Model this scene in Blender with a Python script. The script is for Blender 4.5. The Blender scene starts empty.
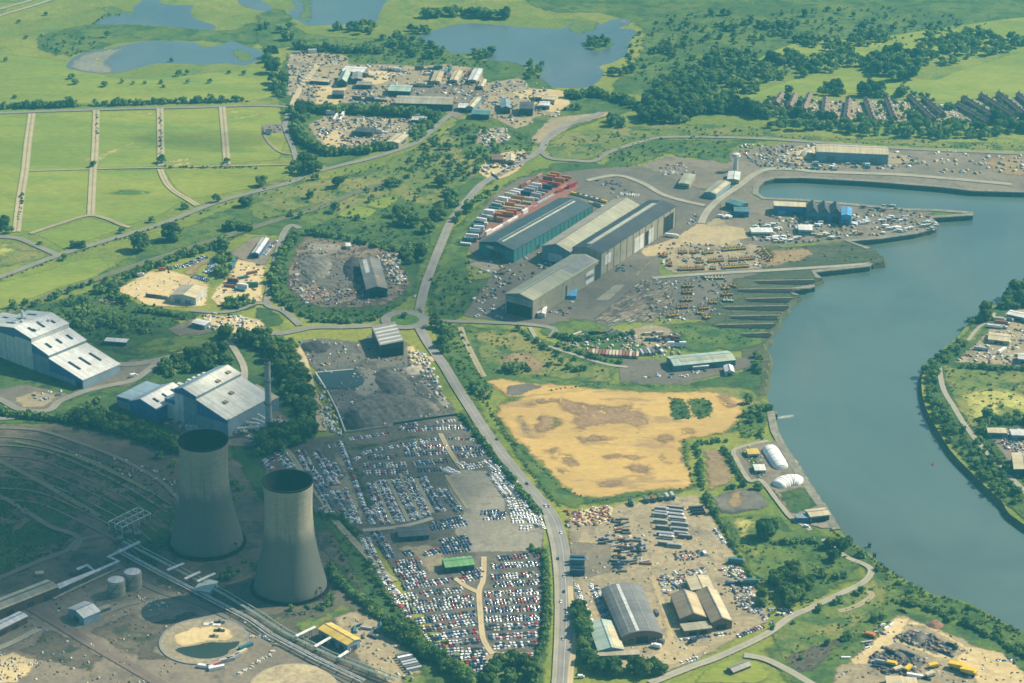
import bpy,math,random
import numpy as np
from mathutils import Vector,Matrix
from mathutils.geometry import delaunay_2d_cdt
R = math.radians
scene = bpy.context.scene
col = scene.collection
random.seed(7)
rng = np.random.default_rng(7)

# ------------------------------------------------------------------ camera
CAM_H,PITCH,ROLL,FPX = 900.0,R(23.5),R(1.2),2250.0
_f = Vector((0,math.cos(PITCH),-math.sin(PITCH)))
_u0 = Vector((0,math.sin(PITCH),math.cos(PITCH)))
_r0 = Vector((1,0,0))
_r = math.cos(ROLL) * _r0 + math.sin(ROLL) * _u0
_u = -math.sin(ROLL) * _r0 + math.cos(ROLL) * _u0
CAMP = Vector((0,0,CAM_H))
cd = bpy.data.cameras.new('camera')
cd.sensor_width = 36.0
cd.lens = FPX * 36.0 / 1024.0
cd.clip_start = 1.0
cd.clip_end = 120000.0
cam = bpy.data.objects.new('camera',cd)
col.objects.link(cam)
m3 = Matrix((_r,_u,-_f)).transposed()
cam.matrix_world = Matrix.Translation(CAMP) @ m3.to_4x4()
scene.camera = cam

# ------------------------------------------------------------------ sky and sun
SUN_EL,SUN_AZ = R(43),R(25)          # sun stands to the right of the view and a little beyond it
SDIR = Vector((math.cos(SUN_EL) * math.cos(SUN_AZ),math.cos(SUN_EL) * math.sin(SUN_AZ),math.sin(SUN_EL)))
world = bpy.data.worlds.new('World')
scene.world = world
world.use_nodes = True
nt = world.node_tree
sky = nt.nodes.new('ShaderNodeTexSky')
sky.sky_type = 'NISHITA'
sky.sun_disc = False
sky.sun_elevation = SUN_EL
sky.sun_rotation = math.atan2(SDIR.x,SDIR.y)
sky.altitude = 0
sky.air_density = 1.0
sky.dust_density = 1.2
sky.ozone_density = 1.6
bg = nt.nodes['Background']
bg.inputs['Strength'].default_value = 0.08
nt.links.new(sky.outputs[0],bg.inputs['Color'])
sd = bpy.data.lights.new('sun','SUN')
sd.energy = 5.0
sd.angle = R(0.5)
sd.color = (1.0,0.88,0.66)
so = bpy.data.objects.new('sun',sd)
col.objects.link(so)
so.rotation_euler = SDIR.to_track_quat('Z','Y').to_euler()
so.location = SDIR * 5000
scene.view_settings.view_transform = 'Standard'
scene.view_settings.look = 'None'
scene.view_settings.exposure = 0.84
scene.view_settings.gamma = 1.0
scene.cycles.use_denoising = True
scene.cycles.max_bounces = 6
scene.cycles.diffuse_bounces = 2
scene.cycles.glossy_bounces = 2
scene.cycles.transmission_bounces = 2
scene.cycles.volume_bounces = 0
scene.cycles.transparent_max_bounces = 24
scene.cycles.pixel_filter_type = 'BLACKMAN_HARRIS'
scene.cycles.filter_width = 1.6
scene.render.use_persistent_data = False

# ------------------------------------------------------------------ from a sight line to a place on the ground
def P(px,py,z=0.0):
    d = _f + ((px - 512.0) / FPX) * _r - ((py - 341.5) / FPX) * _u
    t = (z - CAM_H) / d.z
    q = CAMP + d * t
    return Vector((q.x,q.y,z))
def mpp(px,py):
    q = P(px,py)
    return (q - CAMP).dot(_f) / FPX
def hm(px,py,n):
    q = P(px,py)
    d = (q - CAMP)
    return n * mpp(px,py) / (Vector((d.x,d.y,0)).length / d.length)
def T(c,r,*pts):
    ox,oy = 256 * c,(0,171,342,512)[r]
    return [(ox + x / 3.996,oy + y / 3.996) for x,y in pts]
def Z(ox,oy,s,*pts):
    return [(ox + x / s,oy + y / s) for x,y in pts]
def W(pts,z=0.0):
    return [P(x,y,z) for x,y in pts]

# ------------------------------------------------------------------ naming and linking
def tag(o,label=None,cat=None,group=None,kind=None):
    if label: o['label'] = label
    if cat: o['category'] = cat
    if group: o['group'] = group
    if kind: o['kind'] = kind
    return o
def empty(name,loc,rz=0.0,label=None,cat=None,group=None):
    o = bpy.data.objects.new(name,None)
    o.empty_display_size = 1.0
    col.objects.link(o)
    o.location = loc
    o.rotation_euler = (0,0,rz)
    return tag(o,label,cat,group)
def copy_tree(o,parent=None):
    c = o.copy()
    col.objects.link(c)
    if parent is not None:
        c.parent = parent
    for ch in list(o.children):
        copy_tree(ch,c)
    return c

class MB:
    def __init__(s):
        s.v,s.f,s.m = [],[],[]
    def add(s,vs,fs,mi=0):
        b = len(s.v)
        s.v += [tuple(v) for v in vs]
        s.f += [tuple(b + i for i in f) for f in fs]
        s.m += [mi] * len(fs)
        return s
    def box(s,x0,x1,y0,y1,z0,z1,mi=0):
        return s.add([(x0,y0,z0),(x1,y0,z0),(x1,y1,z0),(x0,y1,z0),(x0,y0,z1),(x1,y0,z1),(x1,y1,z1),(x0,y1,z1)],
                     [(0,3,2,1),(4,5,6,7),(0,1,5,4),(1,2,6,5),(2,3,7,6),(3,0,4,7)],mi)
    def prism(s,prof,y0,y1,mi=0):
        """profile of (x, z) points, counter-clockwise seen from -y, run along y"""
        n = len(prof)
        vs = [(x,y0,z) for x,z in prof] + [(x,y1,z) for x,z in prof]
        fs = [tuple(range(n)),tuple(range(2 * n - 1,n - 1,-1))]
        fs += [(i,i + n,(i + 1) % n + n,(i + 1) % n) for i in range(n)]
        return s.add(vs,fs,mi)
    def lathe(s,prof,n=24,c=(0,0),mi=0,cap=True):
        vs,fs = [],[]
        for r,z in prof:
            for k in range(n):
                a = 2 * math.pi * k / n
                vs.append((c[0] + r * math.cos(a),c[1] + r * math.sin(a),z))
        for i in range(len(prof) - 1):
            for k in range(n):
                k2 = (k + 1) % n
                fs.append((i * n + k,i * n + k2,(i + 1) * n + k2,(i + 1) * n + k))
        if cap:
            fs.append(tuple(range(n - 1,-1,-1)))
            fs.append(tuple((len(prof) - 1) * n + k for k in range(n)))
        return s.add(vs,fs,mi)
    def tube(s,pts,r,n=8,mi=0):
        pts = [Vector(p) for p in pts]
        vs,fs = [],[]
        for i,p in enumerate(pts):
            a = pts[max(i - 1,0)]
            b = pts[min(i + 1,len(pts) - 1)]
            t = (b - a).normalized()
            x = t.cross(Vector((0,0,1)))
            if x.length < 1e-3: x = Vector((1,0,0))
            x.normalize()
            y = x.cross(t)
            for k in range(n):
                an = 2 * math.pi * k / n
                vs.append(p + x * (r * math.cos(an)) + y * (r * math.sin(an)))
        for i in range(len(pts) - 1):
            for k in range(n):
                k2 = (k + 1) % n
                fs.append((i * n + k,i * n + k2,(i + 1) * n + k2,(i + 1) * n + k))
        fs.append(tuple(range(n - 1,-1,-1)))
        fs.append(tuple((len(pts) - 1) * n + k for k in range(n)))
        return s.add(vs,fs,mi)
    def mesh(s,name,mats):
        me = bpy.data.meshes.new(name)
        me.from_pydata(s.v,[],s.f)
        for m in (mats if isinstance(mats,(list,tuple)) else [mats]):
            me.materials.append(m)
        if max(s.m,default=0) > 0:
            me.polygons.foreach_set('material_index',s.m)
        me.update()
        return me
    def build(s,name,mats,parent=None):
        o = bpy.data.objects.new(name,s.mesh(name,mats))
        col.objects.link(o)
        if parent is not None:
            o.parent = parent
        return o
def np_mesh(name,V,F,mats,mi=None,smooth=False):
    """V (n,3), F (m,k) arrays"""
    me = bpy.data.meshes.new(name)
    k = F.shape[1]
    me.vertices.add(len(V))
    me.vertices.foreach_set('co',np.ascontiguousarray(V,dtype=np.float32).ravel())
    me.loops.add(F.size)
    me.loops.foreach_set('vertex_index',np.ascontiguousarray(F,dtype=np.int32).ravel())
    me.polygons.add(len(F))
    me.polygons.foreach_set('loop_start',np.arange(0,F.size,k,dtype=np.int32))
    for m in (mats if isinstance(mats,(list,tuple)) else [mats]):
        me.materials.append(m)
    if mi is not None:
        me.polygons.foreach_set('material_index',np.ascontiguousarray(mi,dtype=np.int32))
    me.update(calc_edges=True)
    if smooth:
        me.polygons.foreach_set('use_smooth',np.ones(len(F),dtype=bool))
    return me
def link(name,me,parent=None):
    o = bpy.data.objects.new(name,me)
    col.objects.link(o)
    if parent is not None: o.parent = parent
    return o

# ------------------------------------------------------------------ materials
def newmat(name):
    m = bpy.data.materials.new(name)
    m.use_nodes = True
    m.node_tree.nodes.clear()
    return m,m.node_tree
def N(t,kind,**kw):
    n = t.nodes.new(kind)
    for k,v in kw.items():
        if k in n.inputs: n.inputs[k].default_value = v
        else: setattr(n,k,v)
    return n
def c4(c): return (c[0],c[1],c[2],1.0)
def mixc(t,fac,a,b,mode='MIX'):
    n = t.nodes.new('ShaderNodeMix')
    n.data_type = 'RGBA'
    n.blend_type = mode
    for sock,v in ((n.inputs[0],fac),(n.inputs[6],a),(n.inputs[7],b)):
        if hasattr(v,'is_linked') or hasattr(v,'links'): t.links.new(v,sock)
        elif isinstance(v,tuple): sock.default_value = c4(v)
        else: sock.default_value = v
    return n.outputs[2]
def math_(t,op,a,b=None,clamp=False):
    n = t.nodes.new('ShaderNodeMath')
    n.operation = op
    n.use_clamp = clamp
    for i,v in enumerate((a,b)):
        if v is None: continue
        if hasattr(v,'links'): t.links.new(v,n.inputs[i])
        else: n.inputs[i].default_value = v
    return n.outputs[0]
def noise(t,vec,scale,detail=4.0,rough=0.6,dist=0.0):
    n = t.nodes.new('ShaderNodeTexNoise')
    n.inputs['Scale'].default_value = scale
    n.inputs['Detail'].default_value = detail
    n.inputs['Roughness'].default_value = rough
    n.inputs['Distortion'].default_value = dist
    t.links.new(vec,n.inputs['Vector'])
    return n.outputs['Fac']
def ramp(t,fac,lo,hi):
    n = t.nodes.new('ShaderNodeMapRange')
    n.interpolation_type = 'SMOOTHSTEP'
    n.inputs['From Min'].default_value = lo
    n.inputs['From Max'].default_value = hi
    t.links.new(fac,n.inputs['Value'])
    return n.outputs['Result']
def pos(t,sc=(1,1,1),rot=0.0,src='Position'):
    if src == 'Position':
        g = t.nodes.new('ShaderNodeNewGeometry').outputs['Position']
    else:
        g = t.nodes.new('ShaderNodeTexCoord').outputs['Object']
    mp = t.nodes.new('ShaderNodeMapping')
    mp.inputs['Scale'].default_value = sc
    mp.inputs['Rotation'].default_value = (0,0,rot)
    t.links.new(g,mp.inputs['Vector'])
    return mp.outputs['Vector']
def finish(t,colr,rough=0.9,spec=0.2,alpha=None,bump=None,metallic=0.0):
    b = t.nodes.new('ShaderNodeBsdfPrincipled')
    if hasattr(colr,'links'): t.links.new(colr,b.inputs['Base Color'])
    else: b.inputs['Base Color'].default_value = c4(colr)
    if hasattr(rough,'links'): t.links.new(rough,b.inputs['Roughness'])
    else: b.inputs['Roughness'].default_value = rough
    b.inputs['Specular IOR Level'].default_value = spec
    b.inputs['Metallic'].default_value = metallic
    if bump is not None:
        bn = t.nodes.new('ShaderNodeBump')
        bn.inputs['Strength'].default_value = bump[1]
        bn.inputs['Distance'].default_value = bump[2]
        t.links.new(bump[0],bn.inputs['Height'])
        t.links.new(bn.outputs[0],b.inputs['Normal'])
    o = t.nodes.new('ShaderNodeOutputMaterial')
    if alpha is not None:
        tr = t.nodes.new('ShaderNodeBsdfTransparent')
        mx = t.nodes.new('ShaderNodeMixShader')
        t.links.new(alpha,mx.inputs[0])
        t.links.new(tr.outputs[0],mx.inputs[1])
        t.links.new(b.outputs[0],mx.inputs[2])
        t.links.new(mx.outputs[0],o.inputs[0])
    else:
        t.links.new(b.outputs[0],o.inputs[0])
    return b
def land(name,a,b,c,s1=0.006,s2=0.03,s3=0.25,lo=0.4,hi=0.62,clo=0.52,chi=0.72,ragged=None,soft=3.0,stretch=(1,1,1),rot=0.0,fine=0.55,holes=None):
    """land cover: a and b in broad patches, c in smaller spots, fine grain over both; ragged = metres by which the edge wanders"""
    m,t = newmat(name)
    p = pos(t,stretch,rot)
    n1 = noise(t,p,s1,5,0.6,0.4)
    n2 = noise(t,p,s2,5,0.65,0.3)
    n3 = noise(t,p,s3,3,0.7)
    k = mixc(t,ramp(t,n1,lo,hi),a,b)
    k = mixc(t,ramp(t,n2,clo,chi),k,c)
    g = math_(t,'ADD',math_(t,'MULTIPLY',math_(t,'SUBTRACT',n3,0.5),fine * 2.4),1.0)
    g2 = math_(t,'ADD',math_(t,'MULTIPLY',math_(t,'SUBTRACT',n2,0.5),fine * 1.2),1.0)
    g = math_(t,'MULTIPLY',g,g2)
    n4 = noise(t,p,s2 * 3.1,4,0.75,0.6)
    g = math_(t,'MULTIPLY',g,math_(t,'ADD',math_(t,'MULTIPLY',math_(t,'SUBTRACT',n4,0.5),fine * 1.3),1.0))
    cc = t.nodes.new('ShaderNodeCombineColor')
    for i in range(3): t.links.new(g,cc.inputs[i])
    k = mixc(t,1.0,k,cc.outputs[0],'MULTIPLY')
    al = None
    if ragged is not None:
        at = t.nodes.new('ShaderNodeAttribute')
        at.attribute_name = 'edge'
        pw = pos(t)
        ne = noise(t,pw,1.0 / max(ragged * 2.2,4.0),4,0.65)
        e = math_(t,'ADD',at.outputs['Fac'],math_(t,'MULTIPLY',math_(t,'SUBTRACT',ne,0.5),ragged * 3.0))
        al = ramp(t,e,0.0,soft)
        if holes:
            nh = noise(t,pw,holes[0],4,0.6,0.3)
            al = math_(t,'MULTIPLY',al,ramp(t,nh,holes[1],holes[1] + 0.07))
    finish(t,k,0.95,0.1,al)
    return m
def plain(name,base,var=0.25,scale=0.35,rough=0.7,spec=0.3,stain=None,metallic=0.0,src='Object',stretch=(1,1,1),big=0.03):
    m,t = newmat(name)
    p = pos(t,stretch,0,src)
    n1 = noise(t,p,scale,4,0.65)
    n2 = noise(t,p,big,4,0.6,0.4)
    lo = tuple(x * (1 - var) for x in base)
    hi = tuple(min(1,x * (1 + var)) for x in base)
    k = mixc(t,ramp(t,n1,0.3,0.7),lo,hi)
    if stain is not None:
        k = mixc(t,math_(t,'MULTIPLY',ramp(t,n2,0.45,0.68),stain[3]),k,tuple(stain[:3]))
    finish(t,k,rough,spec,metallic=metallic)
    return m
def sheet(name,base,period=1.2,var=0.12,stain=(0.2,0.13,0.08,0.4),rough=0.5,spec=0.35,axis=0,depth=0.25,panel=8.0):
    """profiled metal or fibre-cement cladding: ribs, panel joints with uneven weathering, stains"""
    m,t = newmat(name)
    tc = t.nodes.new('ShaderNodeTexCoord').outputs['Object']
    sx = t.nodes.new('ShaderNodeSeparateXYZ')
    t.links.new(tc,sx.inputs[0])
    a = sx.outputs[axis]
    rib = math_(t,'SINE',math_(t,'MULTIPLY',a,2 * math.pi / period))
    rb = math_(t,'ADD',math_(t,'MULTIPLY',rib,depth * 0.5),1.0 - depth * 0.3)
    st = [3.0,3.0,3.0]; st[axis] = 9.0
    wn = t.nodes.new('ShaderNodeTexWhiteNoise')
    wn.noise_dimensions = '1D'
    t.links.new(math_(t,'FLOOR',math_(t,'DIVIDE',a,panel / 4)),wn.inputs['W'])
    pv = math_(t,'ADD',math_(t,'MULTIPLY',math_(t,'SUBTRACT',wn.outputs[0],0.5),var * 1.6),1.0)
    p = pos(t,(1,1,1),0,'Object')
    n1 = noise(t,p,0.12,5,0.7,0.5)
    k = mixc(t,ramp(t,n1,0.3,0.75),tuple(x * (1 - var) for x in base),tuple(min(1,x * (1 + var)) for x in base))
    n2 = noise(t,p,0.05,5,0.65,0.6)
    k = mixc(t,math_(t,'MULTIPLY',ramp(t,n2,0.45,0.7),stain[3]),k,tuple(stain[:3]))
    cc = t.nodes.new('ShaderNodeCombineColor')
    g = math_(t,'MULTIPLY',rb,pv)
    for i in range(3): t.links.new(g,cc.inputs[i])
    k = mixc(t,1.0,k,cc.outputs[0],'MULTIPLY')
    finish(t,k,rough,spec)
    return m
def leafmat(name,a,b):
    m,t = newmat(name)
    p = pos(t)
    n1 = noise(t,p,0.16,3,0.7)
    n0 = noise(t,p,0.02,3,0.6)
    k = mixc(t,ramp(t,n1,0.3,0.7),a,b)
    oi = t.nodes.new('ShaderNodeObjectInfo')
    v = math_(t,'ADD',math_(t,'MULTIPLY',oi.outputs['Random'],0.5),math_(t,'ADD',math_(t,'MULTIPLY',n0,0.7),0.42))
    cc = t.nodes.new('ShaderNodeCombineColor')
    for i in range(3): t.links.new(v,cc.inputs[i])
    k = mixc(t,1.0,k,cc.outputs[0],'MULTIPLY')
    d = N(t,'ShaderNodeBsdfDiffuse')
    tr = N(t,'ShaderNodeBsdfTranslucent')
    t.links.new(k,d.inputs['Color']); t.links.new(k,tr.inputs['Color'])
    mx = t.nodes.new('ShaderNodeMixShader'); mx.inputs[0].default_value = 0.3
    t.links.new(d.outputs[0],mx.inputs[1]); t.links.new(tr.outputs[0],mx.inputs[2])
    o = t.nodes.new('ShaderNodeOutputMaterial'); t.links.new(mx.outputs[0],o.inputs[0])
    return m

ML = dict(
    meadow=land('meadow',(0.150,0.192,0.036),(0.225,0.242,0.045),(0.088,0.142,0.034),s1=0.0045,s2=0.02,clo=0.50,chi=0.70),
    field=land('field',(0.172,0.226,0.038),(0.238,0.266,0.046),(0.124,0.194,0.036),s1=0.006,s2=0.012,ragged=2,clo=0.52,chi=0.75,fine=0.42,stretch=(0.35,1.2,1),rot=0.15),
    rough=land('rough',(0.072,0.125,0.032),(0.125,0.170,0.040),(0.040,0.082,0.028),s1=0.012,s2=0.045,ragged=10,clo=0.46,chi=0.62,soft=8),
    verge=land('verge',(0.050,0.098,0.032),(0.080,0.128,0.036),(0.028,0.060,0.026),s1=0.015,s2=0.06,ragged=4,clo=0.48,chi=0.64,soft=4),
    dark=land('dark',(0.030,0.070,0.028),(0.050,0.100,0.032),(0.020,0.045,0.022),s1=0.015,s2=0.05,ragged=8,clo=0.48,chi=0.62,soft=8),
    scrubland=land('scrubland',(0.132,0.172,0.042),(0.222,0.212,0.068),(0.058,0.105,0.032),s1=0.012,s2=0.035,ragged=8,clo=0.47,chi=0.63,soft=6),
    ochre=land('ochre',(0.510,0.345,0.118),(0.425,0.288,0.104),(0.330,0.222,0.100),s1=0.010,s2=0.022,ragged=6,clo=0.545,chi=0.62,soft=6,stretch=(0.6,1.5,1),fine=0.28),
    brownp=land('brownp',(0.235,0.170,0.095),(0.300,0.215,0.110),(0.180,0.138,0.088),s1=0.03,s2=0.06,ragged=9,soft=6,fine=0.4),
    sand=land('sand',(0.560,0.440,0.230),(0.480,0.370,0.190),(0.330,0.270,0.160),s1=0.02,s2=0.05,ragged=3,soft=3,fine=0.3),
    sandtrack=land('sandtrack',(0.430,0.340,0.190),(0.370,0.300,0.170),(0.270,0.225,0.140),s1=0.03,s2=0.08,fine=0.3,ragged=3,soft=3),
    yard=land('yard',(0.350,0.285,0.172),(0.285,0.240,0.155),(0.185,0.158,0.110),s1=0.015,s2=0.045,ragged=4,soft=4,fine=0.42,clo=0.48,chi=0.68),
    grey=land('grey',(0.180,0.155,0.118),(0.225,0.190,0.140),(0.122,0.108,0.086),s1=0.02,s2=0.05,ragged=2,soft=2,fine=0.35,clo=0.48,chi=0.7),
    concrete=land('concrete',(0.275,0.250,0.195),(0.230,0.210,0.165),(0.170,0.155,0.125),s1=0.025,s2=0.07,ragged=1.5,soft=2,fine=0.3,clo=0.5,chi=0.7),
    tarmac=land('tarmac',(0.135,0.122,0.100),(0.165,0.148,0.118),(0.092,0.086,0.074),s1=0.03,s2=0.09,ragged=2,soft=2,fine=0.3),
    cinder=land('cinder',(0.098,0.088,0.070),(0.140,0.120,0.088),(0.052,0.060,0.044),s1=0.012,s2=0.04,ragged=8,soft=6,fine=0.45,clo=0.48,chi=0.62),
    spoil=land('spoil',(0.125,0.120,0.105),(0.175,0.162,0.135),(0.078,0.078,0.072),s1=0.02,s2=0.05,ragged=4,soft=5,fine=0.4,clo=0.46,chi=0.62),
    scrapdirt=land('scrapdirt',(0.165,0.132,0.098),(0.250,0.198,0.138),(0.072,0.066,0.058),s1=0.03,s2=0.08,ragged=4,soft=4,fine=0.6,clo=0.46,chi=0.58),
    wetmud=land('wetmud',(0.018,0.022,0.020),(0.028,0.032,0.026),(0.014,0.018,0.016),s1=0.03,s2=0.08,ragged=1.5,soft=2),
    greyblotch=land('greyblotch',(0.175,0.150,0.115),(0.21,0.175,0.13),(0.13,0.115,0.09),s1=0.03,s2=0.06,ragged=10,soft=14),
    blotch=land('blotch',(0.262,0.170,0.094),(0.310,0.205,0.105),(0.215,0.146,0.088),s1=0.03,s2=0.06,ragged=14,soft=10,holes=(0.11,0.37)),
    lot=land('lot',(0.108,0.100,0.082),(0.140,0.126,0.100),(0.070,0.070,0.056),s1=0.02,s2=0.05,ragged=2,soft=2,clo=0.48,chi=0.66),
    slipland=land('slipland',(0.062,0.080,0.044),(0.092,0.100,0.058),(0.040,0.050,0.034),s1=0.02,s2=0.05,ragged=4,soft=4,stretch=(0.4,1.6,1)),
    sidingscrub=land('sidingscrub',(0.034,0.070,0.028),(0.052,0.096,0.032),(0.022,0.046,0.022),s1=0.02,s2=0.06,ragged=10,soft=8,holes=(0.035,0.43)),
    redyard=land('redyard',(0.270,0.110,0.080),(0.230,0.120,0.090),(0.180,0.120,0.095),s1=0.03,s2=0.06,ragged=2,soft=2,fine=0.35),
    reed=land('reed',(0.090,0.150,0.045),(0.130,0.175,0.050),(0.055,0.100,0.040),s1=0.02,s2=0.05,ragged=8,soft=5),
    mud=land('mud',(0.190,0.200,0.165),(0.235,0.230,0.180),(0.140,0.155,0.140),s1=0.02,s2=0.05,ragged=6,soft=12),
    drystreak=land('drystreak',(0.400,0.370,0.110),(0.330,0.340,0.085),(0.270,0.310,0.070),s1=0.02,s2=0.04,ragged=8,soft=14,holes=(0.03,0.42)),
    greenstreak=land('greenstreak',(0.085,0.175,0.030),(0.105,0.195,0.032),(0.070,0.150,0.030),s1=0.02,s2=0.04,ragged=8,soft=14,holes=(0.03,0.40)),
)
def water_mat(name,base,bump=0.25,rough=0.12,scale=0.08):
    m,t = newmat(name)
    p = pos(t,(1,1.0,1),0.5)
    n1 = noise(t,p,scale,4,0.6,0.3)
    n0 = noise(t,p,0.0035,4,0.55,0.8)
    w = t.nodes.new('ShaderNodeTexWave')
    w.inputs['Scale'].default_value = 0.013; w.inputs['Distortion'].default_value = 9.0; w.inputs['Detail'].default_value = 3.0
    w.inputs['Detail Scale'].default_value = 0.8
    t.links.new(pos(t,(0.6,1.6,1),-0.45),w.inputs['Vector'])
    k = mixc(t,ramp(t,n0,0.35,0.65),tuple(x * 0.86 for x in base),tuple(x * 1.14 for x in base))
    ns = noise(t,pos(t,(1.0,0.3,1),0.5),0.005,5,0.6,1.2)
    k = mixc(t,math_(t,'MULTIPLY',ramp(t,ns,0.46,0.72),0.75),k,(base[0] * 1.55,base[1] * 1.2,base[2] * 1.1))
    h = math_(t,'ADD',n1,math_(t,'MULTIPLY',w.outputs['Fac'],0.25))
    rg = math_(t,'ADD',math_(t,'MULTIPLY',n0,0.22),rough)
    finish(t,k,rg,0.5,None,(h,bump,0.6))
    return m
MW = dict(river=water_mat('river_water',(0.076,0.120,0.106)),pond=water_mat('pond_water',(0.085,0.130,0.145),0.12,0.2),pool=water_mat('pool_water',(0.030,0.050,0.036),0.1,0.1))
# ------------------------------------------------------------------ ground with the river cut out of it
WATER_Z = -5.0
riverQ = [  # (x, y, quay?)  land edge followed from far right round the dock, down the near bank, and back along the far bank
    (2400,215,1),(1024,193,1),(973,191.5,1),(943,188,1),(868,182,1),(803,178.5,1),(775,179,1),(764,182,1),(759,187,1),(758,194,1),(764,198,1),
    (800,199.5,1),(850,204,1),(905,209,1),(940,210,1),(973,212.5,1),(973,216,1),(932,218.5,1),(939,225,1),(936,229,1),(915,234.5,1),(880,239.5,1),
    (850,242,1),(871,248.5,0),(885,258,0),(884,262.5,0),(872,264,1),(870,267,1),(815,273,1),(822,279,0),(812,283,1),(815,287.5,1),(790,291.5,1),(800,296,0),(786,303,0),(790,308,0),(776,317,0),
    (781,322,0),(768,331,0),(772,338,0),(762,346,0),(771,355,0),(769,365,0),(767,380,0),(764,395,0),(770,404,0),(774,412,1),(778,432,1),(790,454,1),(803,475,1),(818,497,1),
    (830,513,1),(840,530,0),(850,542,0),(868,552,0),(878,562,0),(893,573,0),(918,587,0),(938,597,0),(965,600,0),(985,612,0),(1003,622,0),(1018,630,0),(1034,640,0),(1120,690,0),(1300,790,0),
    (2200,1100,0),(2300,900,0),(1300,640,0),(1100,560,0),(1030,529,0),(1018,520,0),(1007,512,0),(1003,502,0),(988,489,0),(973,474,0),(953,454,0),(943,439,0),(933,422,0),(925,407,0),(921,387,0),(922,374,0),
    (929,362,0),(941,349,0),(953,342,0),(968,324,0),(976,317,0),(989,308,0),(1001,301,0),(1009,292,0),(1026,288,0),(1120,276,0),(2400,262,0)]
def soften(pts,nq):
    """round off the natural stretches by cutting corners, keep the quays straight"""
    out = []
    n = len(pts)
    for i in range(n):
        a,b,c = pts[i - 1],pts[i],pts[(i + 1) % n]
        if nq[i] or nq[i - 1] or nq[(i + 1) % n]:
            out.append((b,nq[i]))
        else:
            out.append((b * 0.75 + a * 0.25,0)); out.append((b * 0.75 + c * 0.25,0))
    return out
def wob(p,k=0.013,a=7.0):
    return Vector((p.x + a * (math.sin(p.x * k * 2.3 + p.y * k) + 0.6 * math.sin(p.y * k * 4.1 + 1.3)),p.y + a * (math.sin(p.y * k * 1.9 + 2.0) + 0.6 * math.sin(p.x * k * 4.7)),p.z))
def dense(lst,step=14):
    out = []
    n = len(lst)
    for i in range(n):
        (a,qa),(b,qb) = lst[i],lst[(i + 1) % n]
        out.append((a,qa))
        L = (b - a).length
        if not qa and L < 900:
            for k in range(1,int(L / step)):
                t_ = k / int(L / step)
                e = math.sin(t_ * math.pi) ** 0.5
                p = a.lerp(b,t_)
                out.append((p.lerp(wob(p,a=3.2),e),0))
    return out
_rp = W([(x,y) for x,y,q in riverQ])
river = dense(soften(_rp,[q for _,_,q in riverQ]))
rpts = [p for p,q in river]
GX,GY0,GY1 = 26000.0,-6000.0,42000.0
outer = [Vector((-GX,GY0,0)),Vector((GX,GY0,0)),Vector((GX,GY1,0)),Vector((-GX,GY1,0))]
def inside(poly,x,y):
    c = False
    n = len(poly)
    for i in range(n):
        a,b = poly[i],poly[i - 1]
        if (a.y > y) != (b.y > y) and x < (b.x - a.x) * (y - a.y) / (b.y - a.y) + a.x:
            c = not c
    return c
vs2 = [Vector((p.x,p.y)) for p in outer + rpts]
no,nr = 4,len(rpts)
ed = [(i,(i + 1) % 4) for i in range(4)] + [(no + i,no + (i + 1) % nr) for i in range(nr)]
ov,oe,of,*_ = delaunay_2d_cdt(vs2,ed,[],0,1e-4)
keep = []
for f in of:
    cx = sum(ov[i].x for i in f) / len(f); cy = sum(ov[i].y for i in f) / len(f)
    if not inside(rpts,cx,cy):
        keep.append(tuple(f))
g = MB(); g.add([(v.x,v.y,0.0) for v in ov],keep)
ground = tag(g.build('ground',ML['meadow']),kind='structure')
area = sum(rpts[i - 1].x * rpts[i].y - rpts[i].x * rpts[i - 1].y for i in range(nr))
sgn = 1 if area > 0 else -1
def inward(i):
    a,b = rpts[i - 1],rpts[(i + 1) % nr]
    t_ = (b - a); t_.z = 0
    t_.normalize()
    return Vector((-t_.y,t_.x,0)) * sgn
# banks: quay stretches are upright walls, the others slope down to the water
runs = []
i = 0
while i < nr:
    q = river[i][1]
    j = i
    while j + 1 < nr and river[j + 1][1] == q: j += 1
    runs.append((q,i,min(j + 1,nr)))
    i = j + 1
M_bank = land('bank',(0.075,0.085,0.045),(0.10,0.105,0.06),(0.05,0.065,0.035),s1=0.03,s2=0.08)
M_quay = plain('quay_face',(0.085,0.085,0.075),0.35,0.3,0.9,0.1,(0.03,0.045,0.03,0.7),src='Position')
bank = MB(); quay = MB(); cope = MB()
for q,i0,i1 in runs:
    vs,fs = [],[]
    for k in range(i0,i1 + 1):
        p = rpts[k % nr]; d = inward(k % nr)
        off = 0.0 if q else 5.0
        vs += [(p.x,p.y,0.02),(p.x + d.x * off,p.y + d.y * off,WATER_Z - 3)]
    n_ = i1 - i0
    fs = [(2 * k,2 * k + 1,2 * k + 3,2 * k + 2) for k in range(n_)]
    (quay if q else bank).add(vs,fs)
    if q:
        cv = []
        for k in range(i0,i1 + 1):
            p = rpts[k % nr]; d = inward(k % nr)
            cv += [(p.x + d.x * 0.3,p.y + d.y * 0.3,1.0),(p.x - d.x * 7,p.y - d.y * 7,1.0),(p.x + d.x * 0.3,p.y + d.y * 0.3,-0.4),(p.x - d.x * 7,p.y - d.y * 7,-0.4)]
        cope.add(cv,[f_ for k in range(n_) for f_ in ((4 * k,4 * k + 1,4 * k + 5,4 * k + 4),(4 * k + 2,4 * k,4 * k + 4,4 * k + 6),(4 * k + 1,4 * k + 3,4 * k + 7,4 * k + 5))])
tag(bank.build('river_bank',M_bank),kind='structure')
tag(quay.build('quay_wall',M_quay),kind='structure')
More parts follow.
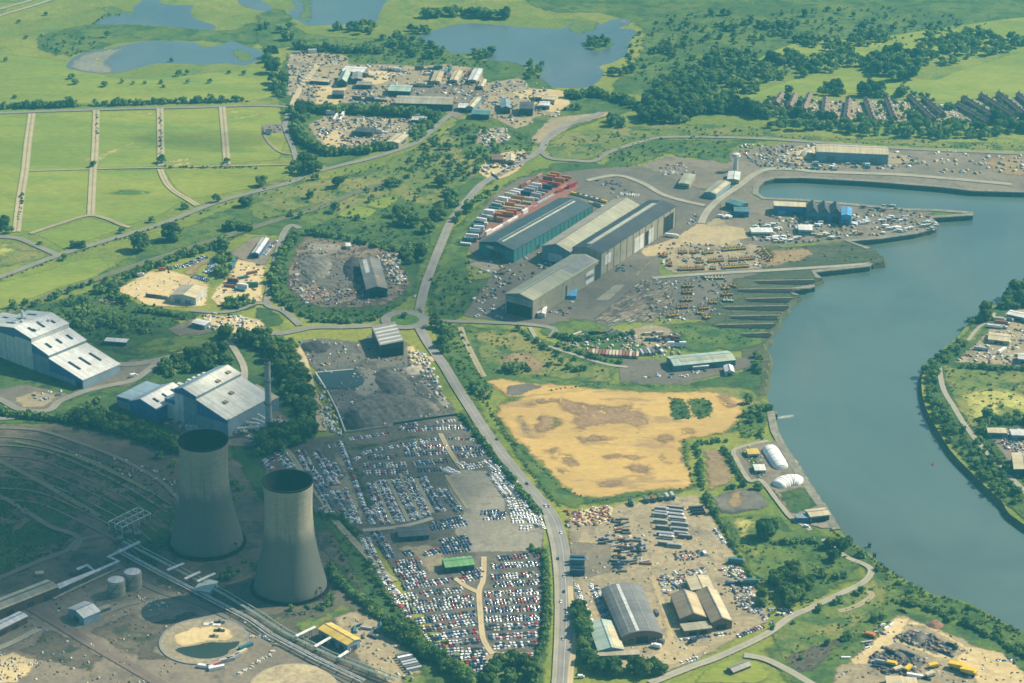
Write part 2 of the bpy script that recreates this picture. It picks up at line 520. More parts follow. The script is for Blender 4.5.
tag(cope.build('quay_coping',land('coping',(0.20,0.19,0.15),(0.25,0.23,0.18),(0.13,0.13,0.10),s1=0.03,s2=0.1)),kind='structure')
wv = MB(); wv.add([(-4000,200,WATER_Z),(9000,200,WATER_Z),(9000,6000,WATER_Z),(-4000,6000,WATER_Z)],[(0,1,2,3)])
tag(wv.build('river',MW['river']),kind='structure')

# ------------------------------------------------------------------ land cover laid over the ground
def closed_spline(pts,k=6):
    n = len(pts); out = []
    for i in range(n):
        p0,p1,p2,p3 = pts[i - 1],pts[i],pts[(i + 1) % n],pts[(i + 2) % n]
        for j in range(k):
            t_ = j / k
            out.append(0.5 * ((2 * p1) + (-p0 + p2) * t_ + (2 * p0 - 5 * p1 + 4 * p2 - p3) * t_ ** 2 + (-p0 + 3 * p1 - 3 * p2 + p3) * t_ ** 3))
    return out
LAYER = {'z': 0.05}
def nz():
    LAYER['z'] += 0.004
    return LAYER['z']
def patch(name,mat,pts,smooth=False,cell=None,z=None,margin=8.0,clip=False,hfun=None,kind='structure'):
    w = W(pts)
    if smooth: w = closed_spline(w)
    if not isinstance(mat,str) and hfun is None and mat in MW.values():
        zz = nz() if z is None else z
        w = closed_spline(w,4)
        mb = MB(); mb.add([(p.x,p.y,zz) for p in w],[tuple(range(len(w)))])
        return tag(mb.build(name,mat),kind=kind)
    A = np.array([(p.x,p.y) for p in w])
    B = np.roll(A,-1,axis=0)
    mn,mx = A.min(0) - margin,A.max(0) + margin
    size = max(mx - mn)
    if cell is None: cell = min(14.0,max(2.5,size / 110))
    nx,ny = int((mx[0] - mn[0]) / cell) + 2,int((mx[1] - mn[1]) / cell) + 2
    gx = mn[0] + np.arange(nx) * cell; gy = mn[1] + np.arange(ny) * cell
    X,Y = np.meshgrid(gx,gy)
    X,Y = X.ravel(),Y.ravel()
    D = np.full(X.shape,1e9); IN = np.zeros(X.shape,bool)
    for a,b in zip(A,B):
        e = b - a; L2 = (e ** 2).sum() + 1e-9
        t_ = np.clip(((X - a[0]) * e[0] + (Y - a[1]) * e[1]) / L2,0,1)
        D = np.minimum(D,np.hypot(X - a[0] - t_ * e[0],Y - a[1] - t_ * e[1]))
        cnd = (a[1] > Y) != (b[1] > Y)
        xx = a[0] + (Y - a[1]) * e[0] / (e[1] if abs(e[1]) > 1e-9 else 1e-9)
        IN ^= cnd & (X < xx)
    D = np.where(IN,D,-D)
    idx = np.arange(nx * ny).reshape(ny,nx)
    Q = np.stack([idx[:-1,:-1],idx[:-1,1:],idx[1:,1:],idx[1:,:-1]],-1).reshape(-1,4)
    keepq = (D[Q] > -margin).any(1)
    Q = Q[keepq]
    if clip:
        cx,cy = X[Q].mean(1),Y[Q].mean(1); inr = np.zeros(cx.shape,bool)
        for a,b in zip(rpts,rpts[1:] + rpts[:1]):
            if a.y != b.y: inr ^= ((a.y > cy) != (b.y > cy)) & (cx < a.x + (cy - a.y) * (b.x - a.x) / (b.y - a.y))
        Q = Q[~inr]
    used,inv = np.unique(Q,return_inverse=True)
    Q = inv.reshape(-1,4)
    zz = nz() if z is None else z
    ZZ = np.full(len(used),zz)
    if hfun is not None: ZZ = zz + hfun(X[used],Y[used],D[used])
    V = np.stack([X[used],Y[used],ZZ],-1)
    me = np_mesh(name,V,Q,ML[mat] if isinstance(mat,str) else mat,smooth=hfun is not None)
    at = me.attributes.new('edge','FLOAT','POINT')
    at.data.foreach_set('value',D[used].astype(np.float32))
    o = link(name,me)
    if kind: tag(o,kind=kind)
    return o
def open_spline(pts,k=6):
    out = []
    n = len(pts)
    for i in range(n - 1):
        p0,p1,p2,p3 = pts[max(i - 1,0)],pts[i],pts[i + 1],pts[min(i + 2,n - 1)]
        for j in range(k):
            t_ = j / k
            out.append(0.5 * ((2 * p1) + (-p0 + p2) * t_ + (2 * p0 - 5 * p1 + 4 * p2 - p3) * t_ ** 2 + (-p0 + 3 * p1 - 3 * p2 + p3) * t_ ** 3))
    out.append(pts[-1])
    return out
def road_mat(name,base,edge,rough=0.9,worn=0.35,ragged=False,centre=0.0):
    m,t = newmat(name)
    at = t.nodes.new('ShaderNodeAttribute'); at.attribute_name = 'across'
    u = at.outputs['Fac']
    p = pos(t)
    n1 = noise(t,p,0.05,4,0.65); n2 = noise(t,p,0.4,3,0.7)
    a = math_(t,'ABSOLUTE',u)
    k = mixc(t,ramp(t,n1,0.3,0.7),tuple(x * 0.85 for x in base),tuple(x * 1.15 for x in base))
    track = math_(t,'MULTIPLY',ramp(t,math_(t,'ABSOLUTE',math_(t,'SUBTRACT',a,0.5)),0.28,0.05),worn)
    k = mixc(t,track,k,tuple(min(1,x * 1.35) for x in base))
    ee = math_(t,'ADD',a,math_(t,'MULTIPLY',math_(t,'SUBTRACT',n1,0.5),0.35))
    k = mixc(t,ramp(t,ee,0.80,0.93),k,edge)
    if centre: k = mixc(t,math_(t,'MULTIPLY',ramp(t,a,0.12,0.03),centre),k,(0.1,0.14,0.04))
    al = None
    if ragged:
        al = ramp(t,math_(t,'ADD',a,math_(t,'MULTIPLY',math_(t,'SUBTRACT',n2,0.5),0.5)),1.0,0.86)
    finish(t,k,rough,0.25,al)
    return m
MR = dict(
    road=road_mat('road_surface',(0.215,0.205,0.185),(0.30,0.27,0.20),centre=0.0),
    minor=road_mat('minor_road_surface',(0.205,0.195,0.170),(0.26,0.25,0.15)),
    track=road_mat('track_surface',(0.30,0.255,0.165),(0.24,0.25,0.10),ragged=True,centre=0.4),
    lane=road_mat('lane_surface',(0.36,0.305,0.185),(0.30,0.27,0.12),ragged=True,centre=0.9),
    sandy=road_mat('sandy_surface',(0.42,0.34,0.20),(0.38,0.31,0.17),ragged=True),
    redroad=road_mat('red_road_surface',(0.155,0.120,0.100),(0.17,0.15,0.12)),
    rail=road_mat('old_trackbed',(0.13,0.135,0.075),(0.085,0.13,0.04),ragged=True),
    cindertrack=road_mat('cinder_track',(0.135,0.124,0.102),(0.11,0.105,0.08),ragged=True),
    path=road_mat('path_surface',(0.30,0.28,0.215),(0.25,0.24,0.155),ragged=True),
)
def ribbon(name,mat,pts,width,z=None,k=6,kind='structure'):
    w = open_spline(W(pts),k)
    zz = nz() if z is None else z
    vs,ac = [],[]
    wl = width if isinstance(width,(list,tuple)) else [width,width]
    for i,p in enumerate(w):
        t_ = w[min(i + 1,len(w) - 1)] - w[max(i - 1,0)]
        t_.z = 0; t_.normalize()
        nn = Vector((-t_.y,t_.x,0))
        f = i / max(1,len(w) - 1)
        hw = 0.41 * (wl[0] + (wl[-1] - wl[0]) * f)
        for s in (-1,-0.5,0,0.5,1):
            q = p + nn * hw * s
            vs.append((q.x,q.y,zz)); ac.append(s)
    F = np.array([(i * 5 + j,i * 5 + j + 1,i * 5 + j + 6,i * 5 + j + 5) for i in range(len(w) - 1) for j in range(4)])
    me = np_mesh(name,np.array(vs),F,MR[mat] if isinstance(mat,str) else mat)
    at = me.attributes.new('across','FLOAT','POINT')
    at.data.foreach_set('value',np.array(ac,np.float32))
    return tag(link(name,me),kind=kind)

# --- far marshes and the ponds
patch('rough_grass','rough',T(0,0,(380,95),(600,100),(900,120),(1023,90),(1023,190),(800,165),(500,170),(430,190),(300,220),(170,210),(140,160),(200,130)),True)
patch('rough_grass','rough',[(500,-25),(560,-20),(700,-10),(900,-30),(1040,-10),(1040,45),(960,40),(880,45),(800,60),(720,90),(660,95),(610,90),(634,60),(640,30),(600,14),(540,10)],True)
patch('rough_grass','rough',T(1,0,(0,60),(120,40),(200,130),(480,150),(640,130),(760,200),(960,260),(1023,290),(900,270),(640,240),(380,250),(160,190),(20,200)),True)
patch('field','field',[(-60,55),(60,60),(120,78),(220,72),(266,66),(268,98),(100,103),(-60,108)],True)
patch('field','field',[(756,60),(800,42),(870,38),(960,25),(1040,18),(1040,50),(900,55),(790,58)],True)
patch('field','field',[(735,100),(790,80),(850,66),(880,68),(930,80),(960,70),(1040,50),(1040,92),(960,104),(900,100),(860,94),(800,92),(760,98)],True)
patch('reed_bed','reed',T(0,0,(372,96),(425,55),(398,38),(445,22),(500,42),(545,55),(470,80),(430,95)),True)
patch('pond',MW['pond'],T(0,0,(375,92),(430,70),(490,55),(545,55),(530,35),(560,8),(590,-30),(625,-20),(645,12),(700,20),(770,22),(762,45),(780,75),(855,100),(855,118),(800,118),(700,108),(600,100),(500,97),(420,98)),z=nz())
patch('pond',MW['pond'],T(0,0,(265,268),(290,232),(350,207),(440,192),(500,180),(590,164),(700,165),(780,170),(812,187),(880,180),(925,163),(975,182),(1050,207),(1048,228),(990,260),(900,252),(830,258),(740,255),(640,252),(580,264),(500,284),(440,294),(350,290),(300,280)))
patch('mud_flat','mud',T(0,0,(262,268),(290,234),(350,208),(440,195),(500,190),(470,220),(440,250),(470,275),(440,296),(350,292),(296,282)),True)
patch('mud_flat','drystreak',T(0,0,(358,245),(380,215),(430,196),(480,198),(440,215),(420,230),(415,248),(380,252)),True)
patch('reed_bed','reed',T(0,0,(925,205),(960,200),(1023,215),(1020,235),(960,245),(935,225)),True)
patch('pond',MW['pond'],[(246,-8),(262,1),(272,7),(268,11),(256,10),(238,2)])
patch('pond',MW['pond'],T(1,0,(150,-40),(530,-40),(510,20),(490,60),(480,85),(400,95),(300,100),(205,101),(182,86),(152,75),(130,45),(162,25)))
patch('reed_bed','reed',T(1,0,(150,-20),(215,-20),(225,40),(222,85),(195,85),(170,60),(190,30)),True)
patch('pond',MW['pond'],T(1,0,(640,150),(720,120),(780,102),(860,93),(940,98),(1023,105),(1124,113),(1222,114),(1250,100),(1300,92),(1352,90),(1375,99),(1425,78),(1490,76),(1492,98),(1450,113),(1520,124),(1488,175),(1482,215),(1432,247),(1372,266),(1392,290),(1362,330),(1312,350),(1222,350),(1122,345),(1102,330),(1142,290),(1132,268),(1023,255),(950,245),(870,216),(800,215),(740,195)))
patch('pond_island','reed',T(2,0,(283,180),(300,160),(350,148),(400,165),(402,182),(370,200),(320,205)),True)
patch('mud_flat','mud',T(2,0,(400,84),(440,76),(472,80),(474,98),(445,96),(425,90)),True)
patch('reed_bed','reed',T(2,0,(235,100),(300,85),(350,90),(335,115),(280,135),(230,125)),True)
patch('pond',MW['pond'],T(1,0,(-20,200),(15,203),(28,216),(10,232),(-20,230)))
# --- fields and lanes to the left
patch('field','field',[(-60,113),(32,112),(16,232),(-60,240)])
patch('field','field',[(32,112),(96,111),(92,172),(88,214),(32,234),(18,230)])
patch('field','field',[(97,111),(160,110),(160,167),(92,169)])
patch('field','field',[(92,171),(161,170),(172,190),(186,200),(160,216),(128,226),(91,215)])
patch('field','field',[(161,110),(222,107),(225,165),(162,166)])
patch('field','field',[(162,169),(225,168),(300,165),(300,172),(256,188),(190,200),(174,188)])
patch('field','field',[(223,107),(286,106),(290,130),(280,160),(226,165)])
patch('field','field',[(36,235),(88,217),(126,228),(64,250)])
patch('field','scrubland',[(-60,243),(18,241),(54,256),(-60,282)])
patch('field','field',[(-60,300),(40,272),(70,262),(100,258),(108,272),(60,288),(10,306),(-60,320)],True)
patch('dry_grass','drystreak',T(0,0,(320,640),(420,600),(600,535),(610,550),(480,610),(380,660)),True)
patch('dry_grass','drystreak',T(0,0,(900,440),(1023,435),(1060,450),(1023,480),(910,475)),True)
patch('dry_grass','drystreak',T(0,0,(430,450),(600,440),(620,465),(450,470)),True)
patch('dry_grass','drystreak',T(0,0,(670,640),(770,625),(780,665),(680,670)),True)
patch('dry_grass','drystreak',T(0,1,(0,290),(60,290),(80,320),(10,345),(-60,340)),True)
patch('dry_grass','drystreak',T(0,1,(280,380),(390,375),(440,395),(400,405),(300,395)),True)
patch('rough_grass','greenstreak',T(0,1,(420,90),(500,72),(620,80),(600,95),(500,105)),True)
# --- rough land between the roads
patch('rough_grass','rough',[(170,232),(215,212),(300,185),(370,168),(440,150),(455,118),(500,122),(540,140),(520,168),(480,190),(450,225),(430,265),(420,300),(300,238),(250,235),(180,250),(110,280),(60,295)])
patch('scrub_land','scrubland',T(1,1,(0,60),(220,30),(420,20),(620,-60),(860,-60),(900,0),(760,120),(640,130),(520,110),(430,160),(330,180),(260,130),(0,200)),True)
patch('scrub_land','scrubland',T(1,0,(700,560),(760,530),(830,560),(800,660),(640,720),(560,690),(520,640)),True)
patch('field','field',T(1,1,(325,178),(350,155),(400,140),(475,152),(480,165),(440,190),(390,188)),True)
patch('field','field',T(1,1,(440,135),(470,115),(560,100),(570,115),(530,145),(490,150)),True)
patch('rough_grass','verge',T(1,1,(230,240),(300,190),(380,205),(560,215),(680,235),(700,300),(640,340),(560,310),(420,280),(310,255)),True)
patch('rough_grass','verge',T(1,1,(140,225),(190,245),(230,250),(560,310),(690,300),(660,380),(650,420),(640,480),(590,530),(480,600),(380,612),(240,608),(150,570),(55,510),(70,380),(110,280)),False)
patch('rough_grass','verge',T(1,1,(840,180),(900,150),(850,250),(830,340),(850,430),(950,430),(820,590),(700,590),(680,500),(685,420),(740,330),(780,240)),True)
patch('rough_grass','verge',T(0,1,(0,600),(120,540),(400,470),(520,420),(680,330),(900,250),(1010,240),(900,290),(840,300),(740,330),(560,420),(460,475),(560,530),(680,550),(820,570),(760,600),(700,600),(620,660),(500,690),(300,690),(200,590),(0,640)),False)
patch('works_land','verge',[(-60,330),(40,318),(160,330),(200,345),(250,345),(300,345),(320,430),(300,470),(262,505),(240,470),(180,446),(60,425),(-60,425)])
patch('rough_grass','dark',[(225,440),(262,436),(300,450),(280,480),(262,505),(240,475)],True)
patch('rough_grass','dark',[(0,318),(55,316),(90,312),(140,318),(185,330),(160,352),(120,355),(80,340),(40,320)],True)
patch('rough_grass','rough',T(1,1,(690,430),(715,350),(780,230),(860,150),(1010,40),(1120,-10),(1190,-10),(1160,40),(1000,130),(900,230),(850,330),(860,420),(800,600),(700,600)))
patch('rough_grass','verge',[(128,318),(190,324),(250,335),(250,342),(150,356),(120,345)],True)
patch('rough_grass','verge',T(0,1,(880,545),(960,515),(1023,510),(1023,545),(960,560)),True)
patch('rough_grass','verge',T(1,1,(0,548),(60,552),(110,590),(100,615),(40,625),(0,600)),True)
# --- top industrial estate, yards and dock land
patch('rough_grass','rough',[(286,52),(320,48),(420,55),(520,62),(560,92),(600,96),(640,110),(600,120),(560,135),(540,150),(500,125),(460,115),(430,130),(330,170),(290,150),(270,90)])
patch('estate_yard','yard',T(1,0,(125,215),(200,205),(300,205),(370,225),(380,258),(520,255),(640,265),(760,255),(905,275),(920,330),(1060,310),(1100,350),(1240,370),(1215,460),(1120,470),(1090,500),(1040,520),(940,470),(820,455),(740,440),(560,440),(440,410),(220,420),(160,410),(120,380)))
patch('estate_yard','yard',T(1,0,(200,500),(290,455),(420,465),(600,475),(690,470),(700,500),(660,520),(610,530),(590,585),(520,560),(450,590),(340,620),(290,610),(240,560)))
patch('estate_ground','sand',T(1,0,(240,340),(355,335),(370,350),(330,420),(235,415)))
patch('estate_ground','sand',T(1,0,(250,530),(330,520),(370,560),(340,610),(290,600)),True)
patch('estate_ground','sand',T(1,0,(430,290),(560,280),(520,330),(440,335)),True)
patch('estate_ground','grey',T(1,0,(640,340),(900,330),(930,400),(800,480),(740,440),(790,390),(560,385)))
patch('estate_ground','sand',T(2,0,(0,370),(120,355),(220,370),(230,420),(150,450),(60,400)),True)
patch('estate_ground','yard',T(2,0,(150,470),(390,445),(400,460),(250,500),(160,560),(100,580),(60,560)))
patch('estate_yard','yard',T(1,0,(880,520),(1000,510),(1020,560),(930,590),(870,570)))
patch('estate_yard','sand',T(1,0,(890,670),(960,620),(1060,600),(1090,630),(1040,690),(960,720),(900,700)),True)
patch('estate_yard','grey',T(1,0,(20,500),(130,490),(140,530),(20,535)))
patch('old_dock_land','grey',[(640,166),(668,156),(700,160),(740,150),(800,141),(860,146),(930,150),(1040,155),(1040,191),(973,190),(868,180.5),(775,177.5),(762,181),(756,188),(756,196),(766,199),(850,205.5),(905,210),(936,212),(933,218),(937,226),(915,233.5),(850,241),(768,246),(730,250),(700,243),(720,215),(720,195),(700,190),(650,190)])
patch('old_dock_land','yard',T(3,0,(40,610),(120,580),(200,575),(240,600),(480,605),(560,620),(600,650),(480,660),(360,660),(160,670),(20,650)))
patch('old_dock_land','sand',T(3,0,(90,610),(150,590),(195,580),(180,610),(130,640)),True)
patch('old_dock_land','brownp',T(3,0,(880,630),(960,615),(1080,620),(1080,700),(900,690)),True)
patch('rough_grass','rough',[(940,210.5),(972,212.8),(971,215.3),(933,217.8),(925,214)])
patch('rough_grass','rough',[(600,167),(612,152),(642,142),(662,139),(768,139.5),(768,141),(720,150),(700,160),(668,155),(640,165),(620,172)])
patch('rough_grass','verge',[(574,162),(594,162),(606,168),(590,178),(560,180),(548,165)],True)
patch('rough_grass','scrubland',T(2,0,(150,640),(130,580),(210,530),(420,510),(620,490),(860,500),(1040,520),(1040,545),(700,545),(520,558),(400,600),(330,640),(220,640)))
patch('rough_grass','rough',T(2,0,(700,560),(850,560),(880,650),(820,650),(640,620),(560,610)),True)
patch('rough_grass','scrubland',T(3,0,(-10,530),(300,550),(640,560),(900,570),(1080,580),(1080,608),(640,590),(300,570),(-10,548)))
patch('rough_grass','rough',T(2,1,(330,30),(360,-10),(500,0),(620,60),(760,70),(880,60),(860,100),(700,95),(560,60),(440,20)),True)
patch('shipyard','tarmac',[(470,228),(492,195),(520,178),(560,172),(600,168),(640,166),(690,185),(720,196),(722,214),(700,243),(660,250),(660,278),(745,262),(800,272),(745,285),(705,320),(640,318),(600,330),(560,332),(510,322),(470,318),(462,316),(480,290),(500,262),(478,260),(468,250)])
patch('container_yard','redyard',T(1,1,(900,250),(960,170),(1000,120),(1060,90),(1140,50),(1230,40),(1300,60),(1240,110),(1060,190),(880,290),(860,300)))
patch('shipyard_floor','yard',Z(460,180,4.267,(740,400),(850,310),(1000,215),(1100,150),(1130,170),(1200,240),(1210,290),(1100,300),(1010,305),(860,320),(800,370),(755,420)))
patch('shipyard_floor','sandtrack',Z(660,140,5.12,(20,520),(120,470),(220,410),(250,440),(380,440),(440,460),(460,500),(400,515),(330,540),(180,545),(80,570),(-60,600),(-100,560)),True)
patch('shipyard_floor','tarmac',Z(460,180,4.267,(30,350),(90,330),(200,380),(150,400)))
patch('shipyard_floor','concrete',Z(460,180,4.267,(30,360),(110,340),(190,375),(130,402)))
patch('shipyard_floor','concrete',Z(460,180,4.267,(570,515),(660,445),(715,445),(640,515)))
patch('shipyard_floor','scrapdirt',T(2,1,(310,600),(400,530),(520,440),(640,440),(650,540),(560,610)))
patch('machine_yard','yard',T(2,1,(590,330),(700,290),(820,300),(960,290),(1040,310),(1040,390),(760,405),(640,410),(590,380)))
patch('slipway','slipland',[(640,340),(640,326),(704,321),(712,305),(735,296),(732,280),(770,270),(775,250),(800,246),(850,241),(900,245),(895,262),(875,270),(830,278),(825,290),(805,298),(795,310),(786,322),(778,338),(768,350),(774,357),(772,380),(768,396),(745,396),(740,352)],cell=3.0,clip=True)
patch('slipway','slipland',T(3,1,(-30,300),(300,300),(420,305),(466,355),(460,372),(400,365),(200,385),(-30,402)))
patch('slipway','brownp',T(3,1,(-20,330),(100,310),(180,325),(160,350),(-20,390)),True)
patch('slipway','slipland',[(735,278),(822,278.5),(812,282.5),(815,287),(790,291),(798,296),(786,302),(789,308),(776,316),(780,322),(768,330),(770,337),(720,335),(705,322),(715,300)])
patch('slipway','slipland',T(2,1,(880,470),(1010,455),(1140,450),(1140,470),(890,500)))
patch('slipway','slipland',T(2,1,(870,540),(1060,535),(1060,560),(870,575)))
patch('slipway','slipland',T(2,1,(890,510),(1100,490),(1080,515),(900,535)))
patch('slipway','slipland',T(2,1,(850,580),(1050,575),(1040,600),(840,605)))
patch('rough_grass','rough',T(2,1,(640,610),(860,600),(1040,610),(1010,700),(900,720),(700,730),(640,690)))
patch('boat_shed_yard','tarmac',Z(640,320,6.206,(-130,410),(-140,250),(60,240),(180,260),(600,230),(700,240),(690,290),(560,330),(330,380),(320,412)))
patch('boat_shed_yard','yard',T(2,1,(250,650),(420,640),(560,610),(640,630),(660,700),(560,730),(380,715),(240,690)))
patch('rough_grass','verge',Z(640,320,6.206,(330,385),(560,335),(720,290),(760,280),(770,330),(740,440),(560,425),(330,412)),True)
patch('dry_bank','drystreak',Z(640,320,6.206,(770,210),(800,205),(800,260),(780,330),(765,400),(760,470),(730,440),(745,330),(770,260)),True)
patch('house_gardens','yard',T(3,0,(10,395),(200,402),(560,402),(640,410),(700,440),(740,425),(860,395),(1040,385),(1040,490),(900,500),(640,488),(200,478),(10,445)))
# --- scrap yard inside the ring road and plots by it
patch('scrapyard','scrapdirt',T(1,1,(190,260),(350,280),(480,300),(580,330),(570,380),(600,400),(620,450),(590,500),(530,535),(400,550),(280,550),(180,530),(120,470),(125,400),(160,300)))
patch('scrapyard','concrete',T(1,1,(200,285),(340,295),(345,325),(205,318)))
patch('scrapyard','spoil',T(1,1,(180,330),(330,350),(400,340),(420,420),(360,470),(240,460),(170,420)),True)
patch('plot','sand',Z(100,220,5.12,(70,365),(150,320),(250,265),(350,255),(450,285),(560,330),(545,445),(400,450),(240,440),(170,400)))
patch('plot','brownp',Z(100,220,5.12,(410,270),(520,200),(560,205),(540,230),(470,295)))
patch('plot','grey',Z(100,220,5.12,(660,170),(780,90),(830,85),(920,110),(850,230),(790,240),(700,195)))
patch('plot','sand',Z(100,220,5.12,(700,200),(780,215),(850,240),(840,330),(830,420),(600,440),(560,400),(600,340),(660,290)))
patch('plot','sand',Z(100,220,5.12,(520,490),(700,490),(830,510),(850,540),(780,570),(700,590),(600,560),(540,530)))
patch('plot','tarmac',Z(100,220,5.12,(340,560),(460,510),(540,540),(600,590),(560,640),(420,610)))
patch('plot','grey',Z(0,300,6.827,(640,-10),(820,0),(860,30),(720,35)))
patch('works_yard','tarmac',T(0,2,(-10,190),(100,170),(280,210),(300,190),(340,180),(470,110),(520,70),(600,70),(660,90),(520,180),(400,180),(340,200),(190,275),(60,270),(-10,230)))
patch('works_yard','yard',T(0,2,(50,225),(140,195),(250,210),(180,265),(90,265)))
patch('works_yard','tarmac',T(0,2,(660,330),(720,280),(820,320),(920,370),(1020,310),(1100,260),(1200,350),(1100,420),(900,420),(760,400)))
patch('lawn','rough',T(0,2,(520,190),(600,130),(660,95),(640,170),(560,210)),True)
patch('lawn','verge',T(0,2,(210,275),(320,195),(400,190),(540,210),(440,300),(300,300)),True)
patch('lawn','rough',T(0,2,(500,20),(640,-20),(900,-40),(940,-10),(720,40),(560,45)),True)
# --- marshalling ground and power station land, lower left
patch('old_sidings','cinder',[(-60,424),(60,424),(120,432),(180,445),(240,460),(262,500),(300,470),(335,500),(355,560),(400,640),(440,720),(-100,720)])
for q_ in ([(150,425),(300,460),(500,540),(700,640),(740,690),(640,690),(450,590),(280,500),(160,455)],[(140,500),(260,540),(420,600),(560,690),(380,700),(240,620),(150,540)],
           [(-20,480),(60,520),(200,600),(320,680),(340,760),(240,800),(60,880),(-20,930)],[(-20,640),(80,690),(260,760),(300,790),(180,860),(-20,960)],[(-20,400),(80,400),(300,440),(500,500),(420,500),(200,440),(-20,420)]):
    patch('overgrown_sidings','sidingscrub',T(0,2,*q_),True)
patch('overgrown_sidings','sidingscrub',[(100,505),(150,500),(178,520),(165,560),(150,575),(120,545),(100,525)],True)
patch('rough_grass','dark',T(1,3,(60,-10),(200,-10),(330,0),(420,100),(430,160),(560,350),(700,500),(860,640),(760,690),(620,560),(480,430),(330,300),(230,80)),False)
patch('spoil_strip','cinder',T(1,3,(230,90),(330,60),(400,120),(440,230),(560,380),(640,440),(560,440),(460,380),(330,230),(270,170)),True)
patch('power_station_yard','yard',T(1,3,(300,420),(400,390),(500,430),(560,500),(600,560),(680,620),(640,720),(560,720),(420,600),(360,540)))
patch('rough_grass','scrubland',T(1,3,(60,420),(200,430),(330,380),(400,390),(300,440),(200,490),(120,450)),True)
patch('lawn','scrubland',T(1,3,(590,650),(700,640),(780,690),(600,700)),True)
patch('power_station_yard','grey',T(0,3,(-20,330),(220,300),(480,200),(600,300),(760,330),(1000,440),(1200,560),(1500,700),(640,700),(-20,700)))
patch('power_station_yard','cinder',T(0,3,(340,480),(520,400),(600,440),(820,390),(660,500),(640,560),(700,600),(560,590)))
patch('power_station_yard','cinder',T(0,3,(60,560),(200,470),(330,510),(430,590),(360,640),(240,620)))
patch('broken_concrete','sand',T(0,3,(-20,580),(60,560),(160,600),(130,640),(60,690),(-20,690)))
patch('broken_concrete','mud',T(0,3,(550,350),(620,335),(700,360),(650,400),(580,395)))
patch('broken_concrete','mud',T(0,3,(490,425),(620,410),(660,425),(560,445)))
patch('spoil_yard','spoil',Z(260,330,5.12,(190,50),(350,40),(500,60),(760,60),(860,160),(900,220),(940,330),(1010,400),(1010,440),(680,490),(440,535),(380,400),(300,240),(230,160)))
patch('spoil_yard','tarmac',Z(260,330,5.12,(480,80),(570,20),(740,60),(740,150),(560,170)))
patch('spoil_yard','concrete',Z(260,330,5.12,(495,180),(600,210),(620,300),(540,350),(470,320),(540,250)))
patch('spoil_yard','sand',Z(260,330,5.12,(730,200),(850,180),(840,230),(740,230)),True)
patch('spoil_yard','sand',Z(260,330,5.12,(740,90),(790,80),(830,140),(900,130),(900,170),(780,180)))
patch('spoil_yard','concrete',Z(260,330,5.12,(800,250),(860,260),(980,380),(940,400),(860,320)))
patch('rough_grass','dark',Z(260,330,5.12,(-20,30),(160,50),(240,210),(300,400),(310,520),(200,600),(0,640),(-40,700),(-100,640),(0,560),(120,500),(200,440),(100,330),(60,200),(-100,60)))
patch('rough_grass','verge',Z(260,330,5.12,(255,230),(290,220),(340,310),(310,320)))
# --- breakers' yard car parks
patch('car_park','lot',Z(250,410,5.69,(60,320),(150,250),(260,190),(330,170),(430,150),(480,150),(560,140),(700,110),(880,70),(1030,30),(1178,40),(1252,102),(1343,200),(1450,324),(1576,500),(1655,610),(1672,740),(1690,1000),(1690,1300),(1560,1460),(1360,1470),(1130,1330),(960,1140),(840,960),(730,790),(600,680),(420,580),(350,560),(90,380)))
patch('car_park','concrete',Z(400,410,6.206,(270,420),(380,370),(540,380),(600,480),(660,570),(660,650),(780,690),(870,690),(900,760),(880,880),(420,890),(330,760),(390,640),(300,500)))
patch('car_park','yard',Z(250,410,5.69,(500,200),(560,340),(640,560),(690,680),(660,690),(560,540),(430,440),(540,380),(470,280)))
patch('car_park','yard',T(1,3,(540,140),(700,130),(760,160),(760,240),(680,250),(640,190)))
patch('car_park','yard',Z(380,500,3.733,(400,560),(470,570),(600,560),(600,575),(470,600),(420,640),(380,640)),True)
patch('rough_grass','dark',Z(400,410,6.206,(340,40),(390,-10),(470,90),(600,280),(760,470),(880,600),(870,660),(760,540),(640,370),(530,250),(450,140)),False)
patch('grass_strip','dark',Z(250,410,5.69,(490,60),(520,120),(580,260),(680,460),(740,660),(690,670),(640,560),(580,380),(520,220)),False)
patch('grass_strip','dark',Z(250,410,5.69,(560,215),(700,190),(870,150),(1030,135),(1030,160),(870,180),(700,215),(600,240)),False)
patch('verge','verge',T(2,3,(118,170),(150,170),(160,330),(155,500),(130,700),(60,700),(90,600),(110,400)),False)
patch('rough_grass','verge',T(1,3,(240,0),(340,20),(440,180),(520,320),(640,470),(780,590),(960,660),(1100,600),(1160,700),(700,720),(560,500),(430,330),(330,150)),False)
# --- fields between the main road and the river
patch('rough_grass','rough',[(431,325),(460,324),(520,328),(560,345),(600,352),(625,362),(615,385),(560,390),(500,386),(482,400),(500,440),(540,490),(560,512),(552,514),(520,474),(484,424),(462,394),(442,362)])
patch('rough_grass','scrubland',Z(440,320,5.12,(160,60),(260,45),(400,60),(520,130),(680,200),(890,250),(890,330),(700,320),(460,290),(260,280),(200,200)),False)
patch('bare_ground','brownp',Z(440,320,5.12,(300,190),(440,160),(520,200),(540,260),(460,270),(330,250)),True)
patch('rough_grass','rough',[(540,330),(585,318),(640,342),(640,352),(600,352),(560,342)],True)
patch('rough_grass','rough',[(600,380),(680,384),(760,386),(770,404),(775,420),(745,445),(735,430),(690,440),(690,475),(700,490),(650,500),(600,505),(570,510),(545,500),(510,450),(490,410),(520,390)])
patch('rough_grass','scrubland',[(700,388),(750,388),(762,400),(756,420),(735,432),(700,436),(690,420),(690,400)],True)
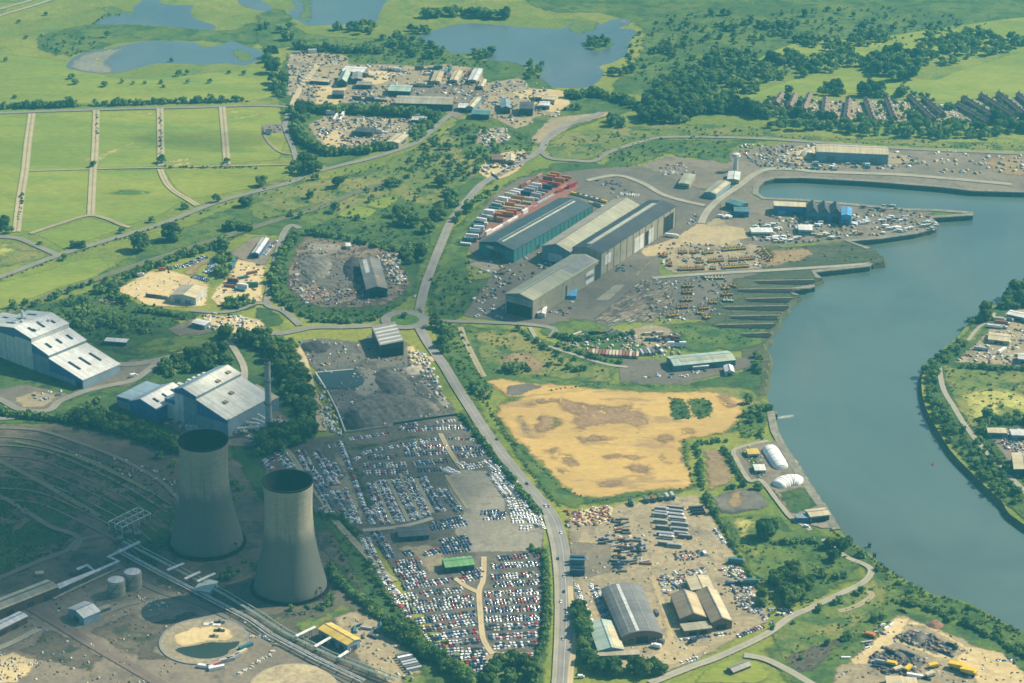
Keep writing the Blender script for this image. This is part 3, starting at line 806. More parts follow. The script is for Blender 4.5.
patch('dry_field','ochre',T(2,2,(-60,300),(-70,255),(0,235),(40,222),(90,180),(150,165),(350,185),(600,200),(720,195),(830,200),(930,230),(930,290),(870,365),(760,385),(690,395),(690,460),(720,520),(735,570),(690,595),(600,595),(480,605),(400,625),(330,632),(270,625),(200,585),(140,520),(60,440),(0,380)))
patch('dry_field','ochre',Z(440,320,5.12,(225,310),(330,300),(520,330),(700,350),(900,350),(720,370),(440,400),(330,400),(280,360)))
patch('bare_patch','blotch',T(2,2,(180,235),(260,240),(400,250),(490,245),(520,280),(555,330),(470,345),(400,330),(340,345),(270,360),(230,320)),True)
patch('bare_patch','blotch',T(2,2,(300,455),(380,445),(420,425),(440,440),(560,460),(500,475),(400,470),(340,480)),True)
patch('bare_patch','blotch',T(2,2,(205,460),(240,448),(270,490),(230,505)),True)
patch('bare_patch','blotch',T(2,2,(580,445),(610,440),(630,475),(600,485)),True)
patch('bare_patch','blotch',T(2,2,(185,515),(220,510),(280,540),(210,535)),True)
patch('bare_patch','blotch',T(2,2,(480,345),(520,342),(530,360),(500,365)),True)
patch('bare_patch','blotch',T(2,2,(660,350),(730,345),(760,370),(680,385)),True)
patch('grey_patch','greyblotch',T(2,2,(5,295),(60,292),(85,330),(95,380),(75,395),(20,350)),True)
patch('grey_patch','tarmac',Z(440,320,5.12,(340,340),(450,325),(540,345),(450,370),(400,395),(335,385)))
patch('rough_grass','rough',T(2,2,(100,305),(180,300),(210,330),(160,350),(110,335)),True)
patch('rough_grass','verge',T(2,2,(625,225),(690,228),(730,305),(640,318),(627,300)),False)
patch('rough_grass','verge',T(2,2,(695,240),(740,225),(790,235),(808,270),(790,300),(745,308),(720,290)),True)
patch('plot','brownp',T(2,2,(755,430),(838,430),(895,560),(800,600),(775,590)))
patch('rough_grass','rough',[(720,517),(760,512),(800,522),(835,535),(868,556),(862,580),(830,595),(800,606),(780,590),(752,580),(735,550)])
patch('dry_grass','drystreak',T(2,3,(860,30),(1000,20),(960,130),(1020,170),(960,180),(910,130)),True)
patch('plot','spoil',T(2,2,(790,620),(880,590),(960,585),(1010,610),(1040,660),(900,690),(820,690)))
patch('plot','brownp',T(2,2,(850,620),(910,600),(940,640),(890,670)),True)
patch('riverside_yard','grey',Z(720,430,6.827,(80,140),(270,85),(330,90),(400,60),(520,200),(600,380),(700,500),(760,580),(700,640),(560,640),(480,600),(370,430),(280,350),(200,370)))
patch('riverside_yard','rough',Z(720,430,6.827,(140,160),(200,120),(270,170),(330,300),(260,350),(220,320)))
patch('riverside_lawn','verge',Z(720,430,6.827,(390,430),(570,385),(690,510),(600,560),(540,580),(480,570),(420,490)))
patch('quay_apron','sandtrack',Z(720,430,6.827,(380,85),(425,65),(510,190),(540,230),(600,330),(660,420),(740,540),(800,640),(740,640),(700,530),(640,440),(560,340),(480,230)))
patch('quay_apron','concrete',Z(720,430,6.827,(560,640),(690,635),(770,610),(820,670),(700,680)))
# --- lorry and plant yard, lower middle
patch('lorry_yard','yard',T(2,3,(215,20),(330,-5),(440,-30),(640,-60),(740,-70),(780,-20),(830,60),(900,180),(980,320),(1030,400),(1030,440),(900,510),(780,580),(640,640),(610,650),(300,640),(270,560),(240,330),(225,180)))
patch('lorry_yard','grey',T(2,3,(225,120),(400,130),(400,240),(300,270),(240,260)))
patch('lorry_yard','sand',T(2,3,(250,0),(400,-20),(390,40),(260,60)),True)
patch('lorry_yard','sandtrack',T(2,3,(540,260),(580,260),(640,420),(670,520),(800,540),(640,620),(560,590),(610,470)),True)
patch('rough_grass','rough',[(826,535),(868,552),(880,570),(920,590),(965,602),(1000,622),(1034,640),(1060,700),(880,700),(790,690),(760,650),(810,612),(850,590),(868,575)])
patch('lawn','field',T(2,3,(720,690),(760,640),(830,600),(900,580),(1000,610),(1040,650),(1000,690)))
patch('dry_grass','scrubland',T(3,3,(0,470),(180,380),(400,270),(470,300),(480,380),(360,460),(280,560),(160,620),(60,600)),True)
patch('plant_yard','yard',Z(840,590,5.565,(310,130),(380,150),(520,200),(680,270),(860,370),(1040,470),(1040,560),(-60,560),(-40,440),(60,390),(200,260)))
for q_ in ([(300,160),(400,150),(330,290),(150,420),(60,430),(50,390),(180,290)],[(380,165),(540,215),(700,310),(900,350),(1040,470),(1040,560),(800,560),(640,400),(540,390),(300,290),(320,260),(640,370),(700,340),(480,220),(370,200)],[(280,480),(360,470),(420,560),(240,560)]):
    patch('plant_yard','sand',Z(840,590,5.565,*q_))
patch('plant_yard','spoil',Z(840,590,5.565,(300,250),(380,215),(520,250),(660,330),(640,365),(520,370),(330,295)))
patch('plant_yard','spoil',Z(840,590,5.565,(150,400),(240,320),(380,340),(500,385),(480,420),(420,480),(260,480),(170,440)))
patch('bare_ground','cinder',T(3,3,(80,580),(200,530),(300,510),(180,640),(120,660)),True)
# --- land on the far bank
patch('far_bank','verge',[(923,380),(931,362),(943,350),(956,342),(972,324),(992,308),(1004,301),(1030,290),(1300,260),(1300,620),(1032,527),(1010,510),(990,488),(956,453),(936,420)])
patch('far_bank','scrubland',T(3,2,(690,90),(760,100),(900,110),(1050,115),(1050,340),(840,340),(800,350),(740,250),(700,160)))
patch('dry_grass','drystreak',T(3,2,(760,210),(860,180),(1050,210),(1050,300),(840,330),(790,300)),True)
patch('far_bank_yard','yard',T(3,2,(735,85),(800,30),(850,-20),(920,-90),(980,-140),(1060,-130),(1060,105),(900,95)))
patch('far_bank_yard','grey',T(3,2,(880,345),(1060,345),(1060,540),(980,520),(930,440),(880,380)))
patch('far_bank','scrubland',T(3,1,(750,690),(830,620),(870,600),(900,590),(880,620),(830,690)),False)

# ------------------------------------------------------------------ roads, lanes, tracks
ribbon('old_railway','rail',[(-40,330),(0,316),(50,297),(100,278),(160,258),(212,241),(256,227),(318,208),(356,193),(388,183)],14)
ribbon('farm_lane','lane',T(0,0,(128,455),(112,570),(100,683)) + T(0,1,(82,110),(66,245)),13)
ribbon('farm_lane','lane',T(0,0,(385,442),(382,560),(378,640)) + T(0,1,(372,10),(364,178)),12)
ribbon('farm_lane','lane',T(0,0,(640,437),(642,550),(645,665)),12)
ribbon('farm_lane','lane',T(0,1,(640,-5),(665,50),(700,85),(745,112),(790,140)),10)
ribbon('farm_lane','lane',T(0,0,(888,428),(898,540),(908,660)),12)
ribbon('field_path','lane',[(30,171.5),(92,169.5),(160,168),(225,166.5),(298,165)],4)
ribbon('farm_path','track',T(0,1,(120,252),(240,212),(350,180),(420,190),(480,215),(520,228)),8)
ribbon('farm_path','track',T(1,0,(30,535),(55,575),(100,610),(160,620)),5)
ribbon('country_road','minor',[(-40,115),(0,113.5),(100,110),(200,107.5),(256,106),(288,107)],9)
ribbon('estate_road','sandy',T(1,0,(250,255),(220,300),(180,350),(150,410),(128,465)),11)
ribbon('estate_road','minor',T(1,0,(128,465),(115,500),(125,540),(150,600),(170,680)),8)
ribbon('motorway','path',[(-20,16),(0,9.5),(28,1.5),(50,-6)],9)
ribbon('motorway','path',[(-20,23),(0,16),(35,5.5),(60,-3)],9)
ribbon('diagonal_road','minor',[(-40,289),(0,277.5),(57,256.5),(110,240),(160,225),(215,203.5),(256,192),(290,183),(311,174),(340,166),(368,159.5),(396,151),(418,142),(436,127),(448,117),(465,108),(485,104)],10)
ribbon('side_road','minor',[(-30,236),(0,237.5),(18,239),(36,246),(58,256)],9)
ribbon('shipyard_road','minor',[(431,321),(456,322),(512,324),(545,327),(555,331),(550,338)],8)
ribbon('ring_road','minor',[(373,326),(345,327.5),(313,328),(281,334),(256,335),(228,342),(190,352),(160,360),(132,365),(108,364)],11)
ribbon('ring_road','minor',[(300,326),(284,312),(268,306),(268,296),(271,281),(278,253),(283,235),(291,226),(300,229)],9)
ribbon('ring_road','minor',[(270,305),(256,304),(240,310),(220,313),(190,311)],7)
ribbon('works_road','minor',[(160,361),(135,380),(110,386),(85,392),(60,402),(48,411),(20,410),(0,400),(-20,396)],9)
ribbon('works_road','minor',[(48,411),(20,418),(-30,420)],8)
ribbon('works_road','path',[(228,341),(236,352),(244,368),(244,382)],9)
ribbon('spoil_yard_track','sandy',Z(260,330,5.12,(170,70),(215,140),(240,220),(270,330),(300,420),(320,520)),11)
ribbon('main_road','road',[(602,113),(580,121),(562,128),(548,138),(541,150),(525,161),(505,172),(483,184),(466,202),(451,222),(442,242),(434,262),(426,284),(421,303),(419,316)],[11,12])
ribbon('main_road','road',[(417,324),(426,340),(434,352),(444,366),(456,386),(470,408),(484,430),(500,452),(518,475),(534,494),(546,508),(555,523),(561,542),(564,562),(566,590),(566.5,620),(565,650),(562,700)],[12,15])
M_mark,t_ = newmat('road_marking_paint'); finish(t_,mixc(t_,ramp(t_,noise(t_,pos(t_),0.3),0.4,0.6),(0.45,0.45,0.42),(0.50,0.50,0.47)),0.8)
ribbon('road_marking',M_mark,[(428,342.5),(434,352),(444,366),(456,386),(470,408),(484,430),(500,452),(518,475),(534,494),(546,508),(555,523),(561,542),(564,562),(566,590),(566.5,620),(565,650),(562,700)],0.4)
ribbon('footpath','path',[(545,516),(549,530),(553,548),(556,575),(557,610),(556,650),(553,700)],5)
ribbon('road_verge_path','sandy',T(2,3,(232,300),(238,380),(255,470),(245,560),(235,640),(230,720)),6)
ribbon('estate_link_road','minor',[(541,152),(551,159),(574,161),(594,161.5),(612,151.5),(642,142),(662,138),(700,137.5),(768,139.5),(843,145),(920,150),(1040,155)],9)
ribbon('shipyard_track','path',T(2,1,(300,40),(420,20),(520,50),(600,95),(680,120),(770,140)),10)
ribbon('dock_road','concrete' if False else 'path',Z(660,140,5.12,(210,430),(240,370),(300,310),(400,240),(490,175),(560,152),(680,152),(800,165),(1000,172),(1300,185),(1800,230)),12)
ribbon('quay_road','path',T(2,1,(560,430),(760,415),(1023,400)),9)
ribbon('jetty_road','path',T(3,1,(0,400),(200,388),(400,374)),9)
ribbon('field_track','track',Z(440,320,5.12,(105,40),(125,100),(160,170),(195,240),(225,295)),8)
ribbon('field_track','path',Z(440,320,5.12,(460,40),(510,120),(560,140),(700,185),(850,230),(960,245)),6)
ribbon('riverside_track','path',Z(720,430,6.827,(330,80),(200,105),(95,145),(120,220),(200,350),(280,350),(400,500),(480,600),(560,650),(620,690)),6)
ribbon('riverside_track','path',[(823,540),(845,557),(866,566),(871,573),(862,584),(835,597),(810,609),(790,618),(768,634),(740,648),(715,659),(690,668),(650,684)],[7,10])
ribbon('riverside_track','path',[(744,656),(765,660),(790,672),(820,690)],9)
ribbon('riverside_track','track',[(866,592),(872,596),(862,604),(848,610),(838,612)],7)
ribbon('car_park_track','sandy',Z(380,500,3.733,(388,215),(385,300),(370,345),(375,430),(385,520),(420,580)),6)
ribbon('car_park_track','sandy',Z(380,500,3.733,(280,295),(320,325),(366,348)),6)
ribbon('car_park_track','track',[(272,440),(290,455),(306,480),(322,500),(334,520),(352,540),(378,568),(395,582)],8)
ribbon('car_park_track','track',Z(400,410,6.206,(250,150),(290,230),(340,310),(390,375)),6)
ribbon('car_park_track','path',Z(250,410,5.69,(640,690),(760,680),(900,660),(1040,620)),7)
for q_ in (((712,412),(755,530),(815,655)),((785,400),(845,520),(903,640)),((865,395),(925,510),(978,618)),((945,395),(985,480),(1040,590))):
    ribbon('car_park_lane','track',Z(250,410,5.69,*q_),4.5)
for q_ in (((285,410),(345,510),(420,620)),((0,400),(70,540),(150,660))):
    ribbon('car_park_lane','track',Z(400,410,6.206,*q_),4)
ribbon('power_station_road','redroad',T(0,3,(90,365),(200,430),(330,510),(450,580),(640,690),(760,760)),11)
ribbon('power_station_road','cindertrack',T(0,3,(-20,275),(120,215),(260,160),(320,115),(420,95)),8)
ribbon('power_station_road','cindertrack',T(0,3,(90,-10),(200,60),(300,95),(316,130),(290,160)),7)
ribbon('power_station_road','cindertrack',T(0,3,(500,250),(640,320),(800,370),(1000,470),(1200,570),(1400,690)),8)
ribbon('power_station_road','path',T(0,3,(-20,555),(60,520),(160,470)),8)
ribbon('power_station_road','minor',T(0,3,(300,470),(380,425),(470,385),(560,360)),7)
for o_ in (28,62,105,150,190,235,280):
    ribbon('siding_track','cindertrack',T(0,2,(-20,352 + o_),(150,368 + o_),(330,432 + o_ * 1.05),(520,522 + o_ * 1.1),(700 - 0.5 * o_,628 + o_ * 0.9)),2.2 + o_ % 3 * 0.6)
ribbon('siding_track','rail',T(0,2,(-20,470),(120,540),(260,620),(400,700)),7)
ribbon('siding_track','cindertrack',T(0,2,(-20,345),(150,355),(300,400),(480,470),(640,560),(720,640)),6)
ribbon('siding_track','cindertrack',T(0,2,(-20,610),(40,640),(110,690)),6)
ribbon('siding_track','rail',T(0,2,(60,400),(240,440),(420,510),(600,600)),6)
ribbon('far_bank_track','path',T(3,2,(683,100),(700,190),(740,260),(790,340),(860,430),(930,505),(1010,585),(1060,640)),7)
ribbon('far_bank_track','path',T(3,1,(800,680),(840,630),(890,595),(905,570)),5)
# roundabout
c0 = P(405,320.5)
def disc(name,mat,c,r,z,n=40,ragged=False):
    mb = MB()
    mb.add([(c.x + r * math.cos(2 * math.pi * k / n),c.y + r * math.sin(2 * math.pi * k / n),z) for k in range(n)],[tuple(range(n))])
    return tag(mb.build(name,mat),kind='structure')
M_rb,t_ = newmat('roundabout_surface'); finish(t_,mixc(t_,ramp(t_,noise(t_,pos(t_),0.08),0.3,0.7),(0.19,0.182,0.16),(0.245,0.235,0.205)),0.9,0.2)
disc('roundabout',M_rb,c0,25,nz())
mb = MB(); mb.lathe([(14.5,0),(14.5,0.14 + LAYER['z']),(13.8,0.5 + LAYER['z']),(8,1.0 + LAYER['z'])],36,(c0.x,c0.y))
ML['island'] = land('island',(0.07,0.15,0.03),(0.1,0.18,0.03),(0.05,0.1,0.03),s1=0.05,s2=0.2)
tag(mb.build('roundabout_island',ML['island']),kind='structure')
patch('traffic_island','verge',T(1,1,(635,560),(655,530),(672,580)))

for q_ in (((90,300),(150,290),(200,330),(130,370),(80,350)),((250,380),(330,370),(420,385),(380,410),(280,410)),((430,500),(520,490),(600,510),(520,530)),((120,430),(180,420),(200,450),(150,470)),((560,380),(640,370),(660,400),(590,420)),((330,560),(420,545),(460,575),(380,590)),((820,210),(880,220),(900,260),(850,270)),((20,250),(110,225),(180,235),(90,270))):
    patch('bare_patch','blotch',T(2,2,*q_),True)
# ------------------------------------------------------------------ buildings
BASE = dict(
    white=((0.70,0.70,0.66),(0.35,0.33,0.28,0.35)),pale=((0.60,0.61,0.58),(0.36,0.34,0.29,0.35)),cream=((0.56,0.48,0.30),(0.35,0.27,0.16,0.4)),
    beige=((0.37,0.34,0.25),(0.24,0.20,0.13,0.5)),olive=((0.33,0.33,0.23),(0.42,0.40,0.28,0.5)),grey=((0.26,0.26,0.25),(0.16,0.15,0.13,0.5)),midgrey=((0.16,0.165,0.165),(0.25,0.24,0.21,0.4)),
    slate=((0.075,0.082,0.095),(0.13,0.12,0.11,0.45)),dark=((0.045,0.055,0.065),(0.09,0.09,0.085,0.4)),tealdark=((0.035,0.095,0.105),(0.02,0.05,0.06,0.5)),teal=((0.10,0.22,0.24),(0.07,0.13,0.14,0.4)),
    paleteal=((0.36,0.46,0.40),(0.46,0.43,0.27,0.5)),blue=((0.045,0.15,0.36),(0.04,0.08,0.16,0.4)),brightblue=((0.10,0.34,0.62),(0.08,0.2,0.38,0.3)),bluegrey=((0.215,0.305,0.37),(0.13,0.16,0.17,0.4)),
    brick=((0.19,0.115,0.085),(0.12,0.09,0.07,0.5)),tile=((0.22,0.142,0.10),(0.10,0.085,0.075,0.5)),brownsheet=((0.30,0.24,0.16),(0.16,0.12,0.085,0.6)),tan=((0.50,0.40,0.23),(0.30,0.22,0.13,0.5)),green=((0.15,0.34,0.13),(0.10,0.28,0.10,0.4)),
    lime=((0.42,0.58,0.28),(0.25,0.42,0.16,0.4)),yellow=((0.66,0.47,0.10),(0.42,0.30,0.10,0.35)),orange=((0.58,0.25,0.07),(0.33,0.15,0.07,0.4)),red=((0.40,0.075,0.055),(0.2,0.06,0.05,0.4)),glass=((0.02,0.03,0.04),(0.05,0.06,0.07,0.3)),
    sky=((0.50,0.50,0.38),(0.36,0.36,0.28,0.4)),scraproof=((0.19,0.185,0.165),(0.30,0.27,0.21,0.6)),shipteal=((0.06,0.23,0.235),(0.05,0.15,0.16,0.3)),shiproof=((0.05,0.078,0.09),(0.085,0.10,0.105,0.4)),olivepale=((0.62,0.62,0.55),(0.34,0.33,0.26,0.35)),black=((0.02,0.022,0.025),(0.04,0.04,0.04,0.3)),asbestos=((0.30,0.29,0.25),(0.18,0.16,0.12,0.6)),
)
_sm = {}
def S(key,axis=0):
    if (key,axis) not in _sm:
        b,st = BASE[key]
        _sm[(key,axis)] = sheet('%s_sheet' % key,b,1.2,0.14,st,0.28 if key == 'glass' else 0.55,0.5 if key == 'glass' else 0.3,axis)
    return _sm[(key,axis)]
def frame(A,B,C,z):
    a,b,c = P(*A,z),P(*B,z),P(*C,z)
    if (c - b).length > (b - a).length:
        n = (c - b).normalized(); x = Vector((n.y,-n.x,0)); L = (b - a).dot(x); w = (c - b).length
        a = b - x * L
    else:
        x = (b - a); L = x.length; x.normalize()
        n = Vector((-x.y,x.x,0))
        w = (c - b).dot(n)
    if w < 0 or L < 0:
        raise ValueError('corner order %s %s %s' % (A,B,C))
    ctr = a + x * (L / 2) + n * (w / 2)
    ctr.z = 0
    return ctr,math.atan2(x.y,x.x),L,w
def wob_roof(kind,h,rise):
    if kind == 'gable': us = [-1,0,1]; f = lambda u: h + rise * (1 - abs(u))
    elif kind == 'mono': us = [-1,1]; f = lambda u: h + rise * (u + 1) / 2
    elif kind == 'barrel': us = [-1 + 2 * i / 14 for i in range(15)]; f = lambda u: h + rise * math.sqrt(max(0,1 - (u * 0.94) ** 2)) - rise * math.sqrt(1 - 0.94 ** 2)
    else: us = [-1,1]; f = lambda u: h
    return us,f
def shed(name,label,cat,A,B,C,h,rise=2.5,ridge='y',kind='gable',lvl='eave',wall='grey',roof='grey',strips=(),doors=(),strip='sky',vents=0,over=0.5,group=None,gable=None,bays=0,pre=None,parent=None,skip_roof=False):
    z = h if lvl == 'eave' else 0.0
    ctr,rz,L,Wd = pre if pre else frame(A,B,C,z)
    root = empty(name,ctr,rz,label,cat,group)
    U,V = (L,Wd) if ridge == 'y' else (Wd,L)
    def tr(mb):
        if ridge == 'x': mb.v = [(y,-x,zz) for x,y,zz in mb.v]
        return mb
    us,f = wob_roof(kind,h,rise)
    ax = 1 if ridge == 'y' else 0
    mb = MB()
    mb.prism([(-U / 2,0),(U / 2,0)] + [(u * U / 2,f(u)) for u in reversed(us)],-V / 2,V / 2)
    tr(mb).build('wall',S(wall,1 - ax),root)
    th = 0.3
    ru = [(u * (U / 2 + (over if abs(u) == 1 else 0)),f(u) + 0.03) for u in us]
    if kind == 'gable':
        sl = rise / (U / 2)
        ru = [(-(U / 2 + over),h - sl * over + 0.03),(0,h + rise + 0.03),(U / 2 + over,h - sl * over + 0.03)]
    mb = MB()
    for (x0,z0),(x1,z1) in zip(ru[:-1],ru[1:]):
        mb.prism([(x0,z0),(x1,z1),(x1,z1 + th),(x0,z0 + th)],-V / 2 - over,V / 2 + over)
    roof_o = tr(mb).build('roof',S(roof,ax),root)
    if strips:
        for (u0,u1,v0,v1,key) in [(s + (strip,))[:5] for s in strips]:
            mb = MB()
            n_ = 4 if kind == 'barrel' else 1
            for k in range(n_):
                ua,ub = u0 + (u1 - u0) * k / n_,u0 + (u1 - u0) * (k + 1) / n_
                za,zb = f(ua) + th + 0.06,f(ub) + th + 0.06
                mb.prism([(ua * U / 2,za),(ub * U / 2,zb),(ub * U / 2,zb + 0.15),(ua * U / 2,za + 0.15)],v0 * V / 2,v1 * V / 2)
            tr(mb).build('skylight',S(key,ax),roof_o)
    if vents:
        for k in range(vents):
            v = -V / 2 + V * (k + 0.5) / vents
            mb = MB(); mb.box(-0.9,0.9,v - 0.9,v + 0.9,f(0) + 0.2,f(0) + 1.5); mb.box(-1.2,1.2,v - 1.2,v + 1.2,f(0) + 1.5,f(0) + 1.75)
            tr(mb).build('roof_vent',S('midgrey',ax),roof_o)
    if kind == 'gable' and rise > 0.8:
        mb = MB(); zc = h + rise + th + 0.02
        mb.box(-0.45,0.45,-V / 2 - over + 0.05,V / 2 + over - 0.05,zc - 0.12,zc + 0.1)
        tr(mb).build('ridge_cap',S('midgrey',ax),roof_o)
    if gable:
        for s in (-1,1):
            mb = MB(); zb = h - 0.2
            mb.prism([(-U / 2 - 0.05,zb - 1.2),(U / 2 + 0.05,zb - 1.2)] + [(u * (U / 2 + 0.05),f(u) - 0.05) for u in reversed(us)],s * (V / 2 + 0.1) - 0.1,s * (V / 2 + 0.1) + 0.1)
            tr(mb).build('fascia',S(gable,1 - ax),root)
    for d in doors:
        side,t0,dw,dh,key = d[:5]
        z0 = d[5] if len(d) > 5 else 0.0
        nm = d[6] if len(d) > 6 else ('window' if z0 > 0 else 'door')
        mb = MB()
        if side in 'fk':
            x = -L / 2 + L * t0; y = -Wd / 2 - 0.12 if side == 'f' else Wd / 2 + 0.12
            mb.box(x - dw / 2,x + dw / 2,y - 0.12,y + 0.12,z0 + 0.02,z0 + dh)
        else:
            y = -Wd / 2 + Wd * t0; x = L / 2 + 0.12 if side == 'r' else -L / 2 - 0.12
            mb.box(x - 0.12,x + 0.12,y - dw / 2,y + dw / 2,z0 + 0.02,z0 + dh)
        mb.build(nm,S(key,0 if side in 'fk' else 1),root)
    if bays:
        for side in ('f','r'):
            ln = L if side == 'f' else Wd
            nb = max(2,int(ln / bays))
            for k in range(nb + 1):
                q = -ln / 2 + ln * k / nb
                mb = MB()
                if side == 'f': mb.box(q - 0.25,q + 0.25,-Wd / 2 - 0.35,-Wd / 2,0.02,h - 0.3)
                else: mb.box(L / 2,L / 2 + 0.35,q - 0.25,q + 0.25,0.02,h - 0.3)
                mb.build('buttress',S('midgrey',0),root)
    return root
s4 = lambda *p: Z(460,180,4.267,*p)

# --- the shipyard halls
shed('fabrication_hall','long dark teal shed with pale roof strip beside the container yard','industrial hall',*s4((82,265),(230,300),(565,110)),15,5,'y',wall='shipteal',roof='shiproof',strips=[(-0.05,0.22,-0.93,0.9)],gable='tealdark',
     doors=[('f',0.5,16,9,'dark'),('f',0.3,9,3,'white',10.5,'sign_panel'),('r',0.3,6,5,'dark'),('r',0.7,6,5,'dark')],vents=0,bays=9)
shed('fabrication_hall','beige roofed hall wedged between the dark teal shed and the tallest hall','industrial hall',*s4((345,285),(468,307),(765,108)),16,6,'y',wall='bluegrey',roof='beige',strips=[(0.25,0.9,-0.95,0.98,'olive')],
     doors=[('f',0.5,18,10,'pale'),('f',0.85,5,5,'dark')])
shed('fabrication_hall','tallest shipyard hall with black roof, pale roof strip and tall doors along its right side','industrial hall',*s4((485,285),(603,315),(922,112)),25,3.5,'y',wall='beige',roof='dark',strips=[(-0.42,-0.06,-0.86,0.86,'sky')],
     doors=[('r',0.09,14,11,'white',9,'sign_panel'),('r',0.50,22,17,'white'),('r',0.60,9,17,'black'),('r',0.66,12,17,'pale'),('r',0.90,24,20,'black'),('f',0.5,18,12,'midgrey')],bays=14)
shed('fabrication_hall','nearest shipyard hall with olive roof, dark glazed front and striped sign on its right wall','industrial hall',*s4((195,485),(312,515),(592,345)),21,4,'y',wall='beige',roof='olive',strips=[(-0.18,0.1,-0.9,0.1,'sky'),(0.0,0.9,0.25,0.95,'grey')],
     doors=[('f',0.5,30,13,'black'),('f',0.5,31,3.2,'bluegrey',15,'window_band'),('r',0.86,17,13,'white',2,'sign_panel'),('r',0.86,17.6,4,'bluegrey',7,'window_band'),('r',0.12,9,7,'black'),('r',0.5,3,15,'dark'),('r',0.99,12,18,'dark')],gable='midgrey')
c_ = s4((450,518),(495,510),(498,480))
shed('site_store','small bright blue store against the right wall of the nearest hall','store',*c_,4,0.8,'x',lvl='ground',wall='brightblue',roof='brightblue')
shed('site_store','small white porch shed at the front right corner of the nearest hall','store',*s4((330,585),(362,590),(370,560)),5,1,'y',lvl='ground',wall='pale',roof='white')
# --- dock side buildings
s5 = lambda *p: Z(660,140,5.12,*p)
shed('transit_shed','long pale roofed shed with blue grey front on the far side of the dock','warehouse',*T(3,0,(195,606),(482,618),(485,588)),13,3.5,'x',wall='bluegrey',roof='cream',doors=[('f',0.2,10,8,'midgrey'),('f',0.8,10,8,'midgrey'),('r',0.5,8,8,'dark')],vents=0)
shed('dock_workshop','cream roofed dock workshop with dark blue front beside the sawtooth workshop','workshop',*s5((585,345),(748,352),(750,322)),9,2,'x','mono',wall='blue',roof='cream',doors=[('f',0.25,8,5,'brightblue'),('f',0.7,8,5,'glass')])
def sawtooth(name,label,cat,A,B,C,h,rise,n,wall,roof):
    ctr,rz,L,Wd = frame(A,B,C,h)
    root = empty(name,ctr,rz,label,cat)
    mb = MB(); mb.box(-L / 2,L / 2,-Wd / 2,Wd / 2,0,h); mb.build('wall',S(wall,0),root)
    for k in range(n):
        x0 = -L / 2 + L * k / n; x1 = x0 + L / n
        mb = MB(); mb.prism([(x0,h + 0.02),(x1,h + 0.02),(x0 + 0.55 * (x1 - x0),h + rise)],-Wd / 2 - 0.3,Wd / 2 + 0.3)
        mb.build('roof',S(roof,1),root)
    for k in range(n):
        x = -L / 2 + L * (k + 0.5) / n
        mb = MB(); mb.box(x - 4,x + 4,-Wd / 2 - 0.25,-Wd / 2,0.02,h * 0.7); mb.build('door',S('glass',0),root)
    return root
sawtooth('dock_workshop','dark blue sawtooth roofed workshop on the dock quay','workshop',*s5((752,372),(930,380),(925,340)),11,7,3,'blue','slate')
shed('dock_workshop','bright sky blue boxy workshop at the end of the sawtooth workshop','workshop',*s5((930,385),(980,388),(982,348)),13,1.2,'y',wall='brightblue',roof='brightblue',doors=[('f',0.5,7,8,'blue')])
shed('dock_office','long low white roofed office near the sandy track','office',*s5((470,472),(578,472),(572,450)),5,0.6,'x',wall='pale',roof='white',doors=[('f',0.3,20,1.4,'glass',1.5),('f',0.8,3,3,'dark')])
shed('dock_office','white roofed block east of the long low dock office','office',*s5((712,462),(780,462),(775,436)),6,0.8,'x',wall='bluegrey',roof='white',doors=[('f',0.5,10,1.5,'glass',2)])
shed('dock_store','dark teal store in front of the dock entrance road','store',*s5((335,318),(412,340),(428,316)),8,1.5,'x',wall='tealdark',roof='teal',doors=[('f',0.5,6,5,'black')])
shed('dock_store','blue store with paler roof beside the dark teal store','store',*s5((380,365),(455,368),(458,346)),7,1.5,'x',wall='blue',roof='teal',doors=[('f',0.5,6,4,'glass')])
shed('works_office','flat roofed pale green office south of the lighthouse tower','office',*s5((95,220),(150,228),(182,178)),6,0.8,'y',wall='olive',roof='olive',doors=[('f',0.5,10,1.5,'glass',2)])
shed('works_office','pale green roofed canteen block by the dock entrance road','office',*s5((232,262),(288,278),(362,218)),6.5,1.6,'y',wall='bluegrey',roof='olive',strips=[(0.35,0.9,-0.9,0.9,'cream')])
shed('works_office','small pale block at the foot of the lighthouse tower','office',*s5((345,200),(405,205),(412,165)),6,1.0,'y',wall='beige',roof='pale')
# control tower
q0 = P(*s5((386,158))[0]); hh = hm(*s5((386,158))[0],17)
lt = empty('signal_tower',q0,0,'slim white signal tower with a wide lantern top near the dock entrance','tower')
mb = MB(); mb.lathe([(3.2,0),(2.6,hh * 0.8),(2.6,hh * 0.84)],14); mb.build('shaft',S('white'),lt)
mb = MB(); mb.lathe([(3,hh * 0.84),(5.6,hh * 0.88),(5.6,hh * 0.9)],14); mb.build('gallery',S('pale'),lt)
mb = MB(); mb.lathe([(4.2,hh * 0.9),(4.4,hh * 0.98),(4.4,hh),(1.2,hh * 1.04)],14); mb.build('lantern',S('white'),lt)
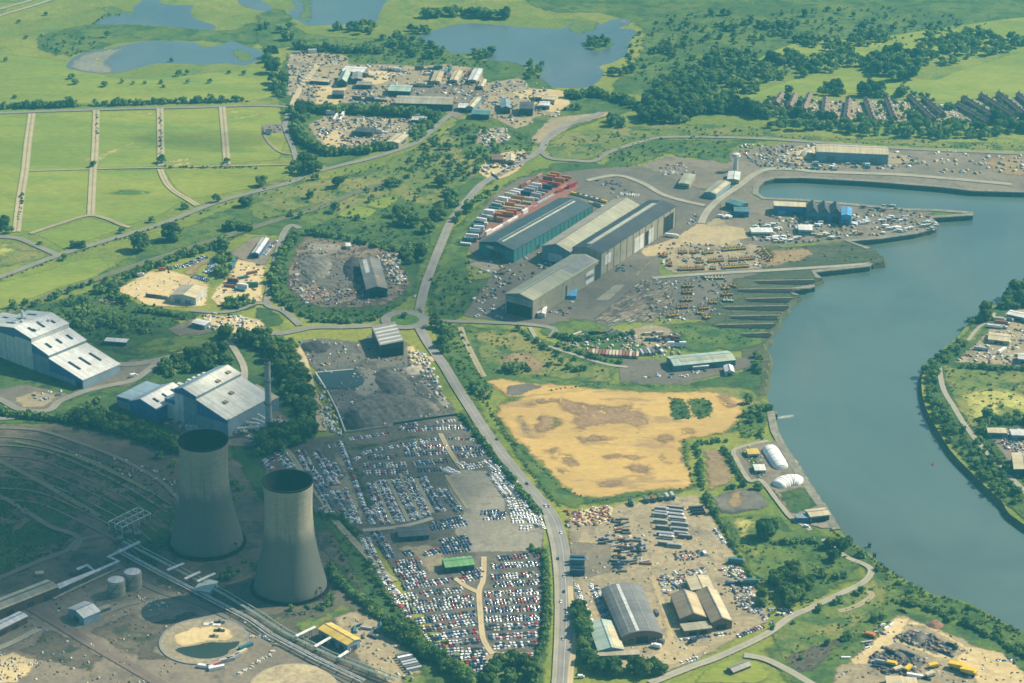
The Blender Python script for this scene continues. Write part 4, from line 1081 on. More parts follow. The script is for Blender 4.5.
# --- boat shed with the blue front
s6 = lambda *p: Z(640,320,6.206,*p)
shed('boat_shed','pale teal roofed shed with blue walls between the slipways and the dry field','workshop',*s6((212,285),(592,248),(585,188)),6.5,2.4,'x',wall='teal',roof='paleteal',strips=[(-0.75,-0.35,-0.85,-0.3,'olive'),(0.2,0.6,-0.75,0.75,'olive')],
     doors=[('f',0.25,3,3,'dark'),('f',0.62,7,4.6,'dark'),('f',0.85,5,4.5,'blue'),('l',0.5,8,5,'dark')],bays=8)
shed('boat_shed_annexe','low white roofed annexe in front of the pale teal roofed shed','annexe',*s6((330,292),(425,284),(424,270)),4,0.5,'x',wall='bluegrey',roof='white')
shed('small_shed','small bright white gabled shed right of the pale teal roofed shed','shed',*s6((530,322),(585,322),(575,285)),4.5,2.0,'y',wall='pale',roof='white',doors=[('f',0.5,4,3.4,'dark')])
# --- riverside yard
s7 = lambda *p: Z(720,430,6.827,*p)
shed('riverside_cabin','yellow roofed cabin left of the long white tent','cabin',*s7((195,168),(268,162),(250,128)),4,0.8,'x',wall='pale',roof='yellow',doors=[('f',0.5,6,2.5,'dark')])
shed('riverside_cabin','flat white roofed cabin south of the yellow roofed cabin','cabin',*s7((238,270),(312,275),(298,236)),4,0.6,'x',wall='beige',roof='white',doors=[('f',0.4,4,2.5,'dark')])
shed('river_store','cream roofed river store with dark front at the lower end of the quay','store',*s7((620,590),(748,575),(735,530)),6.5,1.2,'x',wall='bluegrey',roof='cream',doors=[('f',0.25,6,4.5,'black'),('f',0.6,6,4.5,'black'),('f',0.88,4,4.5,'black')],over=1.0)
shed('river_store','low blue grey lean-to attached left of the cream roofed river store','store',*s7((525,605),(610,605),(600,575)),4.5,0.6,'x','mono',wall='blue',roof='bluegrey')
def tent(label,pts,width,h,nrib):
    w = open_spline(W(s7(*pts)),8)
    base = w[len(w) // 2].copy()
    root = empty('storage_tent',base,0,label,'tent')
    mb = MB(); vs = []; n = 12; fs = []
    for i,p in enumerate(w):
        t_ = (w[min(i + 1,len(w) - 1)] - w[max(0,i - 1)]); t_.normalize()
        nn = Vector((-t_.y,t_.x,0))
        e = i / (len(w) - 1)
        s_ = min(1,math.sqrt(max(0.02,1 - (2 * e - 1) ** 4)) + 0.02) * (1 - 0.05 * (i % 4 == 0))
        for k in range(n + 1):
            a = math.pi * k / n
            vs.append(p - base + nn * (width / 2 * math.cos(a) * s_) + Vector((0,0,h * math.sin(a) ** 0.8 * s_)))
    for i in range(len(w) - 1):
        for k in range(n): fs.append((i * (n + 1) + k,(i + 1) * (n + 1) + k,(i + 1) * (n + 1) + k + 1,i * (n + 1) + k + 1))
    fs.append(tuple(range(n + 1))); fs.append(tuple((len(w) - 1) * (n + 1) + k for k in range(n,-1,-1)))
    mb.add(vs,fs); mb.build('cover',M_tent,root)
    for j in range(nrib):
        i = 2 + int((len(w) - 5) * j / max(1,nrib - 1))
        mb = MB(); mb.tube([vs[i * (n + 1) + k] * 1.004 + Vector((0,0,0.12)) for k in range(n + 1)],0.14,6); mb.build('hoop',S('pale'),root)
    mb = MB(); mb.tube([vs[i * (n + 1)] + Vector((0,0,0.3)) for i in range(len(w))],0.35,6); mb.tube([vs[i * (n + 1) + n] + Vector((0,0,0.3)) for i in range(len(w))],0.35,6); mb.build('ballast_edge',S('midgrey'),root)
M_tent = plain('tent_fabric',(0.80,0.79,0.75),0.06,0.15,0.6,0.3,(0.5,0.5,0.47,0.35))
tent('long white domed tent beside the river quay',[(318,128),(345,150),(380,205),(405,245),(425,275)],15,6.5,7)
tent('broad white domed tent south of the long white tent',[(385,395),(440,365),(500,355),(560,368)],17,6.5,6)
# --- lorry yard buildings, lower middle
s8 = lambda *p: T(2,3,*p)
shed('vehicle_hall','large grey barrel roofed hall with brown gable in the lorry yard','industrial hall',*s8((437,498),(602,490),(515,300)),7,7,'y','barrel',wall='brick',roof='midgrey',strips=[(-0.66,-0.56,-0.98,0.98,'grey'),(-0.30,-0.14,-0.98,0.98,'pale'),(0.36,0.42,-0.98,0.98,'grey')],
     doors=[('f',0.5,9,6.5,'black'),('f',0.22,4,2,'glass',3),('f',0.78,4,2,'glass',3)])
shed('vehicle_shed','pale green pitched shed alongside the barrel roofed hall','shed',*s8((345,556),(447,548),(405,437)),5,2.6,'y',wall='bluegrey',roof='paleteal',strips=[(0.25,0.95,-0.95,0.6,'cream')],doors=[('f',0.5,5,4,'dark')])
shed('open_canopy','low flat pale canopy in front of the pale green pitched shed','canopy',*s8((325,578),(510,570),(508,552)),4,0.3,'x','mono',wall='dark',roof='beige')
shed('brown_workshop','brown gabled workshop with a weathered left roof slope, joined to its twin','workshop',*s8((675,432),(775,420),(735,325)),7.5,4.2,'y',wall='brick',roof='brownsheet',strips=[(0.08,0.95,-0.97,0.97,'tan')],doors=[('f',0.5,8,5,'black')])
shed('brown_workshop','longer tan gabled workshop on the right of the brown pair','workshop',*s8((800,448),(880,436),(818,312)),7.5,3.6,'y',wall='brick',roof='brownsheet',strips=[(0.06,0.98,-0.98,0.98,'cream')],doors=[('f',0.5,8,5,'black')])
shed('workshop_annexe','flat fronted brown annexe before the weathered brown workshop','annexe',*s8((690,478),(798,466),(790,436)),5,0.6,'x','mono',wall='brick',roof='beige',doors=[('f',0.3,6,4,'black'),('f',0.7,6,4,'black')])
shed('pale_store','cream roofed store behind the pair of brown workshops','store',*s8((720,318),(806,308),(782,256)),6,1.2,'y',wall='beige',roof='cream')
shed('field_hut','small brown roofed hut on the lawn by the riverside track','hut',*s8((885,640),(955,612),(925,596)),3,1.6,'x',wall='brick',roof='asbestos',doors=[('f',0.5,2,2,'dark')])
# --- breakers' yard
shed('parts_shed','bright green roofed shed with dark green walls among the parked cars','shed',*T(1,3,(758,222),(872,210),(842,178)),6,1.8,'x','gable',wall='tealdark',roof='green',strips=[(-0.95,0.95,-0.75 + 0.4 * k,-0.6 + 0.4 * k,'lime') for k in range(5)],doors=[('f',0.3,6,4.5,'black'),('f',0.7,6,4.5,'black')])
shed('parts_shed','dark grey flat roofed shed beside the car rows','shed',*T(1,3,(572,100),(692,92),(662,56)),5,1.0,'x',wall='tealdark',roof='slate',doors=[('f',0.3,5,4,'black'),('f',0.7,5,4,'black')])
# --- spoil yard shed
s9 = lambda *p: Z(260,330,5.12,*p)
shed('screening_shed','tall ribbed pale roofed shed with dark open front beside the roundabout','industrial shed',*s9((608,62),(735,70),(690,-28)),13,3.0,'y','mono',wall='dark',roof='asbestos',strips=[(-0.95,0.95,-0.9 + 0.36 * k,-0.76 + 0.36 * k,'pale') for k in range(5)],doors=[('f',0.5,20,9,'black')])
# --- scrapyard shed
shed('scrap_shed','long grey roofed scrapyard shed with dark teal open gable','industrial shed',*T(1,1,(442,474),(525,470),(492,352)),10,3.0,'y',wall='tealdark',roof='scraproof',strips=[(0.1,0.5,-0.9,-0.2,'brownsheet'),(-0.7,-0.3,0,0.9,'pale')],doors=[('f',0.5,16,8,'black')])
shed('site_cabin','small white cabin at the top edge of the round scrapyard','cabin',*T(1,1,(360,300),(378,300),(376,288)),4,0.8,'x',wall='white',roof='white')
# --- plots by the ring road
sA = lambda *p: Z(100,220,5.12,*p)
shed('steel_shed','cream roofed shed with grey gable on the sandy plot','shed',*sA((358,385),(490,400),(545,348)),8.5,2.2,'y',wall='pale',roof='cream',strips=[(-0.95,-0.05,-0.97,0.97,'beige')],doors=[('f',0.28,6,5,'bluegrey'),('f',0.68,6,5,'bluegrey'),('r',0.5,4,4,'grey')])
shed('tyre_depot','narrow pale roofed depot with blue front beside the ring road','depot',*sA((780,165),(812,172),(865,95)),6,1.4,'y',wall='blue',roof='pale',doors=[('f',0.5,6,4,'black')])
shed('small_office','white flat roofed office on the lower sandy plot','office',*sA((470,525),(535,540),(552,518)),5,0.6,'x',wall='bluegrey',roof='white',doors=[('f',0.5,8,1.5,'glass',1.6)])
shed('works_store','small flat grey roofed store north of the stepped blue works','store',*Z(0,300,6.827,(715,280),(860,290),(830,265)),4,0.4,'x',wall='tealdark',roof='pale')

# --- the two stepped works on the left
def stepped(name,label,cat,corner,across,along,spans,wall,fascia):
    """corner: front right foot; across: a foot point further left along the front; along: foot of the back right corner; spans (u0, z0, u1, z1, roof key, wall key)"""
    a,b,c = P(*corner),P(*across),P(*along)
    xd = (a - b).normalized(); n = Vector((-xd.y,xd.x,0)); Wd = (c - a).dot(n)
    scale = (a - b).length / abs(corner[0] - across[0])
    root = empty(name,a,math.atan2(xd.y,xd.x),label,cat)
    for (u0,z0,u1,z1,rk,wk,*ex) in spans:
        x0,x1 = -u0 * scale,-u1 * scale          # u counted in picture columns to the left of the corner
        d0 = ex[0] if ex else 0.0
        d1 = ex[1] if len(ex) > 1 else Wd
        mb = MB(); mb.prism([(x1,0),(x0,0),(x0,z0),(x1,z1)],d0,d1); wo = mb.build('wall',S(wk,0),root)
        mb = MB(); mb.prism([(x1 - 0.4,z1 + 0.05),(x0 + 0.4,z0 + 0.05),(x0 + 0.4,z0 + 0.5),(x1 - 0.4,z1 + 0.5)],d0 - 0.6,d1 + 0.6); ro = mb.build('roof',S(rk,1),root)
        zm = min(z0,z1)
        mb = MB(); mb.prism([(x1,zm - 3.2),(x0,zm - 3.2),(x0,z0 - 0.02),(x1,z1 - 0.02)],d0 - 0.3,d0 - 0.02); mb.build('fascia',S(fascia,0),root)
        if rk.startswith('white') or rk == 'pale':
            L = abs(x1 - x0)
            for k in range(3):
                yy = d0 + (d1 - d0) * (0.22 + 0.28 * k)
                mb = MB()
                f0,f1 = 0.34,0.68
                pa,pb = (x1 + (x0 - x1) * f0,z1 + (z0 - z1) * f0),(x1 + (x0 - x1) * f1,z1 + (z0 - z1) * f1)
                mb.prism([(pa[0],pa[1] + 0.55),(pb[0],pb[1] + 0.55),(pb[0],pb[1] + 1.0),(pa[0],pa[1] + 1.0)],yy - 1.3,yy + 1.3)
                mb.build('rooflight',S('glass',0),ro)
    return root,scale,Wd
r1,sc1,wd1 = stepped('stepped_works','tall stepped white roofed works with blue upper fascias at the left edge','industrial works',(83.5,389.5),(33,370),(114,371),[
    (0,9.5,33,19,'pale','bluegrey'),(33,22,50,28.5,'pale','bluegrey'),(50,33,67,38,'pale','pale'),(67,38,92,31,'pale','pale'),(92,24,120,18,'pale','bluegrey')],'pale','blue')
for k in range(6):
    mb = MB(); x = -(52 + 6.5 * k) * sc1; mb.box(x - 0.6,x + 0.6,-0.5,-0.02,0.05,28 - (k > 4) * 8); mb.build('cladding_panel',S('white',0),r1)
mb = MB(); mb.box(-7 * sc1,-1.5 * sc1,-0.3,-0.02,0.05,6.5); mb.build('door',S('black',0),r1)
mb = MB(); mb.box(-40 * sc1,-14 * sc1,-0.3,-0.02,0.05,1.2); mb.build('plinth',S('midgrey',0),r1)
for (u,d,w_) in ((56,0.3,5),(62,0.55,4),(72,0.35,3.5),(80,0.6,4),(60,0.75,3)):
    zz = (33 + (u - 50) / 17 * 5) if u < 67 else 38 - (u - 67) / 25 * 7
    mb = MB(); mb.box(-u * sc1 - w_ / 2,-u * sc1 + w_ / 2,wd1 * d - w_ / 2,wd1 * d + w_ / 2,zz - 1,zz + 2.4); mb.build('roof_vent',S('pale',0),r1)
mb = MB(); mb.lathe([(1.6,30),(1.3,44)],12,(-78 * sc1,wd1 * 0.5)); mb.build('flue',S('white',0),r1)
r2,sc2,wd2 = stepped('stepped_works','stepped white roofed works beside the tall grey chimney','industrial works',(227.8,437.5),(160,415),(272,413.5),[
    (0,17,30,28,'olivepale','bluegrey'),(30,31,43,35.5,'olivepale','bluegrey'),(43,35.5,52,31.5,'bluegrey','pale'),(52,20,62,19,'bluegrey','pale',0,40),(60,13.5,76,19,'white','blue',-14,30),(76,19,88,12.5,'bluegrey','blue',-14,30),(88,12,104,11,'bluegrey','bluegrey',-10,30)],'pale','blue')
for k in range(4):
    y0 = 32 + (wd2 - 34) * k / 4
    mb = MB(); mb.box(-(62 + 1) * sc2,-52 * sc2,y0 + 1,y0 + (wd2 - 34) / 4 - 3,0,24 - 0.4 * k); w0 = mb.build('side_bay',S('bluegrey',1),r2)
    mb = MB(); mb.box(-(62 + 1.5) * sc2,-52 * sc2,y0 + 0.6,y0 + (wd2 - 34) / 8,24.05 - 0.4 * k,25.5 - 0.4 * k); mb.build('roof',S('white',1),w0)
    mb = MB(); mb.box(-(84 - 4 * k) * sc2,-62 * sc2,y0 + 2,y0 + (wd2 - 34) / 4 - 2,0,12); w0 = mb.build('side_bay',S('bluegrey',1),r2)
    mb = MB(); mb.box(-(84 - 4 * k) * sc2 - 0.5,-62 * sc2,y0 + 1.5,y0 + (wd2 - 34) / 8 + 2,12.05,13); mb.build('roof',S('pale',1),w0)
for (u,d) in ((33,0.55),(36,0.85),(15,0.3),(20,0.55)):
    zz = 31 + (u - 30) / 13 * 4.5 if u > 30 else 17 + u / 30 * 11
    mb = MB(); mb.box(-u * sc2 - 2,-u * sc2 + 2,wd2 * d - 2.4,wd2 * d + 2.4,zz - 1,zz + 1.6); mb.build('roof_vent',S('brownsheet',0),r2)
shed('works_annexe','low white roofed annexe at the back right of the chimney works','annexe',*Z(110,340,5.689,(880,330),(960,335),(835,262)),12,1.5,'y','mono',wall='bluegrey',roof='cream')
# stack
q0 = P(269,431.5); hh = hm(269,431.5,69.5)
ch = empty('chimney',q0,0,'tall slim grey chimney stack beside the stepped works','chimney')
M_conc = plain('chimney_concrete',(0.34,0.34,0.31),0.15,0.15,0.85,0.15,(0.22,0.22,0.20,0.5))
mb = MB(); mb.lathe([(3.4,0),(2.9,hh * 0.5),(2.6,hh)],24); mb.build('shaft',M_conc,ch)
mb = MB(); mb.lathe([(2.75,hh - 3.5),(2.9,hh - 3.3),(2.9,hh - 0.2),(2.7,hh)],24); mb.build('cap',S('grey'),ch)
mb = MB(); mb.lathe([(2.3,hh - 2),(2.3,hh + 1.5)],16); mb.build('flue',S('black'),ch)
for zf in (0.4,0.72):
    mb = MB(); mb.lathe([(3.1,hh * zf),(4.0,hh * zf + 0.05),(4.0,hh * zf + 1.0),(3.9,hh * zf + 1.0),(3.9,hh * zf + 0.25),(3.1,hh * zf + 0.25)],20,cap=False); mb.build('platform',S('midgrey'),ch)
# gas ducts at the foot of the stack
sB = lambda *p: Z(110,340,5.689,*p)
for i,(a,b,zz) in enumerate([((725,505),(905,500),5),((775,470),(900,495),6),((810,450),(905,485),7),((840,425),(910,475),8)]):
    pa,pb = P(*sB(a)[0],zz),P(*sB(b)[0],zz)
    o = empty('gas_duct',Vector((pa.x,pa.y,0)),0,['longest','second','third','shortest'][i] + ' white gas duct leading from the stepped works to the chimney foot','duct','gas ducts to the chimney')
    mb = MB(); off = Vector((pa.x,pa.y,0)); mb.tube([pa - off,pa.lerp(pb,0.5) - off + Vector((0,0,1)),pb - off],1.3,12); mb.build('duct',S('white'),o)
    for e in (0.15,0.5,0.85):
        q = pa.lerp(pb,e) - off
        mb = MB(); mb.box(q.x - 0.3,q.x + 0.3,q.y - 0.3,q.y + 0.3,0,q.z - 1); mb.build('support',S('midgrey'),o)

# --- cooling towers
M_cool,t_ = newmat('cooling_tower_concrete')
tc = t_.nodes.new('ShaderNodeTexCoord').outputs['Object']
sx = t_.nodes.new('ShaderNodeSeparateXYZ'); t_.links.new(tc,sx.inputs[0])
nb = noise(t_,pos(t_,(1,1,0.25),0,'Object'),0.09,5,0.65,0.4)
nf = noise(t_,pos(t_,(1,1,4),0,'Object'),0.12,4,0.7)
k_ = mixc(t_,ramp(t_,nf,0.3,0.7),(0.255,0.240,0.185),(0.330,0.305,0.230))
k_ = mixc(t_,math_(t_,'MULTIPLY',ramp(t_,nb,0.45,0.7),0.4),k_,(0.22,0.205,0.16))
# the lower half of both shells is darker; its edge wanders
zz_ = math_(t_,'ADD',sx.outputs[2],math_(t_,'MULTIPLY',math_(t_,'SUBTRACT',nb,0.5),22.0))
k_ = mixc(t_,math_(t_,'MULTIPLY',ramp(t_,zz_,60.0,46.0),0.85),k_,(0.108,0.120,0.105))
nv = noise(t_,pos(t_,(1,1,0.03),0,'Object'),0.35,4,0.7)
k_ = mixc(t_,math_(t_,'MULTIPLY',ramp(t_,nv,0.50,0.72),0.55),k_,(0.11,0.107,0.09))
lift = math_(t_,'SINE',math_(t_,'MULTIPLY',sx.outputs[2],2 * math.pi / 1.9))
cc = t_.nodes.new('ShaderNodeCombineColor'); gg = math_(t_,'ADD',math_(t_,'MULTIPLY',lift,0.035),1.0)
for i in range(3): t_.links.new(gg,cc.inputs[i])
k_ = mixc(t_,1.0,k_,cc.outputs[0],'MULTIPLY')
finish(t_,k_,0.92,0.1)
M_nearblack = plain('near_black_concrete',(0.016,0.018,0.019),0.3,0.1,0.95,0.02)  # near-black concrete for the lining, rim, legs, basin and stairway
def cooling_tower(label,base_px,top_py,wbase):
    m_ = mpp(*base_px)
    c = P(*base_px); H = hm(*base_px,base_px[1] - top_py)
    Rb = wbase / 2 * m_
    root = empty('cooling_tower',c,0,label,'cooling tower')
    prof0 = [(0.0,1.0),(0.06,0.962),(0.186,0.858),(0.33,0.755),(0.47,0.680),(0.62,0.635),(0.757,0.622),(0.88,0.632),(1.0,0.655)]
    def rr(f):
        for (a,ra),(b,rb) in zip(prof0[:-1],prof0[1:]):
            if f <= b:
                t1 = (f - a) / (b - a)
                return ra + (rb - ra) * t1
        return prof0[-1][1]
    z0 = 2.6
    zs = [z0 + (H - z0) * i / 40 for i in range(41)]
    fr = [np.interp(z / H,[p_[0] for p_ in prof0],[p_[1] for p_ in prof0]) for z in zs]
    fr = np.convolve(np.pad(fr,2,'edge'),np.ones(5) / 5,'valid')
    n = 96
    mb = MB(); mb.lathe([(Rb * r_,z) for r_,z in zip(fr,zs)],n,cap=False)
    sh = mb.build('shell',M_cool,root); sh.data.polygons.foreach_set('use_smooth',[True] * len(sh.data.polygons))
    mb = MB(); mb.lathe([(Rb * r_ - 0.7,z) for r_,z in reversed(list(zip(fr,zs)))],n,cap=False)
    li = mb.build('lining',M_nearblack,root); li.data.polygons.foreach_set('use_smooth',[True] * len(li.data.polygons))
    rt = Rb * fr[-1]
    mb = MB(); mb.lathe([(rt - 0.75,H - 1.2),(rt - 0.75,H + 0.25),(rt + 0.3,H + 0.25),(rt + 0.3,H - 0.6),(rt + 0.02,H - 1.2)],n,cap=False); mb.build('rim',M_nearblack,root)
    mb = MB(); mb.lathe([(Rb - 0.75,z0),(Rb - 0.75,z0 - 0.5),(Rb + 0.5,z0 - 0.5),(Rb + 0.5,z0 + 0.8),(Rb - 0.1,z0 + 0.9)],n,cap=False); mb.build('lintel_ring',M_nearblack,root)
    for k in range(40):
        a0 = 2 * math.pi * k / 40; a1 = 2 * math.pi * (k + (0.9 if k % 2 else -0.9)) / 40
        mb = MB(); mb.tube([(Rb * 1.03 * math.cos(a0),Rb * 1.03 * math.sin(a0),0),(Rb * math.cos(a1),Rb * math.sin(a1),z0)],0.4,6); mb.build('leg',M_nearblack,root)
    mb = MB(); mb.lathe([(Rb * 1.06,0),(Rb * 1.06,1.1),(Rb * 1.045,1.1),(Rb * 1.045,0.9),(0.1,0.9)],64,cap=False); mb.build('basin',M_nearblack,root)
    # stairway up the foot of the shell
    a0 = R(-38)
    mb = MB()
    for s_ in (-0.9,0.9):
        a = a0 + s_ / Rb
        mb.tube([(Rb * 1.16 * math.cos(a),Rb * 1.16 * math.sin(a),0),(Rb * 1.01 * math.cos(a + 0.09),Rb * 1.01 * math.sin(a + 0.09),9.5)],0.2,6)
    mb.build('stairway',M_nearblack,root)
    mb = MB(); a = a0 + 0.09; mb.box(Rb * math.cos(a) - 1.3,Rb * math.cos(a) + 1.3,Rb * math.sin(a) - 1.3,Rb * math.sin(a) + 0.5,9.2,9.6); mb.build('landing',M_nearblack,root)
    return root
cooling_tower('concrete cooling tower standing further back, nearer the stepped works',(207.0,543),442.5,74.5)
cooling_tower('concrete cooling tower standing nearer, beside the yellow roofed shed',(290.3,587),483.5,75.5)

# --- lower left power station remains
sC = lambda *p: Z(0,560,5.553,*p)
sD = lambda *p: Z(150,560,5.553,*p)
for lab,ctrpx,top in (('pale storage tank nearer the white shed',(650,190),78),('pale storage tank further back, nearer the cooling tower',(742,150),82)):
    bp = sC(ctrpx)[0]; q = P(*bp); hh = hm(*bp,top / 5.553); rr_ = 8.6 * mpp(*bp)
    o = empty('storage_tank',q,0,lab,'tank','storage tanks')
    mb = MB(); mb.lathe([(rr_,0),(rr_,hh)],40,cap=False); sh = mb.build('shell',S('beige',2),o)
    mb = MB(); mb.lathe([(rr_ + 0.2,hh - 0.1),(rr_ + 0.2,hh + 0.25),(0.05,hh + 1.3)],40,cap=False); mb.build('roof',S('pale'),o)
    for zf in (0.3,0.62):
        mb = MB(); mb.lathe([(rr_ + 0.02,hh * zf),(rr_ + 0.25,hh * zf),(rr_ + 0.25,hh * zf + 0.4),(rr_ + 0.02,hh * zf + 0.4)],40,cap=False); mb.build('stiffener',S('grey'),o)
    mb = MB(); mb.lathe([(rr_ + 0.05,hh),(rr_ + 0.05,hh + 1.1)],40,cap=False); mb.build('handrail',S('midgrey'),o)
    mb = MB()
    for k in range(12):
        a = R(-150) + k * 0.12; a2 = a + 0.12
        mb.tube([((rr_ + 0.7) * math.cos(a),(rr_ + 0.7) * math.sin(a),hh * k / 12),((rr_ + 0.7) * math.cos(a2),(rr_ + 0.7) * math.sin(a2),hh * (k + 1) / 12)],0.3,5)
    mb.build('stair',S('midgrey'),o)
shed('white_shed','white pitched roof shed with blue walls in front of the two storage tanks','shed',*sC((380,268),(465,322),(545,278)),7.5,2.6,'y',wall='bluegrey',roof='white',strips=[(-0.95,-0.02,-0.98,0.98,'pale')],doors=[('f',0.5,6,4.5,'dark')])
shed('store_hut','small dark store right behind the white pitched shed','hut',*sC((548,285),(615,262),(600,248)),3.5,0.5,'x','mono',wall='midgrey',roof='beige')
shed('turbine_gallery','long low gallery with pale twin roofs entering from the left edge','gallery',*sC((-60,300),(318,150),(275,105)),9,1.4,'x',wall='brick',roof='cream',strips=[(-0.25,-0.05,-0.99,0.99,'dark'),(0.1,0.8,-0.99,0.99,'beige')],doors=[('f',0.3,6,5,'dark'),('f',0.6,6,5,'dark'),('f',0.85,6,5,'dark'),('r',0.5,6,6,'dark')])
shed('loading_shed','white flat roofed loading shed at the left edge beside the red road','shed',*sC((-80,425),(152,312),(105,288)),6.5,1.0,'x',wall='brick',roof='white',doors=[('f',0.4,6,4,'dark'),('f',0.7,6,4,'dark')])
shed('site_hut','small cream hut beyond the long low gallery','hut',*sC((200,78),(240,74),(238,62)),3,0.5,'x',wall='beige',roof='cream')
shed('yellow_roofed_shed','yellow roofed shed with blue grey walls right of the nearer cooling tower','shed',*T(1,3,(250,467),(365,532),(413,506)),8,1.6,'x',wall='bluegrey',roof='yellow',doors=[('r',0.5,6,5,'dark'),('f',0.2,5,5,'dark'),('f',0.5,5,5,'dark'),('f',0.8,5,5,'dark'),('r',0.3,3,3,'white',1)])
# --- lower right plant yard
sE = lambda *p: Z(840,590,5.565,*p)
def heap(name,label,pts,h,mat,cat='heap'):
    q = W(pts); ctr = sum(q,Vector()) / len(q)
    o = patch(name,mat,pts,True,cell=2.0,z=0.4,margin=2.0,kind=None,
              hfun=lambda X,Y,D: h * (1 - np.exp(-np.maximum(D,-3) / (h * 1.5))) + np.where(D > 0,1,0.0) * (0.7 * np.sin(X * 0.31 + 1.9 * np.sin(Y * 0.17)) * np.sin(Y * 0.27 + X * 0.13) + 0.4 * np.sin(X * 0.83 + Y * 0.4)))
    return tag(o,label,cat)
M_hb = land('brick_rubble',(0.20,0.11,0.075),(0.26,0.15,0.10),(0.14,0.09,0.07),s1=0.1,s2=0.3)
M_hs = land('spoil_heap',(0.135,0.128,0.112),(0.190,0.175,0.145),(0.075,0.075,0.070),s1=0.03,s2=0.07,fine=0.8)
M_hc = land('coal_heap',(0.042,0.044,0.048),(0.06,0.06,0.06),(0.03,0.032,0.036),s1=0.05,s2=0.1,fine=0.4)
M_hw = land('sand_heap',(0.48,0.42,0.30),(0.40,0.35,0.25),(0.52,0.47,0.36),s1=0.08,s2=0.2)
heap('rubble_heap','flat topped reddish brown rubble heap at the top of the plant yard',sE((470,195),(520,165),(580,195),(560,225),(500,222)),4,M_hb)
heap('rubble_heap','dark rubble heap in the middle of the plant yard',sE((410,270),(440,230),(490,250),(500,300),(440,310)),4,M_hs)
heap('rubble_heap','long dark heap of scrap below the sandy track of the plant yard',sE((280,360),(340,340),(430,365),(440,385),(340,385)),3,M_hs)
heap('spoil_heap','broad grey spoil heap with a dark hollow in the fenced yard',s9((590,220),(660,205),(740,240),(800,310),(760,350),(660,340),(600,290)),7,M_hs)
heap('spoil_heap','wide low grey spoil heap along the lower yard edge',s9((450,400),(560,350),(700,330),(860,360),(920,420),(780,450),(660,470),(560,500),(470,470)),6,M_hs)
heap('coal_heap','black heap in the lower left corner of the fenced yard',s9((430,425),(540,420),(560,470),(520,515),(440,505)),5,M_hc)
heap('coal_heap','black heap at the top of the fenced yard',s9((215,75),(290,60),(360,80),(330,120),(230,110)),4,M_hc)
heap('sand_heap','pale heap beside the entrance of the fenced yard',s9((725,205),(780,185),(840,195),(830,225),(750,232)),4,M_hw)
heap('scrap_heap','dark scrap heap in the middle of the round scrapyard',T(1,1,(190,350),(240,330),(300,360),(290,420),(220,440),(180,400)),5,M_hs)
heap('scrap_heap','dark scrap heap against the grey scrapyard shed',T(1,1,(350,370),(400,345),(420,390),(400,440),(360,430)),5,M_hc)
heap('sand_heap','pale sand heap beside the long dockside shed',T(3,0,(130,615),(165,590),(195,590),(185,620),(150,635)),5,M_hw)
# sunken settling pond in the fenced yard: kerb and water
patch('settling_pond',MW['pool'],s9((290,225),(480,210),(525,285),(340,300)))
for lab,a,b in (('pale concrete kerb along the top of the settling pond',(285,222),(480,205)),('pale concrete kerb along the left of the settling pond',(285,222),(338,304))):
    pa,pb = P(*s9(a)[0]),P(*s9(b)[0]); o = MB()
    d = (pb - pa); L = d.length
    o.box(0,L,-0.6,0.6,-0.2,1.2); oo = tag(o.build('retaining_wall',S('white')),lab,'wall'); oo.location = pa; oo.rotation_euler.z = math.atan2(d.y,d.x)
def wall(label,pts,h,th,key,name='retaining_wall'):
    w = W(pts); root = w[0]
    mb = MB()
    for a,b in zip(w[:-1],w[1:]):
        d = (b - a).normalized(); n_ = Vector((-d.y,d.x,0)) * th / 2
        a2,b2 = a - root,b - root
        mb.add([a2 - n_,b2 - n_,b2 + n_,a2 + n_] + [v + Vector((0,0,h)) for v in (a2 - n_,b2 - n_,b2 + n_,a2 + n_)],[(0,3,2,1),(4,5,6,7),(0,1,5,4),(1,2,6,5),(2,3,7,6),(3,0,4,7)])
    o = tag(mb.build(name,S(key)),label,'wall'); o.location = root
wall('pale boundary wall down the left side of the spoil yard',s9((345,320),(400,430),(437,530)),2.5,1.0,'pale')
wall('low pale wall along the lower edge of the spoil yard',s9((437,530),(660,500),(680,488)),2.2,0.8,'beige')
wall('dark boundary fence wall along the bottom right of the spoil yard',s9((680,488),(860,460),(1012,438)),2.5,0.8,'tealdark')
for i,(y0,x0,x1) in enumerate(((283,748,816),(291.5,730,813),(301,738,795),(309,716,789),(318.5,722,782),(327,708,776),(336,735,770))):
    wall('low dark concrete slip wall, %s of the seven from the top' % ('first','second','third','fourth','fifth','sixth','lowest')[i],[(x0 + 8,y0 - 1.4),(x1 - 2,y0 - 2.4)],1.3,1.6,'brownsheet','slip_wall')
    patch('slipway_channel','wetmud',[(x0,y0 - 0.6),(x0 + 20,y0 - 1.3),(x1,y0 - 2.2),(x1 + 9,y0 + 2.8),(x1 - 25,y0 + 2.4),(x0 + 12,y0 + 1.4)],clip=True)
